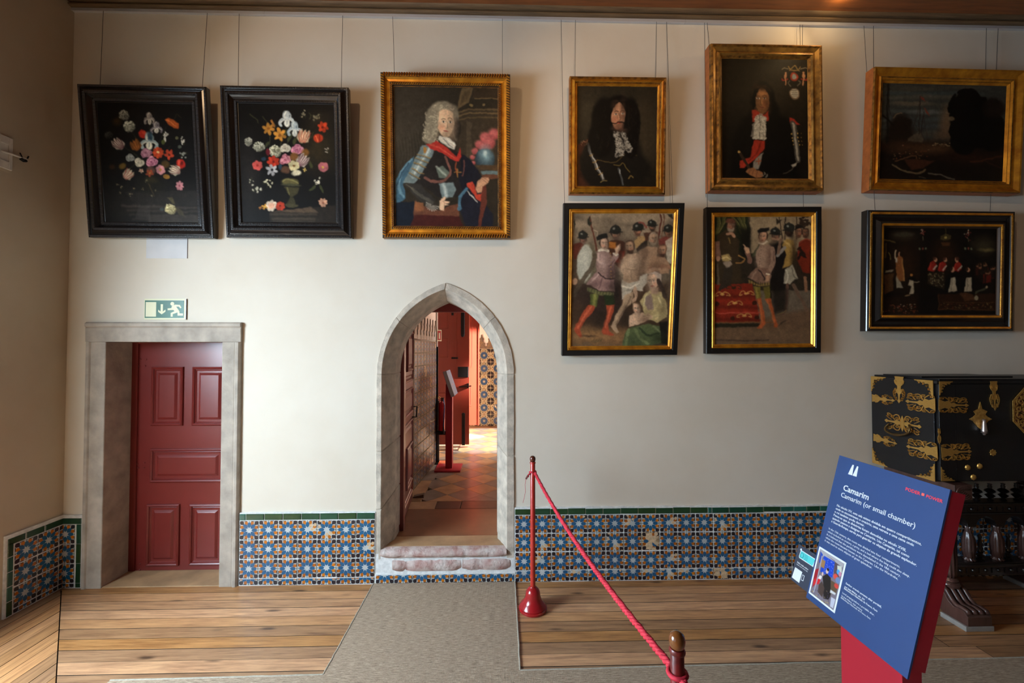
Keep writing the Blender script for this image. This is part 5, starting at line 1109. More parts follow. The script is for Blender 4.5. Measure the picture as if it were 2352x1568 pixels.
    B.wash(330, 1335, 60, 10, (50, 32, 22), 0.8); B.curve([(440, 515), (480, 505), (520, 520)], 26, (196, 186, 170), 1); figure_head(B, 482, 450, 96, (172, 138, 118), None, 0.35); B.poly([(405, 385), (440, 355), (510, 350), (525, 385), (470, 395), (412, 415)], (30, 28, 26), 1, 2); B.curve([(420, 370), (420, 330), (385, 315)], 7, (170, 152, 130), 0.8)
    B.poly([(585, 500), (610, 470), (640, 455), (640, 500), (615, 550), (590, 545)], (176, 142, 118), 1, 1.5); B.curve([(575, 545), (600, 560), (615, 550)], 16, (200, 190, 172), 1); B.curve([(400, 560), (360, 680), (250, 840), (200, 950)], 40, (78, 66, 52), 0.9)
    for x, y, rx, ry, c_, a_ in ((470, 620, 26, 60, (176, 148, 142), 0.5), (400, 830, 60, 26, (92, 66, 66), 0.6), (540, 860, 40, 40, (62, 44, 44), 0.7), (360, 860, 40, 14, (60, 44, 40), 0.5), (690, 800, 30, 30, (120, 94, 74), 0.5), (880, 560, 26, 80, (96, 72, 56), 0.7), (985, 660, 60, 30, (92, 66, 50), 0.6), (900, 640, 22, 60, (170, 136, 108), 0.4), (640, 560, 20, 60, (40, 30, 26), 0.7), (600, 900, 40, 120, (34, 26, 24), 0.7), (430, 1180, 60, 60, (36, 28, 24), 0.6), (690, 1150, 40, 80, (40, 30, 24), 0.7), (250, 930, 60, 60, (40, 32, 28), 0.6)): B.wash(x, y, rx, ry, c_, a_)
    # woman and child
    B.poly([(830, 1000), (880, 920), (940, 890), (1040, 920), (1080, 1020), (1090, 1150), (1000, 1200), (870, 1180), (850, 1060)], (160, 142, 96), 1, 3); B.poly([(880, 960), (940, 930), (960, 1080), (900, 1090), (870, 1030)], (126, 104, 96), 1, 3); B.curve([(1010, 960), (1060, 1050), (1060, 1130), (960, 1150)], 46, (166, 150, 104), 1); B.curve([(1000, 970), (1040, 1060)], 14, (198, 186, 140), 0.7); B.curve([(930, 900), (880, 960), (860, 1050)], 12, (190, 178, 132), 0.8)
    B.ell(970, 780, 64, 66, (92, 70, 60), 1, 0, 0.2); B.poly([(900, 740), (960, 712), (1030, 740), (1030, 820), (1000, 800), (960, 740)], (158, 140, 128), 1, 3); B.face(945, 820, 104, 156, (178, 144, 120), -0.4, -8, shade=0.7); B.curve([(1000, 800), (1030, 870), (1070, 960)], 40, (50, 38, 34), 0.9); B.poly([(945, 880), (1000, 870), (990, 930), (940, 930)], (168, 134, 112), 1, 2)
    B.poly([(770, 960), (760, 900), (785, 855), (800, 870), (805, 920), (790, 1000), (760, 1030), (750, 990)], (166, 132, 108), 1, 2)
    B.poly([(650, 1430), (690, 1290), (760, 1250), (900, 1220), (1010, 1240), (1060, 1290), (1050, 1400), (900, 1430)], (70, 84, 50), 1, 4); B.curve([(720, 1280), (700, 1360), (690, 1420)], 30, (102, 116, 74), 0.8); B.curve([(820, 1260), (900, 1330), (1000, 1310)], 22, (36, 48, 30), 0.8); B.curve([(780, 1270), (820, 1360), (900, 1410)], 24, (104, 116, 74), 0.7); B.curve([(950, 1240), (1010, 1290)], 16, (110, 118, 80), 0.7); B.poly([(1010, 1200), (1090, 1200), (1085, 1420), (1030, 1410)], (22, 20, 18), 0.9, 4)
    B.poly([(725, 1140), (770, 1110), (850, 1110), (880, 1150), (870, 1200), (800, 1230), (720, 1250)], (180, 146, 120), 1, 3); figure_head(B, 795, 1075, 84, (184, 150, 124), None, 0.2, None, (104, 76, 54)); B.curve([(740, 1150), (750, 1200), (810, 1215)], 28, (188, 154, 128), 1); B.poly([(830, 1170), (900, 1110), (950, 1140), (940, 1170), (860, 1200), (820, 1195)], (172, 140, 116), 1, 2)
    for a in ((850, 1150, 900, 1135), (845, 1170, 900, 1160), (850, 1188, 905, 1175)): B.line([(a[0], a[1]), (a[2], a[3])], 4, (110, 82, 66), 0.8)
    for x, y, rx, ry, c_, a_ in ((1050, 1080, 30, 90, (96, 82, 54), 0.7), (900, 1130, 40, 40, (110, 90, 62), 0.6), (990, 900, 30, 30, (104, 80, 66), 0.6), (860, 1180, 40, 30, (104, 76, 60), 0.6), (1000, 1360, 60, 50, (34, 42, 26), 0.7), (760, 1390, 60, 40, (46, 56, 34), 0.6)): B.wash(x, y, rx, ry, c_, a_)
    B.ell(320, 1410, 44, 20, (96, 72, 52), 0.9)
    for k in range(12): B.curve([(360+k*8, 1390), (370+k*9, 1370-k % 3*8)], 3, (70, 60, 34), 0.8)
def pic_court2(B):
    B.poly([(165, 185), (1085, 185), (1085, 900), (165, 900)], (40, 32, 24), 1, 4); B.poly([(505, 185), (1085, 185), (1085, 480), (800, 560), (505, 540)], (132, 112, 84), 1, 4)
    for k in range(20): B.wash(540+B.rd.random()*450, 200+B.rd.random()*300, 90, 30, B.vary((134, 114, 86), 0.85, 1.12), 0.5)
    B.poly([(165, 185), (480, 185), (500, 300), (480, 520), (165, 560)], (30, 34, 20), 1, 4)
    for x0, x1 in ((200, 175), (250, 190), (330, 420), (390, 440), (430, 450)): B.curve([(x0, 190), ((x0+x1)/2+14, 260), (x1, 340)], 20, (76, 74, 32), 0.7); B.curve([(x0+16, 190), ((x0+x1)/2+26, 260), (x1+14, 330)], 8, (112, 106, 54), 0.7)
    B.poly([(400, 280), (505, 300), (505, 560), (420, 600)], (20, 18, 14), 0.9, 5)
    # the ground and red carpeted dais
    B.poly([(165, 1255), (1085, 1080), (1082, 1415), (165, 1425)], (90, 66, 46), 1, 5); B.wash(700, 1330, 380, 60, (104, 78, 54), 0.7); B.poly([(165, 840), (520, 830), (560, 1000), (600, 1210), (165, 1215)], (118, 28, 14), 1, 4)
    for y, c in ((950, 74), (1000, 140), (1060, 80), (1105, 150), (1180, 70)): B.line([(165, y), (590, y+8)], 30, (c, c*0.22, c*0.12), 0.6, 3)
    B.line([(165, 1118), (600, 1118)], 8, (176, 66, 48), 0.9); B.line([(165, 1218), (720, 1205)], 12, (100, 60, 28), 0.9); B.poly([(165, 1225), (600, 1220), (600, 1255), (165, 1262)], (34, 30, 20), 1, 2); B.line([(165, 1385), (680, 1385)], 16, (66, 48, 36), 0.9)
    for x, y in ((240, 935), (360, 1025), (470, 930), (450, 1145), (350, 870)):
        for sx in (-1, 1): B.curve([(x, y), (x+sx*30, y-18), (x+sx*60, y-6), (x+sx*70, y+16), (x+sx*40, y+12)], 8, (176, 128, 56) if y != 870 else (40, 34, 18), 0.9)
        B.ell(x, y+4, 22, 10, (180, 132, 60) if y != 870 else (36, 32, 18), 0.9)
    for x, y in ((335, 1170), (570, 1160), (545, 1020), (190, 1030)): B.ell(x, y, 22, 20, (44, 22, 12), 0.9)
    # seated elder
    B.poly([(190, 360), (270, 310), (350, 340), (400, 420), (400, 620), (430, 820), (180, 840), (185, 560)], (50, 38, 24), 1, 4); B.poly([(165, 420), (215, 420), (220, 560), (200, 600), (168, 560)], (110, 76, 62), 1, 3); figure_head(B, 318, 270, 92, (134, 92, 70), None, 0.5, (130, 114, 96)); B.poly([(258, 240), (280, 205), (330, 200), (362, 235), (330, 250)], (92, 52, 38), 1, 2); B.curve([(290, 350), (330, 345), (355, 370)], 24, (150, 106, 80), 1)
    B.poly([(225, 560), (300, 545), (330, 580), (300, 620), (240, 610)], (150, 124, 70), 1, 3); B.curve([(235, 590), (290, 575), (325, 600)], 10, (196, 176, 120), 0.8); B.poly([(245, 620), (320, 610), (330, 640), (290, 690), (270, 680)], (134, 116, 100), 1, 3); B.poly([(255, 690), (330, 660), (330, 840), (220, 910), (200, 900), (235, 800)], (44, 36, 28), 1, 3); B.poly([(185, 640), (205, 640), (210, 850), (190, 850)], (84, 72, 58), 0.9, 2); B.ell(200, 590, 20, 26, (150, 106, 82), 1); B.curve([(400, 560), (450, 600), (420, 630), (370, 630)], 12, (150, 104, 44), 0.9); B.curve([(305, 390), (315, 440)], 14, (130, 100, 46), 0.7)
    # soldiers
    B.poly([(690, 450), (760, 420), (860, 440), (860, 900), (700, 900)], (24, 20, 18), 1, 5)
    for x0, x1 in ((785, 810), (840, 835), (948, 945)): B.line([(x0, 190), (x1, 400)], 9, (44, 32, 24))
    B.poly([(752, 195), (780, 225), (812, 215), (790, 245), (755, 270)], (44, 36, 28), 1, 1.5); figure_head(B, 745, 370, 78, (120, 88, 68), 'helm', -0.3); B.curve([(715, 400), (760, 405), (800, 395)], 18, (140, 104, 80), 1); figure_head(B, 965, 345, 72, (134, 88, 62), None, -0.2, (84, 52, 34)); B.poly([(930, 320), (935, 270), (1000, 260), (1030, 300)], (26, 22, 20), 1, 2)
    for k in range(40): B.ell(1020+B.rd.gauss(0, 30), 250+B.rd.gauss(0, 26), 14, 10, (44, 30, 22), 0.9)
    figure_head(B, 1030, 350, 70, (110, 72, 48), None, 0.2, (70, 44, 30)); B.poly([(970, 430), (1030, 400), (1080, 410), (1080, 740), (1010, 720), (950, 600)], (112, 30, 14), 1, 3); B.curve([(975, 440), (1030, 405), (1075, 405)], 8, (150, 60, 36)); 
    for k in range(12): B.ell(1010+B.rd.gauss(0, 26), 560+B.rd.gauss(0, 50), 22, 12, (30, 18, 14), 0.9, B.rd.uniform(0, 180))
    B.poly([(800, 460), (850, 400), (910, 410), (940, 520), (905, 650), (810, 685), (850, 560)], (146, 112, 48), 1, 3); B.curve([(830, 420), (890, 470), (900, 520)], 20, (186, 152, 84), 0.7); B.wash(920, 560, 26, 120, (50, 36, 20), 0.9); B.curve([(770, 560), (790, 530), (830, 480)], 34, (126, 118, 110), 1); B.curve([(800, 400), (780, 460), (770, 540)], 26, (112, 84, 66), 1); figure_head(B, 875, 330, 84, (50, 36, 28), 'helm', 0.6)
    B.poly([(835, 690), (910, 650), (960, 780), (925, 800), (890, 840), (820, 830)], (140, 132, 114), 1, 3); B.curve([(850, 700), (860, 780), (840, 825)], 12, (182, 176, 158), 0.8); B.curve([(900, 680), (920, 760), (950, 785)], 10, (90, 82, 70), 0.8)
    B.curve([(860, 840), (855, 940), (845, 1080), (830, 1120), (780, 1130)], 28, (92, 62, 48), 1); B.curve([(920, 850), (960, 930), (1010, 1010), (1040, 1090)], 34, (96, 72, 56), 1); B.curve([(770, 1128), (820, 1115), (850, 1100)], 14, (130, 104, 60), 1); B.curve([(1030, 780), (1035, 860), (1040, 900)], 30, (126, 86, 60), 1); B.poly([(700, 760), (860, 900), (850, 1100), (720, 1140)], (22, 17, 14), 0.8, 6)
    # young man pointing
    B.poly([(520, 545), (590, 450), (610, 470), (560, 560), (520, 580)], (52, 56, 34), 1, 3); B.poly([(560, 520), (600, 460), (680, 455), (730, 490), (740, 560), (690, 640), (680, 690), (580, 695), (558, 600)], (132, 102, 84), 1, 3); B.wash(600, 580, 40, 90, (156, 126, 106), 0.7); B.wash(700, 600, 30, 100, (96, 70, 56), 0.7); B.curve([(715, 500), (728, 600), (700, 690), (680, 740)], 46, (138, 106, 88), 1); B.curve([(730, 520), (735, 610)], 12, (96, 70, 58), 0.8)
    for y in range(480, 680, 28): B.ell(612-(y-480)*0.12, y, 4, 4, (80, 56, 44), 0.9)
    B.curve([(500, 620), (490, 570), (475, 530)], 44, (116, 78, 64), 1); B.poly([(450, 510), (455, 480), (435, 452), (445, 450), (470, 478), (495, 490), (500, 530), (475, 545)], (176, 132, 100), 1, 1.5)
    B.poly([(560, 680), (680, 690), (710, 760), (690, 830), (590, 830), (478, 775)], (116, 84, 68), 1, 3); B.curve([(580, 700), (640, 780), (640, 800)], 9, (36, 26, 22), 1); B.curve([(560, 720), (520, 780)], 12, (150, 116, 96), 0.7)
    B.poly([(485, 800), (590, 835), (690, 825), (690, 855), (590, 855), (490, 830)], (120, 96, 44), 1, 2)
    for k in range(8): B.line([(505+k*24, 808+k*3), (503+k*24, 845)], 8, (44, 38, 20), 0.8)
    B.poly([(530, 860), (600, 865), (605, 980), (565, 985)], (96, 84, 24), 1, 2); B.line([(555, 870), (575, 970)], 18, (136, 120, 46), 0.8, 2); B.poly([(630, 865), (695, 860), (700, 975), (645, 985)], (88, 78, 24), 1, 2); B.poly([(695, 850), (710, 980), (690, 990)], (22, 18, 12), 0.9, 3)
    B.poly([(565, 980), (610, 975), (640, 1100), (655, 1220), (620, 1265), (575, 1275), (570, 1268), (612, 1215), (600, 1100)], (156, 68, 26), 1, 2); B.line([(585, 990), (625, 1200)], 10, (190, 98, 44), 0.8, 2); B.poly([(645, 985), (700, 975), (720, 1060), (755, 1200), (775, 1235), (765, 1260), (740, 1250), (720, 1150), (680, 1040)], (150, 64, 24), 1, 2); B.line([(670, 1000), (735, 1200)], 10, (186, 92, 40), 0.8, 2); B.poly([(780, 1250), (860, 1190), (790, 1215)], (50, 36, 26), 0.8, 3)
    B.curve([(590, 440), (630, 448), (670, 425)], 16, (190, 174, 150), 1); figure_head(B, 628, 385, 92, (176, 128, 98), None, -0.25); B.poly([(570, 320), (600, 295), (690, 292), (688, 325), (580, 342)], (28, 26, 24), 1, 2); B.curve([(670, 290), (690, 255), (730, 240)], 6, (140, 118, 92), 0.8); B.poly([(655, 770), (680, 750), (695, 770), (685, 810), (650, 820)], (170, 124, 94), 1, 2); B.curve([(660, 745), (690, 750)], 14, (196, 180, 154), 1)
def pic_chapel(B):
    B.wash(620, 700, 170, 240, (40, 22, 11), 0.9); B.wash(1060, 600, 120, 130, (44, 24, 11), 0.9); B.wash(1490, 490, 110, 80, (52, 46, 30), 0.95); B.wash(600, 390, 110, 40, (44, 38, 26), 0.95); B.ell(600, 375, 105, 26, (56, 50, 36), 0.8, 0, 0.6); B.wash(1530, 545, 70, 16, (104, 92, 50), 0.9)
    B.poly([(350, 1090), (760, 1060), (760, 1285), (350, 1285)], (30, 17, 9), 0.9, 6); B.poly([(985, 1050), (1630, 1040), (1628, 1235), (985, 1225)], (42, 21, 10), 0.9, 4)
    B.poly([(785, 560), (850, 560), (860, 1120), (780, 1120)], (16, 12, 8), 1, 4)
    for x in (815, 1320):
        for k in range(16): B.ell(x+B.rd.gauss(0, 14), 350+B.rd.gauss(0, 26), 8, 7, B.rd.choice([(130, 62, 56), (150, 138, 116), (110, 40, 32)]), 0.9)
        B.line([(x, 400), (x+4, 445)], 7, (116, 112, 84), 0.8)
        for dx in (-36, 0, 36): B.ell(x+dx, 535, 11, 12, (120, 56, 44) if dx == 0 else (92, 100, 74), 0.95)
    for k in range(15): x = 1015+k*8; B.line([(x, 440-abs(7-k)*2), (x, 360+abs(7-k)*4)], 4, (120, 104, 44), 0.8)
    B.ell(1068, 405, 14, 14, (170, 150, 70), 0.9); B.line([(1066, 305), (1068, 400)], 5, (92, 80, 40)); B.poly([(1020, 460), (1120, 460), (1110, 500), (1030, 500)], (80, 44, 20), 0.9, 2)
    B.curve([(365, 430), (430, 440), (500, 465)], 14, (92, 76, 34), 0.8); B.line([(410, 470), (395, 640)], 16, (64, 52, 24), 0.9); B.curve([(430, 580), (445, 620), (450, 660)], 10, (116, 108, 50), 0.8); B.poly([(385, 830), (490, 820), (480, 1010), (385, 1060)], (64, 40, 20), 1, 3); B.poly([(405, 780), (490, 770), (470, 800), (400, 810)], (130, 122, 104), 0.9, 2)
    # celebrant
    B.poly([(510, 640), (560, 620), (590, 640), (605, 900), (560, 910), (520, 860)], (122, 68, 28), 1, 3); B.curve([(585, 660), (595, 780), (600, 900)], 14, (160, 104, 48), 0.8); B.poly([(520, 850), (560, 910), (595, 980), (520, 980)], (130, 122, 104), 1, 2); B.curve([(505, 640), (500, 590), (512, 560)], 18, (150, 132, 104), 1); B.poly([(505, 640), (530, 640), (535, 700), (510, 690)], (150, 140, 120), 1, 2); B.ell(556, 605, 16, 20, (150, 98, 68)); B.ell(572, 605, 14, 22, (30, 18, 12))
    for x, y, s in ((690, 830, 1.0),): B.ell(x, y, 15, 17, (170, 104, 40)); B.poly([(645, 860), (730, 855), (760, 905), (700, 900), (640, 895)], (14, 12, 10), 1, 2); B.poly([(660, 895), (710, 900), (715, 1040), (665, 1050), (690, 960), (655, 950)], (146, 134, 112), 1, 2); B.curve([(720, 915), (770, 910)], 10, (120, 104, 84), 0.9); B.ell(645, 1060, 34, 8, (120, 96, 66), 0.9)
    # three in red
    for x, y in ((930, 700), (1040, 700), (1210, 700)):
        B.poly([(x-62, y+80), (x-40, y), (x, y-24), (x+40, y+10), (x+30, y+70), (x, y+100)], (136, 22, 14), 1, 3); B.curve([(x-30, y), (x-40, y+60)], 12, (176, 44, 30), 0.8); B.ell(x+(26 if x < 1100 else -18), y-38, 19, 26, (166, 112, 80)); B.ell(x+(14 if x < 1100 else -8), y-52, 20, 20, (60, 30, 20), 0.9); B.curve([(x, y+76), (x+40, y+30)], 16, (156, 150, 134), 0.9)
    B.poly([(865, 810), (1060, 800), (1050, 1000), (865, 940)], (34, 26, 16), 1, 3)
    for k in range(60): B.ell(875+B.rd.random()*170, 815+B.rd.random()*150, 9, 6, B.rd.choice([(104, 92, 60), (84, 60, 34), (124, 116, 86), (40, 30, 20)]), 0.8, B.rd.uniform(0, 180))
    for x in (1150, 1320):
        B.poly([(x-90, 1030), (x-70, 840), (x-10, 800), (x+50, 820), (x+60, 1000)], (12, 11, 10), 1, 3); B.poly([(x-20, 870), (x+30, 860), (x+44, 1015), (x-50, 1030)], (150, 138, 116), 1, 2); B.line([(x-5, 880), (x-18, 1010)], 9, (98, 88, 72), 0.8); B.ell(x, 775, 22, 28, (166, 112, 82)); B.ell(x-14, 765, 18, 26, (30, 20, 14), 0.9)
    for k in range(16):
        x = 1380+B.rd.random()*240; y = 700+B.rd.random()*110; B.ell(x, y, 17, 21, (112, 72, 48)); B.ell(x-6, y-12, 16, 14, (26, 16, 10), 0.9); B.poly([(x-26, y+26), (x+26, y+24), (x+30, y+110), (x-30, y+110)], B.rd.choice([(92, 18, 12), (26, 18, 14), (56, 22, 14), (20, 16, 14)]), 0.9, 3)
    B.curve([(1410, 1030), (1480, 1000), (1530, 970)], 26, (60, 62, 44), 0.9); B.ell(1410, 1085, 22, 26, (130, 122, 96), 0.9); B.poly([(1215, 1040), (1370, 1040), (1400, 1110), (1280, 1130)], (74, 42, 22), 0.9, 3); B.ell(1530, 968, 14, 12, (150, 128, 96), 0.9)
    for k in range(90): B.ell(1010+B.rd.random()*590, 1150+B.rd.random()*70, 9, 5, B.rd.choice([(80, 54, 24), (104, 84, 44), (92, 36, 20), (30, 18, 10)]), 0.75)
    for k in range(60): B.ell(370+B.rd.random()*390, 1160+B.rd.random()*110, 8, 5, B.rd.choice([(130, 42, 24), (150, 130, 104), (110, 62, 30), (74, 34, 20)]), 0.8)
    B.line([(990, 1060), (985, 1222), (1628, 1232)], 6, (92, 56, 26), 0.8); B.line([(1040, 1140), (1620, 1148)], 5, (92, 60, 30), 0.8)
# ------------------------------------------------------------------ framed pictures hung from the rail
M['ebony'] = pbr('ebony', (26, 23, 23), 0.26, var=0.2, scale=20, coat=0.25)
M['ebony_glint'] = pbr('ebony_glint', (88, 84, 84), 0.3, coat=0.5)  # base colour greyed to paint in the window glints along the ridges
M['gilt'] = pbr('gilt', (226, 160, 48), 0.34, 0.6, var=0.45, scale=14, bmp=0.25, bscale=70, stretch=(1, 1, 1), col2=(168, 104, 28))
M['gilt_dark'] = pbr('gilt_dark', (176, 122, 48), 0.42, 0.55, var=0.5, scale=30, bmp=0.5, bscale=90, col2=(66, 42, 20))
M['gilt_brown'] = pbr('gilt_brown', (184, 136, 60), 0.40, 0.55, var=0.45, scale=12, bmp=0.25, bscale=60, col2=(92, 62, 28))
M['black_paint'] = pbr('black_paint', (22, 20, 19), 0.42, var=0.2, scale=12)
M['red_bole'] = pbr('red_bole', (170, 96, 44), 0.5, 0.3, var=0.3, scale=20)
M['backing'] = pbr('backing', (64, 48, 36), 0.9)
M['wire'] = pbr('wire', (92, 88, 84), 0.4, 0.7)
def sweep_frame(root, w, h, prof, mats, name='frame'):
    # prof: (inset from the outer edge, y, material index of the band that starts here)
    mb = MB()
    for d, y, m in prof: mb.v += [(-w/2+d, y, d), (w/2-d, y, d), (w/2-d, y, h-d), (-w/2+d, y, h-d)]
    for i in range(len(prof)-1):
        for j in range(4): mb.f.append((4*i+j, 4*i+(j+1) % 4, 4*i+4+(j+1) % 4, 4*i+4+j)); mb.m.append(prof[i][2])
    return mb.build(name, mats, root)
def ripple(root, w, h, inset, y, ww, pitch, mat, name='ripple_moulding', hgt=0.0055, slant=0.0, duty=0.62):
    # a row of little ridges running right round the frame
    mb = MB()
    def ridge(cx, cz, ux, uz):
        a = pitch*duty/2; vx, vz = -uz, ux
        P = lambda s, t, d: (cx+ux*s+vx*t, y-d, cz+uz*s+vz*t)
        s0 = slant*ww
        mb.add([P(-a-s0, -ww/2, -0.001), P(a-s0, -ww/2, -0.001), P(a+s0, ww/2, -0.001), P(-a+s0, ww/2, -0.001), P(-s0*0.8, -ww*0.34, hgt), P(s0*0.8, ww*0.34, hgt)], [(0, 1, 4), (1, 2, 5, 4), (2, 3, 5), (3, 0, 4, 5)])
    for ax in (0, 1):
        L = (w if ax == 0 else h) - 2*inset; n = int(L/pitch)
        for k in range(n):
            t = -L/2 + (k+0.5)*L/n
            for s in (-1, 1):
                if ax == 0: ridge(t, h/2 + s*(h/2-inset), 1, 0)
                else: ridge(s*(w/2-inset), h/2+t, 0, 1)
    o = mb.build(name, mat, root); o['kind'] = 'stuff'; return o
OFF = 0.06
def picture(name, label, q, wires, rail_px, depth, off=OFF):
    x, z, w, h, lean, roll, yw = q
    Mx = Matrix.Translation((x, -off, z)) @ Matrix.Rotation(yw, 4, 'Z') @ Matrix.Rotation(lean, 4, 'X') @ Matrix.Rotation(-roll, 4, 'Y')
    root = thing(name, label, 'painting', mat=Mx); Mi = Mx.inverted()
    MB().box(-w/2+0.02, w/2-0.02, depth-0.008, depth, 0.02, h-0.02).build('back_board', M['backing'], root)
    for (fx, px) in zip(wires, rail_px):
        top = W(px, 44, -0.024); top.z = ZRAIL+0.004
        a = Vector((fx*w, depth*0.6, h-0.06)); b2 = Mi @ top
        MB().tube([a, b2], 0.0016, 6).build('wire', M['wire'], root)
    return root, w, h
def put(root, w, h, inset, y, quad, bg, paint, gain, seed, mottle=5, name='canvas', cell=0.0036):
    cw, ch = w-2*inset, h-2*inset
    B = Brush(quad, cw, ch, cell, bg, seed); paint(B); B.finish(0.75, mottle)
    return B.object(name, cw, ch, M['oil'], root, y, gain, z0=inset, tint=(1.0, 0.95, 0.86))

GN = 1.1
# two flower pieces in black ripple frames
for nm, lab, q, wr, rp, quad, fn, sd in (
    ('painting', 'flower painting in black ripple frame hung next to the corner', (-2.5287, 2.5192, 0.8771, 1.0531, 0.0996, 0.0009, 0.0136), (-0.36, 0.44), (237, 476), [(215, 240), (1105, 240), (1155, 1360), (285, 1360)], pic_flowers1, 3),
    ('painting', 'flower painting in black ripple frame with an urn and white iris', (-1.5474, 2.5258, 0.9006, 1.0607, 0.0878, 0, 0.0021), (-0.38, 0.43), (549, 787), [(215, 210), (1090, 215), (1115, 1320), (255, 1320)], pic_flowers2, 4)):
    r, w, h = picture(nm, lab, q, wr, rp, 0.045)
    pf_ = [(0.0, 0.04, 0), (0.0, 0.0, 0), (0.004, -0.004, 0), (0.016, -0.004, 0), (0.020, 0.0, 0), (0.030, -0.004, 0), (0.042, -0.016, 0), (0.050, -0.022, 0), (0.064, -0.022, 0), (0.068, -0.014, 0), (0.078, -0.006, 0), (0.088, 0.004, 0), (0.092, 0.004, 0), (0.106, 0.004, 0), (0.110, 0.012, 0), (0.118, 0.014, 0)]
    sweep_frame(r, w, h, pf_, [M['ebony']])
    ripple(r, w, h, 0.010, -0.004, 0.013, 0.0098, M['ebony_glint']); ripple(r, w, h, 0.057, -0.022, 0.015, 0.0098, M['ebony_glint']); ripple(r, w, h, 0.099, 0.004, 0.016, 0.0098, M['ebony_glint'])
    put(r, w, h, 0.112, 0.013, quad, (17, 15, 14), fn, GN, sd)
# portrait in carved gilt frame
r, w, h = picture('painting', 'portrait of a sitter in armour with red sash and grey wig', (-0.4045, 2.5301, 0.9343, 1.1812, 0.0592, 0.0032, 0.0069), (-0.40, 0.44), (902, 1154), 0.05)
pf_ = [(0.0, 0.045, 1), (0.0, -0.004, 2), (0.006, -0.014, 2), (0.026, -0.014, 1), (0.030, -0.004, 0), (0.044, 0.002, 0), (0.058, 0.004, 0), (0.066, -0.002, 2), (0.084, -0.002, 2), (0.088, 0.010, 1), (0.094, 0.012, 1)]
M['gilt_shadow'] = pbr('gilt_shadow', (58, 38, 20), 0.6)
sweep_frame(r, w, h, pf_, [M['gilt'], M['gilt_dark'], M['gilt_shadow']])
ripple(r, w, h, 0.016, -0.014, 0.026, 0.018, M['gilt'], 'carved_moulding', 0.010, 0.18, 0.66); ripple(r, w, h, 0.075, -0.002, 0.018, 0.013, M['gilt'], 'leaf_moulding', 0.006, -0.25, 0.66)
put(r, w, h, 0.089, 0.011, [(170, 195), (1085, 200), (1085, 1400), (178, 1400)], (44, 38, 30), pic_armour, 1.25, 5)
# small dark portrait
r, w, h = picture('painting', 'dark portrait of a moustached sitter in lace collar, plain gilt frame', (0.8579, 2.8675, 0.717, 0.8506, 0.0638, 0.0043, 0.0035), (-0.44, 0.40), (1322, 1508), 0.04)
pf_ = [(0.0, 0.04, 2), (0.0, 0.0, 1), (0.010, -0.004, 1), (0.016, 0.004, 0), (0.036, -0.010, 0), (0.040, -0.006, 1), (0.046, 0.004, 0), (0.052, 0.0, 0), (0.060, 0.012, 1), (0.066, 0.014, 1)]
sweep_frame(r, w, h, pf_, [M['gilt'], M['gilt_dark'], M['red_bole']])
put(r, w, h, 0.061, 0.013, [(205, 185), (1152, 185), (1138, 1390), (205, 1390)], (26, 22, 16), pic_dark_wig, 1.35, 6)
# portrait with a crest
r, w, h = picture('painting', 'dark portrait with red collar, baton and painted coat of arms', (1.9609, 2.8892, 0.8438, 1.093, 0.002, -0.0032, -0.0054), (-0.47, 0.36), (1624, 1843), 0.085, off=0.115)
pf_ = [(0.0, 0.088, 2), (0.0, 0.020, 1), (0.006, 0.0, 1), (0.016, -0.004, 1), (0.024, 0.004, 0), (0.050, 0.016, 1), (0.064, 0.006, 0), (0.074, 0.004, 0), (0.082, 0.014, 1), (0.094, 0.024, 0), (0.100, 0.030, 1)]
sweep_frame(r, w, h, pf_, [M['gilt_brown'], M['gilt_dark'], M['red_bole']])
put(r, w, h, 0.096, 0.028, [(225, 210), (1035, 225), (1058, 1350), (230, 1350)], (20, 16, 11), pic_baton, 1.45, 7)
# harbour
r, w, h = picture('painting', 'dark harbour landscape with masts and tree in wide gilt frame', (3.3336, 2.9003, 1.1445, 0.9131, 0.0446, -0.0174, -0.0135), (-0.47, 0.28), (2006, 2265), 0.07, off=0.085)
pf_ = [(0.0, 0.075, 2), (0.0, 0.006, 1), (0.004, -0.006, 0), (0.014, -0.004, 0), (0.036, 0.014, 0), (0.056, 0.020, 0), (0.064, 0.010, 1), (0.070, 0.012, 0), (0.080, 0.022, 1), (0.086, 0.020, 0), (0.096, 0.030, 0), (0.10, 0.034, 1)]
sweep_frame(r, w, h, pf_, [M['gilt'], M['gilt_dark'], M['red_bole']])
put(r, w, h, 0.097, 0.033, [(282, 235), (1645, 270), (1612, 1335), (238, 1318)], (28, 26, 22), pic_harbour, 1.5, 8)
# two history scenes in black frames with gilt slip
for lab, q, wr, rp, quad, fn, sd, gn in (
    ('history painting of a bound captive, armed men and seated woman, black frame', (0.8694, 1.6695, 0.856, 1.0853, 0.1587, 0.0088, -0.0012), (-0.485, 0.42), (1289, 1531), [(185, 155), (1155, 155), (1090, 1428), (165, 1435)], pic_court1, 9, 1.4),
    ('history painting of a youth pointing before a red dais, black frame', (1.9479, 1.6853, 0.8605, 1.0822, 0.0411, 0.0099, -0.0094), (-0.47, 0.37), (1618, 1837), [(165, 185), (1085, 185), (1080, 1415), (165, 1425)], pic_court2, 10, 1.4)):
    r, w, h = picture('painting', lab, q, wr, rp, 0.05)
    pf_ = [(0.0, 0.045, 0), (0.0, 0.0, 0), (0.003, -0.004, 0), (0.036, -0.004, 0), (0.040, 0.002, 1), (0.046, -0.004, 1), (0.052, 0.004, 1), (0.060, 0.0, 1), (0.068, 0.010, 1), (0.072, 0.012, 1)]
    sweep_frame(r, w, h, pf_, [M['black_paint'], M['gilt']])
    put(r, w, h, 0.069, 0.011, quad, (90, 78, 64), fn, gn, sd)
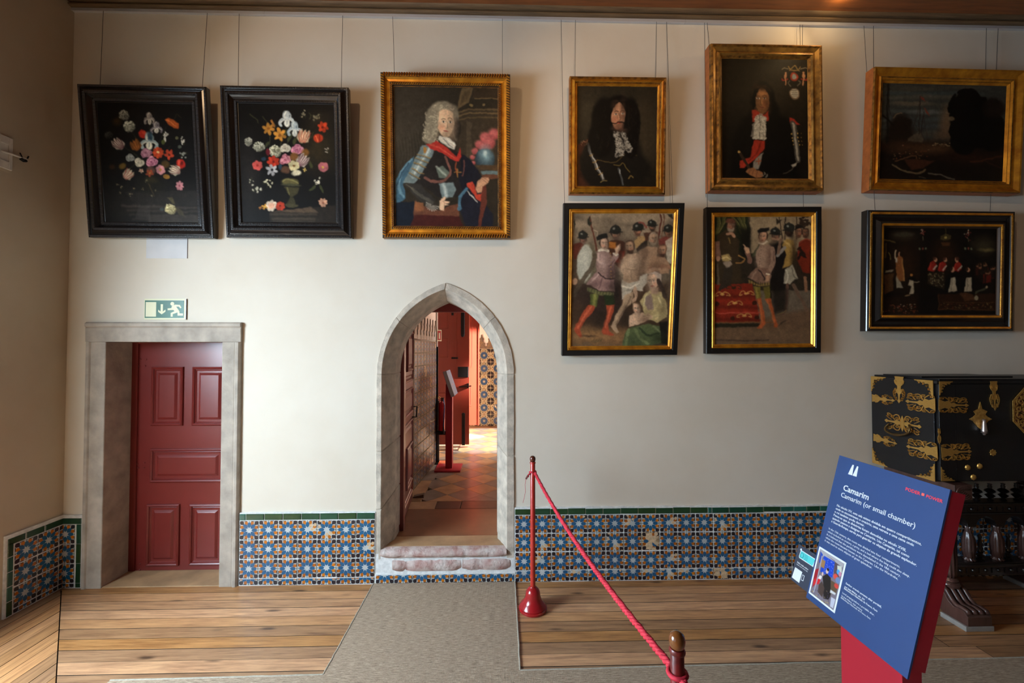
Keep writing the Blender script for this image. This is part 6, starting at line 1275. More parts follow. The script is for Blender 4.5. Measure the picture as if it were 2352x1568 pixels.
# chapel scene in black frame with gilt ripple
r, w, h = picture('painting', 'dark chapel scene with robed figures in black frame, gilt ripple bands', (3.2914, 1.8506, 1.1513, 0.9007, 0.0366, 0.0024, 0.016), (-0.42, 0.36), (1984, 2292), 0.055, off=0.07)
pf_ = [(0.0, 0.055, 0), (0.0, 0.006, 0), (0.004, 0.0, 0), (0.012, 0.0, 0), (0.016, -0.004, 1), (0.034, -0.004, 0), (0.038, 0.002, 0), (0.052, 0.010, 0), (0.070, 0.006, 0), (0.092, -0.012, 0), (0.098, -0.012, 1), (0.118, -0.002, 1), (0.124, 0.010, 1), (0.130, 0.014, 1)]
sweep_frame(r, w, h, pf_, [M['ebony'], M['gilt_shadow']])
ripple(r, w, h, 0.025, -0.004, 0.018, 0.0085, M['gilt'], 'ripple_moulding', 0.004, 0.2); ripple(r, w, h, 0.108, -0.008, 0.020, 0.0085, M['gilt'], 'ripple_moulding', 0.005, 0.2)
put(r, w, h, 0.125, 0.013, [(362, 295), (1645, 300), (1628, 1282), (350, 1285)], (15, 11, 8), pic_chapel, 1.6, 11)
# ------------------------------------------------------------------ carpet runner
def weave(name):
    m, t, b = nt(name)
    tc = coords(t, (1, 1, 1)); w1 = nd(t, 'ShaderNodeTexWave', bands_direction='X'); w1.inputs['Scale'].default_value = 42; w1.inputs['Distortion'].default_value = 0.6; t.links.new(tc, w1.inputs['Vector'])
    w2 = nd(t, 'ShaderNodeTexWave', bands_direction='Y'); w2.inputs['Scale'].default_value = 60; w2.inputs['Distortion'].default_value = 0.6; t.links.new(tc, w2.inputs['Vector'])
    mu = nd(t, 'ShaderNodeMath', operation='MULTIPLY'); t.links.new(w1.outputs['Fac'], mu.inputs[0]); t.links.new(w2.outputs['Fac'], mu.inputs[1])
    n1 = noise(t, coords(t, (6, 60, 1)), 4, 4); n2 = noise(t, coords(t, (40, 260, 1)), 2, 2)
    ad = nd(t, 'ShaderNodeMath', operation='MULTIPLY_ADD'); ad.inputs[1].default_value = 0.5; t.links.new(mu.outputs[0], ad.inputs[0]); t.links.new(n1, ad.inputs[2])
    a2 = nd(t, 'ShaderNodeMath', operation='MULTIPLY_ADD'); a2.inputs[1].default_value = 0.5; t.links.new(n2, a2.inputs[0]); t.links.new(ad.outputs[0], a2.inputs[2])
    c = ramp(t, a2.outputs[0], [(0.55, lin((104, 87, 72))), (0.8, lin((152, 131, 111))), (1.05, lin((198, 177, 152)))])
    t.links.new(c, b.inputs['Base Color']); b.inputs['Roughness'].default_value = 0.95; setin(b, 'Specular IOR Level', 0.1); bump(t, b, a2.outputs[0], 0.6, 0.003); return m
M['carpet'] = weave('carpet'); M['binding'] = pbr('binding', (176, 168, 152), 0.95, var=0.2, scale=60, bmp=0.5, bscale=200)
cx0, cx1, cyk = -0.937, 0.098, -0.868
outl = [(cx0, -0.004), (cx0, cyk), (-2.02, cyk-0.012), (-2.02, -3.2), (4.6, -3.2), (4.6, cyk+0.045), (cx1, cyk+0.004), (cx1, -0.004)]
carpet = thing('carpet_runner', 'grey-brown woven carpet runner leading to the pointed arch', 'carpet', (0, 0, 0))
MB().prism(outl, XY, 0.0015, 0.007).build('pile', M['carpet'], carpet)
for i, (a, b2) in enumerate(((0, 1), (1, 2), (5, 6), (6, 7))):
    p, q = Vector(outl[a]), Vector(outl[b2]); r = random.Random(i); pts = []
    for k in range(25): v = p.lerp(q, k/24); pts.append((v.x + r.uniform(-0.0015, 0.0015), v.y + r.uniform(-0.0015, 0.0015), 0.0055))
    MB().tube(pts, 0.0048, 6).build('edge_binding', M['binding'], carpet)

# ------------------------------------------------------------------ rope barrier
M['enamel'] = pbr('enamel', (158, 26, 30), 0.22, coat=0.5, var=0.06, scale=10)
M['enamel_post'] = pbr('enamel_post', (176, 44, 34), 0.3, coat=0.3)
M['enamel_worn'] = pbr('enamel_worn', (128, 26, 24), 0.35, var=0.7, scale=26, coat=0.2, col2=(60, 22, 18))
M['knob_wood'] = pbr('knob_wood', (88, 36, 22), 0.2, coat=0.7, var=0.3, scale=14)
M['knob_brass'] = pbr('knob_brass', (150, 88, 36), 0.22, coat=0.7, var=0.5, scale=10, col2=(70, 34, 16))
M['rope'] = pbr('rope', (196, 34, 54), 0.7, var=0.15, scale=60)
def stanchion(label, x, y, rot_, knob, post):
    t = thing('stanchion', label, 'stanchion', (x, y, 0.0072 if y < cyk else 0.0006), group='rope barrier posts'); t.rotation_euler = (0, 0, rot_)
    MB().lathe([(0.091, 0.0), (0.094, 0.006), (0.093, 0.014), (0.087, 0.018), (0.089, 0.024), (0.084, 0.034), (0.068, 0.050), (0.056, 0.068), (0.050, 0.090), (0.047, 0.112), (0.040, 0.128), (0.028, 0.140), (0.020, 0.146), (0.019, 0.150)], 40).build('base', M['enamel'], t, smooth=40)
    MB().lathe([(0.0165, 0.146), (0.0165, 0.955), (0.0150, 0.957)], 20).build('post', M[post], t, smooth=40)
    MB().lathe([(0.019, 0.955), (0.020, 0.960), (0.017, 0.966)], 20).build('collar', M[post], t, smooth=40)
    MB().lathe([(0.014, 0.966), (0.0175, 0.971), (0.0195, 0.980), (0.0195, 0.988), (0.0165, 0.998), (0.010, 1.004), (0.003, 1.006)], 20).build('knob', M[knob], t, smooth=60)
    return t
p1 = F(1224, 1398); s1 = stanchion('red post with bell base standing right of the carpet by the arch', p1.x, p1.y, 0.3, 'knob_wood', 'enamel_post')
zt2 = 1.012; pk = F(1555, 1451, zt2)
s2 = stanchion('worn dark red post with shiny brown knob, cut by the bottom edge', pk.x, pk.y, 0.0, 'knob_brass', 'enamel_worn')
rp = thing('barrier_rope', 'red twisted rope slung between the two barrier posts', 'rope', (p1.x, p1.y, 0.89))
A = Vector((0.014, -0.012, 0.005)); Bv = Vector((pk.x-p1.x-0.004, pk.y-p1.y+0.02, 0.02))
def rope_pts(a, b, sag, n=120): return [a.lerp(b, k/n) + Vector((0, 0, -4*sag*(k/n)*(1-k/n))) for k in range(n+1)]
cen = rope_pts(A, Bv, 0.05); cen2 = rope_pts(Vector((pk.x-p1.x+0.004, pk.y-p1.y-0.02, 0.02)), Vector((pk.x-p1.x+0.35, pk.y-p1.y-1.25, 0.02)), 0.2)
def strand(cen, ph, r=0.0052, off=0.0052):
    pts = []; L = 0
    for i, p in enumerate(cen):
        if i: L += (cen[i]-cen[i-1]).length
        t = (cen[min(i+1, len(cen)-1)]-cen[max(i-1, 0)]).normalized(); u = t.cross(Vector((0, 0, 1))).normalized(); v = u.cross(t); a = L*2*math.pi/0.055 + ph
        pts.append(p + (u*math.cos(a)+v*math.sin(a))*off)
    return pts
for c_ in (cen, cen2):
    for k in range(3): MB().tube(strand(c_, k*2.094), 0.0062, 7).build('strand', M['rope'], rp, smooth=180)
MB().tube([Vector((math.cos(a)*0.021, math.sin(a)*0.021, 0.008+0.004*math.sin(a*2))) for a in [i*0.35 for i in range(19)]], 0.006, 7).build('loop', M['rope'], rp, smooth=180)
MB().tube([(-0.016, -0.01, 0.0), (-0.028, -0.012, -0.004), (-0.032, -0.012, -0.02)], 0.0055, 7).build('rope_end', M['rope'], rp, smooth=180)
MB().tube([(-0.030, -0.012, -0.008), (-0.046, -0.012, -0.034)], 0.006, 8).build('ferrule', M['enamel_worn'], rp)
MB().tube([(-0.046, -0.012, -0.03), (-0.052, -0.012, -0.07), (-0.050, -0.012, -0.12), (-0.056, -0.012, -0.15), (-0.066, -0.012, -0.19)], 0.0012, 5).build('loose_thread', M['rope'], rp)
MB().tube([Vector((pk.x-p1.x + math.cos(a)*0.021, pk.y-p1.y + math.sin(a)*0.021, 0.022)) for a in [i*0.35 for i in range(19)]], 0.006, 7).build('loop', M['rope'], rp, smooth=180)

# ------------------------------------------------------------------ exit sign and the pale patch above it
M['sign_pale'] = pbr('sign_pale', (222, 218, 182), 0.5); M['sign_green'] = pbr('sign_green', (24, 92, 66), 0.4, var=0.25, scale=8); M['acrylic'] = pbr('acrylic', (112, 96, 92), 0.2)
sg0, sg1 = W(334, 686), W(429, 734); SW, SH = sg1.x-sg0.x, sg0.z-sg1.z
sg = thing('exit_sign', 'green emergency exit sign with running figure above red door', 'sign', (sg0.x, -0.004, sg1.z))
MB().box(0, SW, -0.004, 0.003, 0, SH).build('plate', M['sign_pale'], sg); MB().box(SW-0.003, SW+0.001, -0.006, 0.003, 0.002, SH-0.001).build('edge', M['acrylic'], sg)
su = SW/728.0                                            # crop pixel to metre
SP = lambda pts: [((x-112)*su, SH-(y-1118)*su) for x, y in pts]
def sflat(pts, d, mat, name): MB().prism(SP(pts), XZ, -0.004-d, -0.004).build(name, mat, sg)
sflat([(122, 1460), (122, 1148), (803, 1148), (803, 1460)], 0.0006, M['sign_green'], 'field')
sflat([(138, 1438), (138, 1178), (320, 1178), (320, 1438)], 0.0012, M['sign_pale'], 'doorway_symbol')
sflat([(398, 1216), (438, 1216), (438, 1345), (482, 1312), (482, 1348), (418, 1396), (356, 1350), (356, 1314), (398, 1345)], 0.0012, M['sign_pale'], 'arrow_symbol')
sflat([(600+34*math.cos(i*0.3927), 1208+34*math.sin(i*0.3927)) for i in range(16)], 0.0012, M['sign_pale'], 'head_symbol')
sflat([(518, 1290), (586, 1285), (590, 1250), (650, 1222), (732, 1228), (762, 1275), (742, 1290), (716, 1258), (668, 1258), (726, 1340), (728, 1378), (788, 1380), (788, 1418), (694, 1418), (692, 1362), (610, 1390), (610, 1438), (574, 1438), (574, 1372), (640, 1338), (618, 1318), (520, 1322)], 0.0012, M['sign_pale'], 'runner_symbol')
M['patch'] = pbr('patch', (214, 212, 212), 0.8, var=0.06, scale=8)
pa, pb = W(337, 548), W(431, 593.5)
MB().box(pa.x, pb.x, -0.0025, 0.001, pb.z, pa.z+0.01).build('paint_patch', M['patch'], wall_back)
MB().box(pb.x-0.002, pb.x+0.0005, -0.0035, 0.001, pb.z, pa.z+0.01).build('patch_edge', M['acrylic'], wall_back)

# ------------------------------------------------------------------ information lectern
M['panel_blue'] = pbr('panel_blue', (38, 66, 116), 0.5, var=0.03, scale=2); M['panel_navy'] = pbr('panel_navy', (54, 60, 76), 0.5); M['lectern_red'] = pbr('lectern_red', (166, 24, 42), 0.5); M['white_ink'] = pbr('white_ink', (232, 236, 240), 0.6); M['red_ink'] = pbr('red_ink', (236, 56, 72), 0.6); M['orange_ink'] = pbr('orange_ink', (255, 96, 84), 0.6); M['teal_ink'] = pbr('teal_ink', (84, 206, 206), 0.6); M['teal_dark'] = pbr('teal_dark', (36, 140, 148), 0.6); M['rim_dark'] = pbr('rim_dark', (20, 52, 110), 0.5)
k_ = 1.05
zt_ = CAM_H - (CAM_H-1.30)*k_; zb_ = CAM_H - (CAM_H-0.757)*k_
PTL, PTR, PBL, PBR = F(1946, 1050, zt_), F(2208, 1133, zt_), F(1837, 1360, zb_), F(2060, 1540, zb_)
xt = (PTL.x+PTR.x)/2; xb = (PBL.x+PBR.x)/2; yf = (PTL.y+PBL.y)/2; yn = (PTR.y+PBR.y)/2
Uv = Vector((0, -1, 0)); Vv = (Vector((xt, 0, zt_))-Vector((xb, 0, zb_))).normalized(); Nv = Uv.cross(Vv)   # u to the near end, v up, n out of the face
PWd = yf-yn; PHt = (Vector((xt, 0, zt_))-Vector((xb, 0, zb_))).length
O = Vector((xb, yf, zb_))
lec = thing('information_lectern', 'navy blue text panel on red post beside the black cabinet', 'lectern', (xb+0.12, (yf+yn)/2, 0.0074))
LM = Matrix(((Uv.x, Vv.x, Nv.x, O.x), (Uv.y, Vv.y, Nv.y, O.y), (Uv.z, Vv.z, Nv.z, O.z), (0, 0, 0, 1)))
LL = Matrix.Translation(-lec.location) @ LM                      # panel frame in lectern space
def pn(o): o.matrix_local = LL; return o
def pu(px, py, d=0.0):
    v = onplane(px, py, O + Nv*d, Nv) - O; return v.dot(Uv), v.dot(Vv)
pan = pn(MB().box(0, PWd, 0, PHt, -0.006, 0.0).build('panel', M['panel_blue'], lec)); 
pn(MB().box(0.006, PWd-0.001, 0.03, PHt-0.004, -0.052, -0.006).build('panel_case', M['lectern_red'], lec))
Xp = xb + 0.035
ya = XP(1932, 1520, Xp).y; yb = XP(2072, 1560, Xp).y; xbk = W(2118, 1550, yb).x
l0 = lec.location
MB().box(Xp-l0.x, xbk-l0.x, yb-l0.y, ya-l0.y, 0.012, zb_+0.10).build('post', M['lectern_red'], lec, bevel=0.002)
MB().box(Xp-0.13-l0.x, xbk+0.12-l0.x, yb-0.10-l0.y, ya+0.10-l0.y, 0.0, 0.014).build('foot_plate', M['lectern_red'], lec, bevel=0.002)
# text, each block its own lettering part, fitted between measured ends of its lines
def letters(txt, p0, p1, mat, par_space=None, bold=0.0, d=0.0008, cap=None):
    (u0, v0), (u1, v1) = p0, p1
    cu = bpy.data.curves.new('lettering', 'FONT'); cu.body = txt; cu.size = 1.0; cu.extrude = 0.004; cu.offset = bold; cu.resolution_u = 2
    o = bpy.data.objects.new('lettering', cu); COL.objects.link(o); cu.materials.append(mat); o.parent = lec
    bpy.context.view_layer.update(); bb = o.bound_box; wdt = max(b[0] for b in bb)-min(b[0] for b in bb)
    L = math.hypot(u1-u0, v1-v0); sx = L/wdt; sy = cap if cap else sx; ang_ = math.atan2(v1-v0, u1-u0)*0.0
    m4 = LL @ Matrix.Translation((u0, v0, d)) @ Matrix.Rotation(ang_, 4, 'Z') @ Matrix.Diagonal((sx, sy, 0.05, 1))
    me = bpy.data.meshes.new_from_object(o); bpy.data.objects.remove(o, do_unlink=True)
    o = link('lettering', me, lec); o.matrix_local = m4; o['kind'] = 'stuff'
    return o
C1 = lambda x, y: pu(1830 + x/6.0308, 1050 + y/6.0308)
C2 = lambda x, y: pu(1800 + x/8.2536, 1240 + y/8.2536)
C3 = lambda x, y: pu(1800 + x/2.9149, 1030 + y/2.9149)
letters('Camarim', C1(640, 450), C1(992, 585), M['white_ink'], bold=0.018); letters('Camarim (or small chamber)', C1(608, 540), C1(1640, 955), M['white_ink'], bold=0.006)
PT = ['No século XV, esta sala estava dividida em quatro compartimentos,', 'onde se encontravam o oratório, uma retrete e uma cama onde', 'o rei também podia dormir.', 'Pensa-se que as divisórias foram demolidas no século XVIII,', 'quando passou a designar-se Camarim. Um Camarim, tal como', 'a Guarda-Roupa, servia para guardar os objetos de grande esplendor.']
a0 = C1(555, 675); a1 = C1(1725, 1215); sz = (a1[0]-a0[0])
st = [(555, 675), (540, 718), (525, 762), (510, 806), (495, 850), (480, 894)]; en = [(1725, 1218), (1622, 1228), (938, 962), (1512, 1303), (1560, 1385), (1665, 1503)]
for tx, s_, e_ in zip(PT, st, en): letters(tx, C1(*s_), C1(*e_), M['white_ink'], bold=0.012)
EN = ['In the 15th century, this room was divided into four compartments,', 'which included an oratory, a privy, and a bed where the king could also sleep.', 'It is believed that the partitions were demolished in the 18th century,', 'when the room became known as the Camarim. Like the Wardrobe,', 'it was used to store objects of great splendour.']
st = [(443, 992), (430, 1034), (415, 1076), (402, 1118), (388, 1158)]; e3 = [(778, 795), (845, 860), (780, 858), (766, 876), (592, 800)]
for tx, s_, e_ in zip(EN, st, e3): letters(tx, C1(*s_), C3(*e_), M['white_ink'], bold=0.0)
CP = ['Senhor orando perante altar portátil,', 'por Jean Miélot, séc. XV', 'Bibliothèque Nationale de France, Paris', 'Lord praying before a portable altar,', 'by Jean Miélot, 15th century', 'Bibliothèque Nationale de France, Paris']
st = [(1178, 828), (1157, 888), (1145, 925), (1114, 1008), (1098, 1062), (1085, 1098)]; e2 = [(1855, 1280), (1540, 1128), (1778, 1350), (1718, 1430), (1490, 1335), (1645, 1498)]
for i, (tx, s_, e_) in enumerate(zip(CP, st, e2)): letters(tx, C2(*s_), C2(*e_), M['white_ink'], bold=0.012 if i < 3 else 0.0)
letters('PODER', C1(1505, 455), C1(1708, 520), M['red_ink'], bold=0.02); letters('POWER', C1(1790, 555), C1(2022, 622), M['red_ink'], bold=0.02)
UVD = lambda a, c, d: (a, c, d)
def ppoly(pts, mat, name, d=0.0008): return pn(MB().prism(pts, UVD, -0.001, d).build(name, mat, lec))
u, v = C1(1750, 515); s_ = 0.0042; ppoly([(u-s_, v-s_), (u+s_, v-s_), (u+s_, v+s_), (u-s_, v+s_)], M['orange_ink'], 'square_mark')
for q in ([(712, 232), (770, 250), (795, 108), (775, 102)], [(775, 252), (830, 270), (857, 130), (838, 122)]): ppoly([C1(*p) for p in q], M['white_ink'], 'chimney_mark')
# printed picture with white border: a robed figure kneeling before a blue hanging
qc = [(725, 145), (1238, 460), (925, 1355), (430, 965)]
pc = [C2(*p) for p in qc]; iu0 = (pc[0][0]+pc[3][0])/2; iu1 = (pc[1][0]+pc[2][0])/2; iv1 = (pc[0][1]+pc[1][1])/2; iv0 = (pc[2][1]+pc[3][1])/2
ppoly([(iu0, iv0), (iu1, iv0), (iu1, iv1), (iu0, iv1)], M['white_ink'], 'picture_border', 0.0006)
mw = iu1-iu0-0.014; mh = iv1-iv0-0.014
B = Brush([(735, 195), (1195, 475), (905, 1305), (470, 955)], mw, mh, 0.0011, (120, 110, 120), 21)
B.poly([(735, 195), (1195, 475), (1150, 560), (780, 330), (720, 420)], (170, 164, 168), 1, 1); B.poly([(800, 320), (1010, 440), (930, 720), (700, 600)], (30, 66, 176), 1, 1)
for k in range(40): B.ell(740+B.rd.random()*240, 380+B.rd.random()*280, 9, 9, (110, 120, 190), 0.9)
B.poly([(860, 320), (1010, 420), (960, 660), (1060, 720), (1150, 540)], (84, 70, 76), 1, 1); B.poly([(740, 240), (780, 300), (740, 460), (690, 440)], (30, 60, 160), 0.9, 1); B.poly([(740, 370), (820, 420), (780, 550), (690, 490)], (150, 112, 74), 1, 1); B.poly([(600, 560), (690, 540), (640, 760), (520, 880)], (150, 34, 44), 1, 2); B.poly([(560, 730), (720, 680), (660, 820), (540, 830)], (196, 40, 44), 1, 1); B.poly([(640, 720), (690, 660), (730, 690), (700, 740)], (226, 220, 216), 1, 1)
B.poly([(740, 690), (830, 640), (900, 720), (890, 840), (870, 1040), (820, 1110), (720, 1080), (740, 860)], (40, 34, 32), 1, 2); B.poly([(720, 770), (650, 830), (620, 960), (700, 1060), (760, 900)], (74, 58, 52), 1, 3); B.poly([(900, 760), (1040, 850), (980, 1020), (870, 1000)], (92, 74, 56), 1, 3); B.ell(838, 600, 30, 40, (216, 186, 170), 1); B.ell(858, 570, 26, 26, (40, 30, 28), 1); B.ell(742, 640, 16, 36, (220, 190, 176), 1)
B.poly([(1050, 500), (1140, 520), (1130, 640), (1040, 640)], (204, 204, 190), 1, 1); B.ell(1060, 620, 34, 40, (70, 150, 206), 1); B.ell(1000, 700, 46, 46, (206, 74, 60), 1); B.ell(1040, 770, 50, 50, (110, 130, 170), 1); B.ell(1000, 870, 46, 40, (190, 64, 56), 1); B.ell(1090, 660, 30, 40, (196, 130, 150), 1)
for k in range(60): B.ell(480+B.rd.random()*420, 900+B.rd.random()*320+k % 3*10, 12, 8, B.rd.choice([(206, 180, 70), (70, 60, 90), (130, 110, 90)]), 0.8, 30)
B.poly([(880, 1060), (960, 1110), (900, 1270), (840, 1230)], (190, 190, 204), 1, 1); B.poly([(880, 930), (980, 1000), (960, 1030), (860, 980)], (206, 206, 206), 1, 1); B.line([(760, 330), (620, 760), (540, 960)], 22, (160, 156, 170), 1)
mo_ = B.object('printed_picture', mw, mh, M['print'], lec); mo_.matrix_local = LL @ Matrix.Translation(((iu0+iu1)/2, (iv0+iv1)/2 - mh/2, 0.0010)) @ Matrix.Rotation(-math.pi/2, 4, 'X')
# dark side card with turquoise label (its code left blank)
qd = 0.012
c_tl, c_bl = pu(1838.2, 1250.9, -qd), pu(1812, 1326.6, -qd); ct = c_tl[1]; cb = c_bl[1]; cl_ = (c_tl[0]+c_bl[0])/2
card = pn(MB().box(cl_, 0.14, cb, ct, -qd-0.005, -qd).build('side_card', M['panel_navy'], lec))
C2d = lambda x, y: pu(1800 + x/8.2536, 1240 + y/8.2536, -qd)
def cpoly(pts, mat, name, d=0.0008): return pn(MB().prism([C2d(*p) for p in pts], UVD, -qd-0.001, -qd+d).build(name, mat, lec))
cpoly([(330, 190), (345, 195), (620, 370), (560, 510), (500, 470), (295, 335), (292, 300)], M['white_ink'], 'label_border', 0.0005); cpoly([(338, 205), (600, 372), (545, 492), (505, 460), (305, 325), (304, 300)], M['teal_ink'], 'label')
cpoly([(350+38*math.cos(i*0.5236), 290+52*math.sin(i*0.5236)) for i in range(12)], M['teal_dark'], 'round_mark', 0.0012); cpoly([(352+28*math.cos(i*0.5236), 290+42*math.sin(i*0.5236)) for i in range(12)], M['teal_ink'], 'round_mark', 0.0016); cpoly([(333+16*math.cos(i*0.5236), 180+22*math.sin(i*0.5236)) for i in range(12)], M['white_ink'], 'pin_mark', 0.0010)
for x, y in ((410, 275), (405, 305), (400, 332), (392, 355)): cpoly([(x, y), (x+58, y+36), (x+56, y+44), (x-2, y+8)], M['teal_dark'], 'label_line', 0.0014)
cpoly([(222, 512), (355, 605), (295, 812), (158, 705)], M['white_ink'], 'blank_code_square')
cpoly([(360, 650), (398, 678), (372, 780), (330, 755)], M['white_ink'], 'phone_mark', 0.0008); cpoly([(364, 664), (388, 682), (368, 765), (340, 748)], M['panel_navy'], 'phone_screen', 0.0012)
letters('Saiba mais sobre', C2d(258, 425), C2d(468, 562), M['white_ink'], bold=0.015, d=-qd+0.001); letters('Learn more about the', C2d(248, 460), C2d(455, 598), M['white_ink'], d=-qd+0.001)

# ------------------------------------------------------------------ things in the passage
M['grey_face'] = pbr('grey_face', (176, 172, 176), 0.4)
pb_ = F(1031, 1076, PZ)
l2 = thing('passage_lectern', 'slim red lectern on square base in the passage beyond', 'lectern', (pb_.x, pb_.y, PZ))
MB().box(-0.155, 0.155, -0.16, 0.16, 0.001, 0.022).build('foot_plate', M['lectern_red'], l2, bevel=0.002)
zt3 = W(1030, 900, pb_.y).z - PZ
MB().box(-0.035, 0.045, -0.06, 0.06, 0.022, zt3+0.1).build('post', M['lectern_red'], l2, bevel=0.002)
pt, pb2 = W(1026, 852, pb_.y), W(1044, 906, pb_.y)
tl = math.atan2(pb2.x-pt.x, pt.z-pb2.z); hgt = math.hypot(pb2.x-pt.x, pt.z-pb2.z)
Mt = Matrix.Translation((((pt.x+pb2.x)/2)-pb_.x, 0, (pt.z+pb2.z)/2-PZ)) @ Matrix.Rotation(-tl, 4, 'Y')
MB().box(-0.026, 0.014, -0.18, 0.18, -hgt/2, hgt/2).build('panel_case', M['lectern_red'], l2).matrix_local = Mt
MB().box(0.014, 0.02, -0.182, 0.182, -hgt/2-0.004, hgt/2+0.004).build('panel', M['panel_blue'], l2).matrix_local = Mt
MB().box(-0.022, 0.018, -0.186, -0.180, -hgt/2-0.006, hgt/2+0.006).build('panel_edge', M['grey_face'], l2).matrix_local = Mt
M['ext_red'] = pbr('ext_red', (170, 20, 26), 0.25, coat=0.5); M['rubber'] = pbr('rubber', (22, 22, 24), 0.6); M['hose_blue'] = pbr('hose_blue', (40, 70, 130), 0.4); M['brass'] = pbr('brass', (176, 136, 66), 0.3, 0.9); M['orange_card'] = pbr('orange_card', (222, 110, 56), 0.6)
es = F(1012, 1062, PZ)
es_y = es.y
st_ = thing('extinguisher_stand', 'black metal stand carrying the fire extinguisher in passage', 'stand', (es.x, es_y, PZ))
ex0 = W(1003.5, 1000, es_y).x - es.x
MB().box(ex0-0.02, 0.14, -0.10, 0.10, 0.001, 0.010).build('foot_plate', M['iron'], st_)
zb2 = W(1010, 995, es_y).z-PZ; ztp2 = W(1005, 796, es_y).z - PZ
MB().box(ex0-0.010, ex0+0.014, -0.012, 0.012, 0.008, ztp2).build('upright', M['iron'], st_); MB().box(ex0+0.018, ex0+0.030, -0.01, 0.01, 0.008, W(1006, 920, es_y).z-PZ).build('upright', M['iron'], st_)
MB().box(ex0, ex0+0.12, -0.045, 0.045, zb2-0.01, zb2+0.035).build('bracket', M['iron'], st_)
MB().box(ex0+0.03, 0.12, -0.09, 0.06, 0.010, 0.012).build('floor_notice', M['orange_card'], st_)
fe = thing('fire_extinguisher', 'red fire extinguisher with black hose on its stand', 'extinguisher', (es.x+ex0+0.062, es_y-0.005, PZ+zb2+0.036))
eh = W(1012, 927, es_y).z - PZ - zb2
MB().lathe([(0.034, 0.0), (0.040, 0.006), (0.040, eh-0.05), (0.034, eh-0.025), (0.018, eh-0.008), (0.014, eh)], 22).build('cylinder', M['ext_red'], fe, smooth=50)
MB().box(-0.012, 0.030, -0.01, 0.01, eh, eh+0.045).build('valve', M['rubber'], fe, bevel=0.003); MB().tube([(-0.03, -0.01, eh+0.03), (-0.045, -0.02, eh+0.045), (-0.03, -0.02, eh+0.06), (-0.012, -0.01, eh+0.045)], 0.004, 6).build('pin_ring', M['brass'], fe)
MB().tube([(0.026, -0.02, eh+0.02), (0.040, -0.045, eh-0.06), (0.036, -0.05, eh*0.5), (0.030, -0.048, 0.06)], 0.008, 8).build('hose', M['hose_blue'], fe, smooth=180); MB().tube([(0.030, -0.048, 0.06), (0.032, -0.048, -0.03)], [0.008, 0.013], 10).build('nozzle', M['rubber'], fe)
fs = W(1005.5, 783, 2.33)
f2 = thing('fire_sign', 'small red fire extinguisher sign with pale border on passage corner', 'sign', (fs.x-0.012, 2.33, fs.z)); f2.rotation_euler = (0, 0, math.radians(48))
FH = W(1005, 757, 2.33).z-fs.z
MB().box(0, 0.075, -0.004, 0.0, 0, FH).build('plate', M['sign_pale'], f2); MB().box(0.009, 0.066, -0.005, -0.004, 0.012, FH-0.012).build('field', M['ext_red'], f2); MB().box(0.028, 0.046, -0.006, -0.005, 0.03, FH-0.04).build('symbol', M['sign_pale'], f2)
mt = F(1030, 1030, PZ)
dm = thing('doormat', 'pale doormat with dark border on the sunlit floor beyond', 'mat', (mt.x, mt.y, PZ))
MB().box(-0.22, 0.16, -0.12, 0.30, 0.001, 0.010).build('border', M['slab_dark'], dm); MB().box(-0.20, 0.14, -0.10, 0.28, 0.010, 0.013).build('field', M['carpet'], dm)
wg_ = F(957, 1143, PZ)
wd_ = MB(); wd_.prism([(-0.05, 0.0), (0.055, 0.0), (0.055, 0.034), (-0.05, 0.010)], XZ, -0.03, 0.03)
wo = wd_.build('door_wedge', M['slab_dark']); wo.location = (wg_.x+0.015, wg_.y+0.02, PZ+0.001); tag(wo, 'small brown wooden wedge on passage floor by open leaf', 'wedge')
# ------------------------------------------------------------------ black writing cabinet with gilt mounts on its carved bridge stand
M['lacquer'] = pbr('lacquer', (17, 17, 20), 0.4, var=0.25, scale=4, bmp=0.1, bscale=30, stretch=(1, 1, 6))
M['mount'] = pbr('mount', (220, 176, 92), 0.4, 0.6, var=0.4, scale=60, bmp=0.4, bscale=200, col2=(160, 112, 50))
M['mount_red'] = pbr('mount_red', (96, 46, 34), 0.6)
M['steel'] = pbr('steel', (190, 176, 170), 0.3, 0.8)
M['bronze'] = pbr('bronze', (110, 88, 54), 0.35, 0.85, var=0.3, scale=20)
M['rosewood'] = wood('rosewood', (46, 28, 24), (92, 62, 54), gs=(8, 8, 1.2), knots=False, rough=0.3, rand=0.06, coat=0.35)
M['blackwood'] = pbr('blackwood', (24, 19, 18), 0.28, var=0.3, scale=10, coat=0.4)
M['pad'] = pbr('pad', (150, 144, 138), 0.6, var=0.15, scale=30)
CX0, CX1, CYB, CYF = 2.79, 3.96, -0.03, -0.505
CZ0, CZ1 = 0.862, 1.512
cab = thing('writing_cabinet', 'black cabinet with pierced gilt mounts standing on carved stand', 'cabinet', (CX0, CYB, CZ0))
cl0 = cab.location
CWd, CDp, CHt = CX1-CX0, CYB-CYF, CZ1-CZ0
MB().box(0, CWd, -CDp+0.022, 0, 0, CHt).build('body', M['lacquer'], cab, bevel=0.002)
MB().box(0.012, CWd-0.012, -CDp, -CDp+0.021, 0.012, CHt-0.022).build('fall_front', M['lacquer'], cab, bevel=0.002)
MB().box(0.02, CWd, -CDp+0.004, -0.005, CHt, CHt+0.012).build('top_board', M['lacquer'], cab, bevel=0.002)
MB().box(W(2086, 862, -0.3).x-CX0, W(2290, 864, -0.3).x-CX0, -0.36, -0.08, CHt+0.012, CHt+0.022).build('loose_tray', M['lacquer'], cab, bevel=0.002)
MB().box(0.0, CWd, -CDp-0.002, -CDp+0.02, CHt-0.018, CHt).build('top_edge', M['lacquer'], cab)
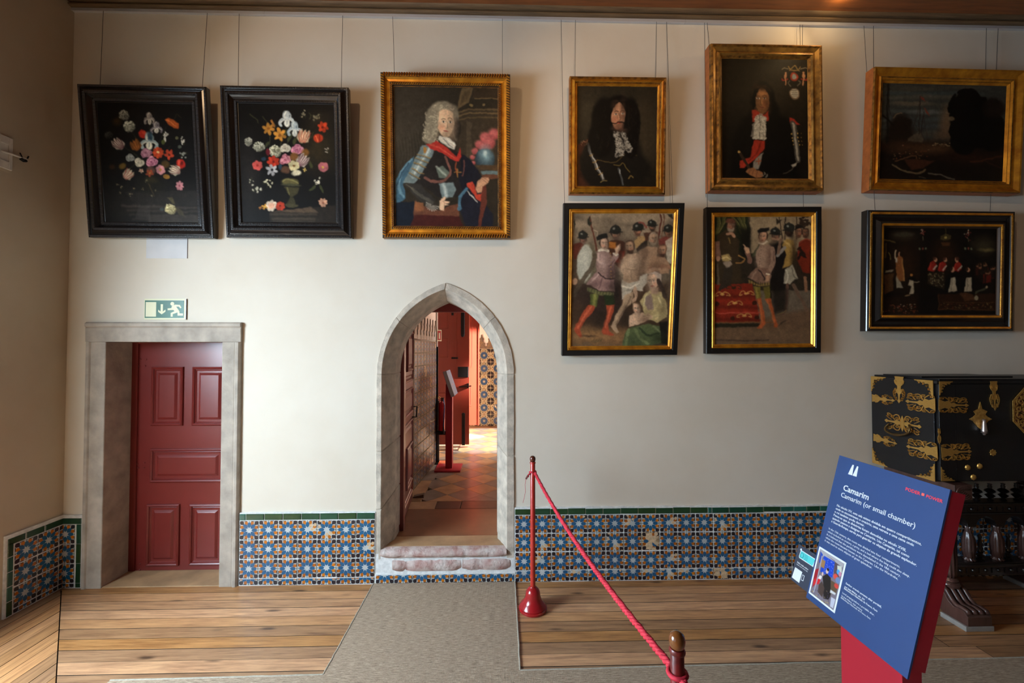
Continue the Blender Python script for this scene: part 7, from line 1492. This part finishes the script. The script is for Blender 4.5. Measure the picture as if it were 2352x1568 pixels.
def spiral(cx, cy, r, a0, turns=1.4, k=1, n=18): return [(cx + r*(1-0.8*i/n)*math.cos(a0+k*turns*6.283*i/n), cy + r*(1-0.8*i/n)*math.sin(a0+k*turns*6.283*i/n)) for i in range(n+1)]
def cst(pts, n=6):
    q = []; P = [pts[0]] + list(pts) + [pts[-1]]
    for i in range(1, len(P)-2):
        for j in range(n):
            t = j/n; q.append(tuple(0.5*((2*P[i][c]) + (P[i+1][c]-P[i-1][c])*t + (2*P[i-1][c]-5*P[i][c]+4*P[i+1][c]-P[i+2][c])*t*t + (3*P[i][c]-P[i-1][c]-3*P[i+1][c]+P[i+2][c])*t**3) for c in (0, 1)))
    return q + [pts[-1]]
ID = lambda a, c, d: (a, c, d)
def mount_mesh(kind):
    mb = MB(); th = 0.0035
    def rib(pts, w): mb.ribbon(pts, w, ID, 0.0, th)
    def plate(pts, d=0.0025): mb.prism(pts, ID, 0.0, d)
    if kind == 'strap':       # runs from a = 0 (edge) to a = 1 (tip), b in [-0.5, 0.5]
        plate([(0, -0.36), (0.10, -0.30), (0.16, -0.40), (0.26, -0.34), (0.36, -0.14), (0.44, -0.14), (0.44, 0.14), (0.36, 0.14), (0.26, 0.34), (0.16, 0.40), (0.10, 0.30), (0, 0.36)])
        plate([(0.44, -0.10), (0.52, -0.26), (0.60, -0.2), (0.66, -0.08), (0.84, -0.05), (0.90, -0.14), (1.0, 0.0), (0.90, 0.14), (0.84, 0.05), (0.66, 0.08), (0.60, 0.2), (0.52, 0.26), (0.44, 0.10)])
        for s in (-1, 1):
            rib(spiral(0.56, s*0.27, 0.13, s*1.2, 1.2, s), 0.035); rib(spiral(0.70, s*0.32, 0.11, -s*0.8, 1.3, s), 0.03); rib(spiral(0.82, s*0.22, 0.09, s*2.2, 1.2, -s), 0.028); rib(cst([(0.46, s*0.1), (0.55, s*0.42), (0.68, s*0.44), (0.80, s*0.36)]), 0.035); rib(spiral(0.21, s*0.22, 0.10, 0, 1.1, s), 0.02)
    elif kind == 'hinge':     # broad pierced mount
        plate([(0, -0.34), (0.06, -0.30), (0.20, -0.20), (0.34, -0.28), (0.40, -0.12), (0.40, 0.12), (0.34, 0.28), (0.20, 0.20), (0.06, 0.30), (0, 0.34)])
        plate([(0.40, -0.10), (0.50, -0.16), (0.58, -0.06), (0.86, -0.04), (0.91, -0.11), (1.0, 0.0), (0.91, 0.11), (0.86, 0.04), (0.58, 0.06), (0.50, 0.16), (0.40, 0.10)])
        for s in (-1, 1):
            rib(cst([(0.02, s*0.36), (0.16, s*0.48), (0.26, s*0.40), (0.36, s*0.28)]), 0.05); rib(spiral(0.10, s*0.40, 0.09, s*0.5, 1.4, s), 0.032); rib(spiral(0.37, s*0.42, 0.075, s*2.6, 1.4, -s), 0.03)
            rib(cst([(0.40, s*0.18), (0.48, s*0.44), (0.62, s*0.46), (0.72, s*0.30), (0.64, s*0.14)]), 0.05); rib(spiral(0.55, s*0.27, 0.10, s*0.4, 1.4, s), 0.034); rib(spiral(0.68, s*0.36, 0.09, -s*1.0, 1.4, s), 0.032); rib(cst([(0.70, s*0.36), (0.80, s*0.48), (0.90, s*0.42)]), 0.05); rib(spiral(0.84, s*0.36, 0.075, s*1.4, 1.3, -s), 0.03); rib(cst([(0.72, s*0.14), (0.84, s*0.20), (0.92, s*0.30)]), 0.035); rib(spiral(0.90, s*0.20, 0.05, s*2, 1.2, -s), 0.024)
    elif kind == 'corner':    # two arms along a and b from the corner at the origin
        plate([(0, 0), (1.0, 0), (0.94, 0.07), (0.86, 0.06), (0.78, 0.14), (0.66, 0.10), (0.58, 0.18), (0.46, 0.12), (0.40, 0.22), (0.26, 0.20), (0.20, 0.26), (0.22, 0.40), (0.12, 0.46), (0.18, 0.58), (0.10, 0.66), (0.14, 0.78), (0.06, 0.86), (0.07, 0.94), (0, 1.0)])
        for a, b2, r in ((0.72, 0.15, 0.06), (0.50, 0.20, 0.07), (0.32, 0.30, 0.08)):
            rib(spiral(a, b2, r, 0.4, 1.2, 1), 0.03)
            if a != b2: rib(spiral(b2, a, r, 1.2, 1.2, -1), 0.03)
    elif kind == 'handle':    # a in [-1, 1], clusters to both sides of a keyhole
        plate([(-0.10, -0.10), (-0.05, -0.34), (0, -0.48), (0.05, -0.34), (0.10, -0.10), (0.10, 0.10), (0.05, 0.36), (0, 0.50), (-0.05, 0.36), (-0.10, 0.10)])
        for g_ in (-1, 1):
            plate([(g_*0.08, -0.08), (g_*0.30, -0.16), (g_*0.46, -0.06), (g_*0.80, -0.05), (g_*0.88, -0.12), (g_*1.0, 0), (g_*0.88, 0.12), (g_*0.80, 0.05), (g_*0.46, 0.06), (g_*0.30, 0.16), (g_*0.08, 0.08)][::g_])
            for s in (-1, 1):
                rib(cst([(g_*0.08, s*0.1), (g_*0.18, s*0.42), (g_*0.36, s*0.46), (g_*0.50, s*0.30), (g_*0.40, s*0.14)]), 0.06); rib(spiral(g_*0.27, s*0.26, 0.11, s*0.5, 1.4, s*g_), 0.04); rib(spiral(g_*0.55, s*0.34, 0.10, -s, 1.4, s*g_), 0.035); rib(cst([(g_*0.56, s*0.38), (g_*0.74, s*0.50), (g_*0.86, s*0.44)]), 0.05); rib(spiral(g_*0.76, s*0.36, 0.08, s, 1.3, -s*g_), 0.03); rib(cst([(g_*0.60, s*0.12), (g_*0.78, s*0.22), (g_*0.9, s*0.32)]), 0.035)
    return mb.mesh('mount', [M['mount']])
MM = {k: mount_mesh(k) for k in ('strap', 'hinge', 'corner', 'handle')}
def mount(kind, o, A, Bv, N, name='mount'):
    # o: origin in the world; A, Bv: axes scaled to size; N: unit outward normal
    ob = link(name, MM[kind], cab); o = Vector(o) - cl0
    ob.matrix_local = Matrix(((A.x, Bv.x, N.x, o.x), (A.y, Bv.y, N.y, o.y), (A.z, Bv.z, N.z, o.z), (0, 0, 0, 1))); return ob
CR = lambda x, y: (1980 + x/5.406, 840 + y/5.406)
NS = Vector((-1, 0, 0)); sp = lambda x, y: XP(*CR(x, y), CX0-0.0005)
def side_mount(kind, a, b, wpx, nm='mount'):
    p, q = sp(*a), sp(*b); d = (q-p); d.x = 0; w = Vector((0, -d.z, d.y)).normalized()*wpx; o = p.copy(); o.x = CX0-0.0005
    return mount(kind, o, d, w, NS, nm)
side_mount('strap', (462, 132), (462, 465), 0.095); side_mount('strap', (128, 398), (412, 432), 0.078); side_mount('strap', (145, 885), (440, 968), 0.078)
side_mount('hinge', (912, 480), (540, 436), 0.118, 'hinge_mount'); side_mount('hinge', (940, 1075), (550, 996), 0.118, 'hinge_mount')
y0, z0 = CYB, CZ0
for (yy, zz, sy, sz) in ((CYB, CZ1, -1, -1), (CYF+0.022, CZ1, 1, -1), (CYB, CZ0, -1, 1), (CYF+0.022, CZ0, 1, 1)):
    mount('corner', (CX0-0.0005, yy, zz), Vector((0, sy*0.125, 0)), Vector((0, 0, sz*0.115)), NS, 'corner_mount')
a, b = sp(282, 672), sp(745, 760); o = (a+b)/2; o.x = CX0-0.0005; d = (b-a)/2; d.x = 0
mount('handle', o, d, Vector((0, -d.z, d.y)).normalized()*0.115, NS, 'handle_plate')
pts = [sp(*p) for p in ((352, 715), (335, 760), (350, 805), (410, 838), (450, 850), (520, 858), (590, 850), (640, 820), (640, 770), (600, 735))]
hp = [(-0.006 if i in (0, 9) else -0.03, p.y-cl0.y, p.z-cl0.z) for i, p in enumerate(pts)]
sm = cst([(q[1], q[2]) for q in hp], 5); mb = MB(); n = len(sm)
mb.tube([(-0.008-0.026*math.sin(min(1, min(i, n-1-i)/(n*0.2))*1.57), s_[0], s_[1]) for i, s_ in enumerate(sm)], [0.006+0.0035*math.exp(-((i/n-0.5)/0.05)**2)+0.002*math.sin(3.14*i/n) for i in range(n)], 10)
mb.build('bail_handle', M['bronze'], cab, smooth=180)
# front mounts
NF = Vector((0, -1, 0)); fp = lambda x, y: W(*CR(x, y), CYF-0.0008)
def front_mount(kind, a, b, wm, nm='mount'):
    p, q = fp(*a), fp(*b); d = q-p; d.y = 0; w = Vector((-d.z, 0, d.x)).normalized()*wm; p.y = CYF-0.0008
    return mount(kind, p, d, w, NF, nm)
front_mount('hinge', (950, 480), (1325, 490), 0.100, 'hinge_mount'); front_mount('hinge', (985, 1075), (1362, 1060), 0.105, 'hinge_mount'); front_mount('strap', (1630, 190), (1650, 552), 0.068)
for (xx, zz, sx, sz) in ((CX0+0.012, CZ1-0.004, 1, -1), (CX0+0.012, CZ0+0.012, 1, 1)): mount('corner', (xx, CYF-0.0022, zz), Vector((sx*0.09, 0, 0)), Vector((0, 0, sz*0.09)), NF, 'corner_mount')
mount('strap', (CX0+0.006, CYF-0.001, (CZ0+CZ1)/2+0.02), Vector((0, 0, -0.10)), Vector((0.022, 0, 0)), NF, 'edge_mount')
# octagonal lock plate with scroll work, at the centre of the front
c = fp(2150, 560); R = 0.158
lk = MB(); oc = [(R*math.cos(math.pi/8+i*math.pi/4), R*math.sin(math.pi/8+i*math.pi/4)*1.06) for i in range(8)]
lk.prism(oc, XZ, -0.002, 0.0); lo = lk.build('lock_plate', M['mount_red'], cab); lo.location = (c.x-cl0.x, CYF-cl0.y, c.z-cl0.z)
lk = MB(); lk.ribbon(oc + [oc[0], oc[1]], 0.014, XZ, -0.006, -0.002)
for i in range(8):
    a = i*math.pi/4
    for r_, k_s, q in ((0.115, 1, 0.030), (0.075, -1, 0.026), (0.115, -1, 0.026)):
        cc_ = (r_*math.cos(a + (0.25 if k_s > 0 else -0.15)), r_*math.sin(a + (0.25 if k_s > 0 else -0.15))); lk.ribbon(spiral(cc_[0], cc_[1], q, a, 1.5, k_s), 0.008, XZ, -0.006, -0.002)
    lk.ribbon(cst([(0.04*math.cos(a), 0.04*math.sin(a)), (0.08*math.cos(a+0.2), 0.08*math.sin(a+0.2)), (0.14*math.cos(a), 0.14*math.sin(a))]), 0.010, XZ, -0.006, -0.002)
lk.lathe([(0.001, 0), (0.03, 0.0), (0.03, 0.004)], 16)
lf = lk.build('lock_filigree', M['mount'], cab); lf.location = lo.location; lf['kind'] = 'stuff'
# drop pull, rosette, small scallops
c = fp(1468, 660); k = 0.058
MB().prism([(0, 0.11), (0.012, 0.065), (0.045, 0.05), (0.03, 0.03), (0.05, 0.012), (0.075, 0.0), (0.05, -0.012), (0.02, -0.05), (0.0, -0.065), (-0.02, -0.05), (-0.05, -0.012), (-0.075, 0.0), (-0.05, 0.012), (-0.03, 0.03), (-0.045, 0.05), (-0.012, 0.065)], XZ, -0.004, 0.0).build('pull_plate', M['mount'], cab).location = (c.x-cl0.x, CYF-cl0.y, c.z-cl0.z)
pl = MB().lathe([(0.004, 0.0), (0.010, -0.006), (0.008, -0.018), (0.010, -0.026), (0.014, -0.066), (0.016, -0.078), (0.010, -0.082), (0.018, -0.086), (0.008, -0.094), (0.006, -0.102)][::-1], 14).build('drop_pull', M['steel'], cab, smooth=50); pl.location = (c.x-cl0.x+0.004, CYF-cl0.y-0.018, c.z-cl0.z+0.004)
c = fp(1622, 1075); r_ = MB()
r_.prism([(0.022*(1-0.25*(i % 2))*math.cos(i*math.pi/8), 0.022*(1-0.25*(i % 2))*math.sin(i*math.pi/8)) for i in range(16)], XZ, -0.005, 0.0); r_.build('rosette', M['mount'], cab).location = (c.x-cl0.x, CYF-cl0.y, c.z-cl0.z)
for x, y in ((1312, 1262), (1460, 1245), (1382, 1382)):
    c = fp(x, y); sc = MB().lathe([(0.019, 0.0), (0.018, 0.004), (0.012, 0.009), (0.003, 0.011)], 16, flute=8, depth=0.12).build('scallop', M['mount'], cab, smooth=50); sc.matrix_local = Matrix.Translation((c.x-cl0.x, CYF-cl0.y, c.z-cl0.z)) @ Matrix.Rotation(math.pi/2, 4, 'X')
MB().box(fp(1165, 600).x-CX0-0.001, fp(1165, 600).x-CX0+0.001, -CDp-0.0006, -CDp+0.004, 0.012, CHt-0.022).build('joint_line', M['iron'], cab)

# stand: two trestles with sledge feet joined by an arcaded bridge
std = thing('cabinet_stand', 'dark carved bridge stand with spiral legs under the black cabinet', 'stand', (2.87, -0.3, 0.0)); s0 = std.location
def loc(v): return (v[0]-s0.x, v[1]-s0.y, v[2]-s0.z)
def trestle(xc, full=True):
    x0, x1 = xc-0.088, xc+0.088
    prof_ = [(-0.62, 0.03), (-0.62, 0.085), (-0.600, 0.110), (-0.570, 0.112), (-0.540, 0.104), (-0.51, 0.125), (-0.475, 0.175), (-0.44, 0.20), (-0.39, 0.205), (-0.28, 0.175), (-0.16, 0.20), (-0.10, 0.14), (-0.05, 0.105), (-0.05, 0.03), (-0.18, 0.03), (-0.24, 0.085), (-0.40, 0.085), (-0.47, 0.03)]
    prof_ = [(a-s0.y, b) for a, b in prof_]
    MB().prism(prof_, YZ, x0+0.012-s0.x, x1-0.012-s0.x).build('sledge_foot', M['rosewood'], std, bevel=0.004)
    for k in range(4):        # carved flutes running over the toe
        xx = x0+0.030+k*0.039-s0.x
        MB().tube([(xx, a-s0.y, b) for a, b in ((-0.455, 0.196), (-0.485, 0.172), (-0.515, 0.132), (-0.545, 0.112), (-0.575, 0.116), (-0.602, 0.112), (-0.612, 0.098))], 0.0135, 8).build('carved_toe', M['rosewood'], std, smooth=180)
    for ya_, yb_ in ((-0.62, -0.47), (-0.20, -0.05)): MB().box(x0-s0.x, x1-s0.x, ya_-s0.y, yb_-s0.y, 0.0, 0.03).build('foot_pad', M['pad'], std, bevel=0.002)
    for yl in (-0.445, -0.13):
        c_ = (xc-s0.x, yl-s0.y, 0)
        MB().lathe([(0.050, 0.185), (0.056, 0.200), (0.050, 0.212), (0.042, 0.216), (0.047, 0.226), (0.040, 0.236), (0.036, 0.242)], 28, c_).build('leg_ring', M['rosewood'], std, smooth=50)
        MB().lathe([(0.036, 0.242), (0.042, 0.27), (0.045, 0.36), (0.045, 0.50), (0.042, 0.62), (0.038, 0.68), (0.034, 0.71)], 60, c_, flute=12, depth=0.26, twist=2.0).build('spiral_leg', M['rosewood'], std, smooth=180)
        MB().lathe([(0.034, 0.71), (0.044, 0.718), (0.044, 0.728), (0.036, 0.734), (0.042, 0.745), (0.046, 0.765)], 28, c_).build('leg_ring', M['rosewood'], std, smooth=50)
    zt_b = CZ0-0.002
    MB().box(xc-0.058-s0.x, xc+0.058-s0.x, -0.545-s0.y, -0.06-s0.y, 0.765, zt_b).build('loper', M['rosewood'], std, bevel=0.003)
    sh = MB()
    for k in range(6):
        r = 0.010+0.0078*k; sh.tube([(xc-s0.x-0.018+0.004*k + r*math.cos(a), -0.546-s0.y, (0.765+zt_b)/2 + 0.012 - 0.003*k + r*0.86*math.sin(a)) for a in [0.5+5.3*i/14 for i in range(15)]], 0.0034, 6)
    so = sh.build('shell_carving', M['rosewood'], std, smooth=180); so['kind'] = 'stuff'
trestle(2.905); trestle(3.84)
YB = -0.24; zz = lambda py: W(2300, py, YB).z - s0.z
xx0, xx1 = 2.95, 3.80
ac = [W(2253, 1220, YB).x + 0.204*k for k in range(-1, 4)]
ztop_, zspr, zbot = zz(1176), zz(1204), zz(1283)
pol = [(xx0-s0.x, ztop_), (xx0-s0.x, zspr)]
for cxa in ac:
    if cxa-0.075 < xx0+0.005 or cxa+0.075 > xx1: continue
    pol.append((cxa-0.075-s0.x, zspr))
    for i in range(11):
        a = math.pi - math.pi*i/10; pol.append((cxa-s0.x+0.072*math.cos(a), zspr + 0.07*math.sin(a)))
    pol.append((cxa+0.075-s0.x, zspr))
pol += [(xx1-s0.x, zspr), (xx1-s0.x, ztop_)]
MB().prism([(a, b) for a, b in pol][::-1], lambda a, c, d: (a, d-s0.y, c), YB-0.035, YB+0.035).build('arcade', M['blackwood'], std, bevel=0.002)
MB().box(xx0-s0.x, xx1-s0.x, YB-0.05-s0.y, YB+0.05-s0.y, ztop_, zz(1148)).build('upper_rail', M['blackwood'], std, bevel=0.006)
MB().tube([(xx0-s0.x, YB-0.052-s0.y, ztop_+0.012), (xx1-s0.x, YB-0.052-s0.y, ztop_+0.012)], 0.008, 8).build('bead_moulding', M['blackwood'], std)
MB().tube([(xx0-s0.x, YB-0.052-s0.y, zz(1150)), (xx1-s0.x, YB-0.052-s0.y, zz(1150))], 0.008, 8).build('bead_moulding', M['blackwood'], std)
MB().box(xx0-s0.x, xx1-s0.x, YB-0.05-s0.y, YB+0.05-s0.y, zz(1312), zbot).build('lower_rail', M['blackwood'], std, bevel=0.006)
MB().tube([(xx0-s0.x, YB-0.054-s0.y, zz(1288)), (xx1-s0.x, YB-0.054-s0.y, zz(1288))], 0.012, 10).build('bead_moulding', M['blackwood'], std, smooth=180)
n = int((xx1-xx0)/0.045)
bossm = MB().lathe([(0.013, 0.0), (0.012, 0.006), (0.006, 0.012), (0.001, 0.013)], 12).mesh('boss', [M['blackwood']], 50)
for i in range(n):
    for zc_, st_p in ((zz(1162), 3), (zz(1300), 2)):
        if i % st_p == 0:
            o = link('boss', bossm, std); o.matrix_local = Matrix.Translation((xx0+0.03+i*0.045-s0.x, YB-0.05-s0.y, zc_)) @ Matrix.Rotation(math.pi/2, 4, 'X')
        else: MB().box(xx0+0.026+i*0.045-s0.x, xx0+0.034+i*0.045-s0.x, YB-0.054-s0.y, YB-0.05-s0.y, zc_-0.016, zc_+0.016).build('fillet', M['blackwood'], std)
sc_ = [(xx0-s0.x, zz(1312)), (xx0-s0.x, zz(1316))]
k = 0; xq = xx0
while xq < xx1-0.05:
    for i in range(7): a = math.pi - math.pi*i/6; sc_.append((xq+0.025+0.02*math.cos(a)-s0.x, zz(1318)+0.022*math.sin(a)))
    xq += 0.05
sc_ += [(xx1-s0.x, zz(1316)), (xx1-s0.x, zz(1312))]
MB().prism(sc_[::-1], lambda a, c, d: (a, d-s0.y, c), YB-0.03, YB+0.03).build('scalloped_apron', M['blackwood'], std)
h = zspr-zbot
colm = MB().lathe([(0.034, 0.0), (0.036, 0.010), (0.026, 0.016), (0.028, 0.022), (0.034, 0.03), (0.038, h*0.30), (0.036, h*0.62), (0.026, h*0.78), (0.018, h*0.84), (0.024, h*0.88), (0.018, h*0.92), (0.030, h)], 48, flute=10, depth=0.22, twist=6.0).mesh('arcade_column', [M['rosewood']], 180)
spm = MB().lathe([(0.020, 0.0), (0.022, 0.006), (0.010, 0.014), (0.026, 0.028), (0.010, 0.042), (0.022, 0.060), (0.009, 0.078), (0.014, 0.10), (0.008, h*0.6), (0.013, h*0.66), (0.004, h*0.74)], 16).mesh('turned_finial', [M['blackwood']], 50)
for cxa in ac:
    for dx, me in ((0.102, colm), (-0.01, spm)):
        if xx0 < cxa+dx < xx1: link('arcade_column' if me is colm else 'turned_finial', me, std, loc=(cxa+dx-s0.x, YB-s0.y-(0.01 if me is colm else 0), zbot))
hb = zz(1110)-zz(1148)
blm = MB().lathe([(0.016, 0.0), (0.018, 0.005), (0.008, 0.012), (0.020, hb*0.22), (0.028, hb*0.30), (0.012, hb*0.40), (0.030, hb*0.54), (0.026, hb*0.62), (0.010, hb*0.72), (0.013, hb*0.84), (0.009, hb*0.90), (0.012, hb*0.97), (0.012, hb)], 18).mesh('baluster', [M['blackwood']], 50)
for k in range(9):
    x = W(2243, 1130, YB).x + 0.0965*k
    if x < xx1: link('baluster', blm, std, loc=(x-s0.x, YB-s0.y, zz(1148)))
# ------------------------------------------------------------------ sub-parts: pieces that sit on a part go under it
def base(o): return o.name.split('.')[0]
def nest(root, table):
    kids = list(root.children); mid_pt = {}
    for o in kids:
        bb = [Vector(b) for b in o.bound_box]; mid_pt[o] = o.matrix_local @ (sum(bb, Vector())/8)
    for o in kids:
        t = table.get(base(o))
        if t is None: continue
        c = [p for p in kids if base(p) in ((t,) if isinstance(t, str) else t)]
        if not c: continue
        p = min(c, key=lambda q: (mid_pt[q]-mid_pt[o]).length)
        ml = o.matrix_local.copy(); o.parent = p; o.matrix_parent_inverse = p.matrix_local.inverted(); o.matrix_basis = ml
bpy.context.view_layer.update()
for o in list(COL.objects):
    if o.parent is not None: continue
    n = base(o)
    if n == 'painting': nest(o, {'ripple_moulding': 'frame', 'carved_moulding': 'frame', 'leaf_moulding': 'frame'})
    elif n == 'exit_sign': nest(o, {k: 'plate' for k in ('field', 'doorway_symbol', 'arrow_symbol', 'head_symbol', 'runner_symbol')})
    elif n == 'fire_sign': nest(o, {'field': 'plate', 'symbol': 'plate'})
    elif n == 'information_lectern':
        for c in list(o.children):
            if base(c) == 'lettering': c['on'] = 1
        nest(o, {'lettering': ('panel', 'side_card'), 'square_mark': 'panel', 'chimney_mark': 'panel', 'picture_border': 'panel', 'printed_picture': 'panel', 'label_border': 'side_card', 'label': 'side_card', 'round_mark': 'side_card', 'pin_mark': 'side_card', 'label_line': 'side_card', 'blank_code_square': 'side_card', 'phone_mark': 'side_card', 'phone_screen': 'side_card'})
    elif n == 'writing_cabinet': nest(o, {'bail_handle': 'handle_plate', 'drop_pull': 'pull_plate', 'lock_filigree': 'lock_plate', 'joint_line': 'fall_front', 'loose_tray': 'top_board'})
    elif n == 'cabinet_stand': nest(o, {'carved_toe': 'sledge_foot', 'foot_pad': 'sledge_foot', 'shell_carving': 'loper', 'boss': ('upper_rail', 'lower_rail'), 'fillet': ('upper_rail', 'lower_rail'), 'bead_moulding': ('upper_rail', 'lower_rail'), 'leg_ring': 'spiral_leg'})
    elif n == 'door_3': nest(o, {'bolt_knob': 'bolt'})
    elif n == 'shutter_box': nest(o, {'hook_prong': 'hook', 'catch': 'hook'})
    elif n == 'fire_extinguisher': nest(o, {'nozzle': 'hose', 'pin_ring': 'valve'})
    elif n == 'barrier_rope': nest(o, {'loose_thread': 'ferrule'})
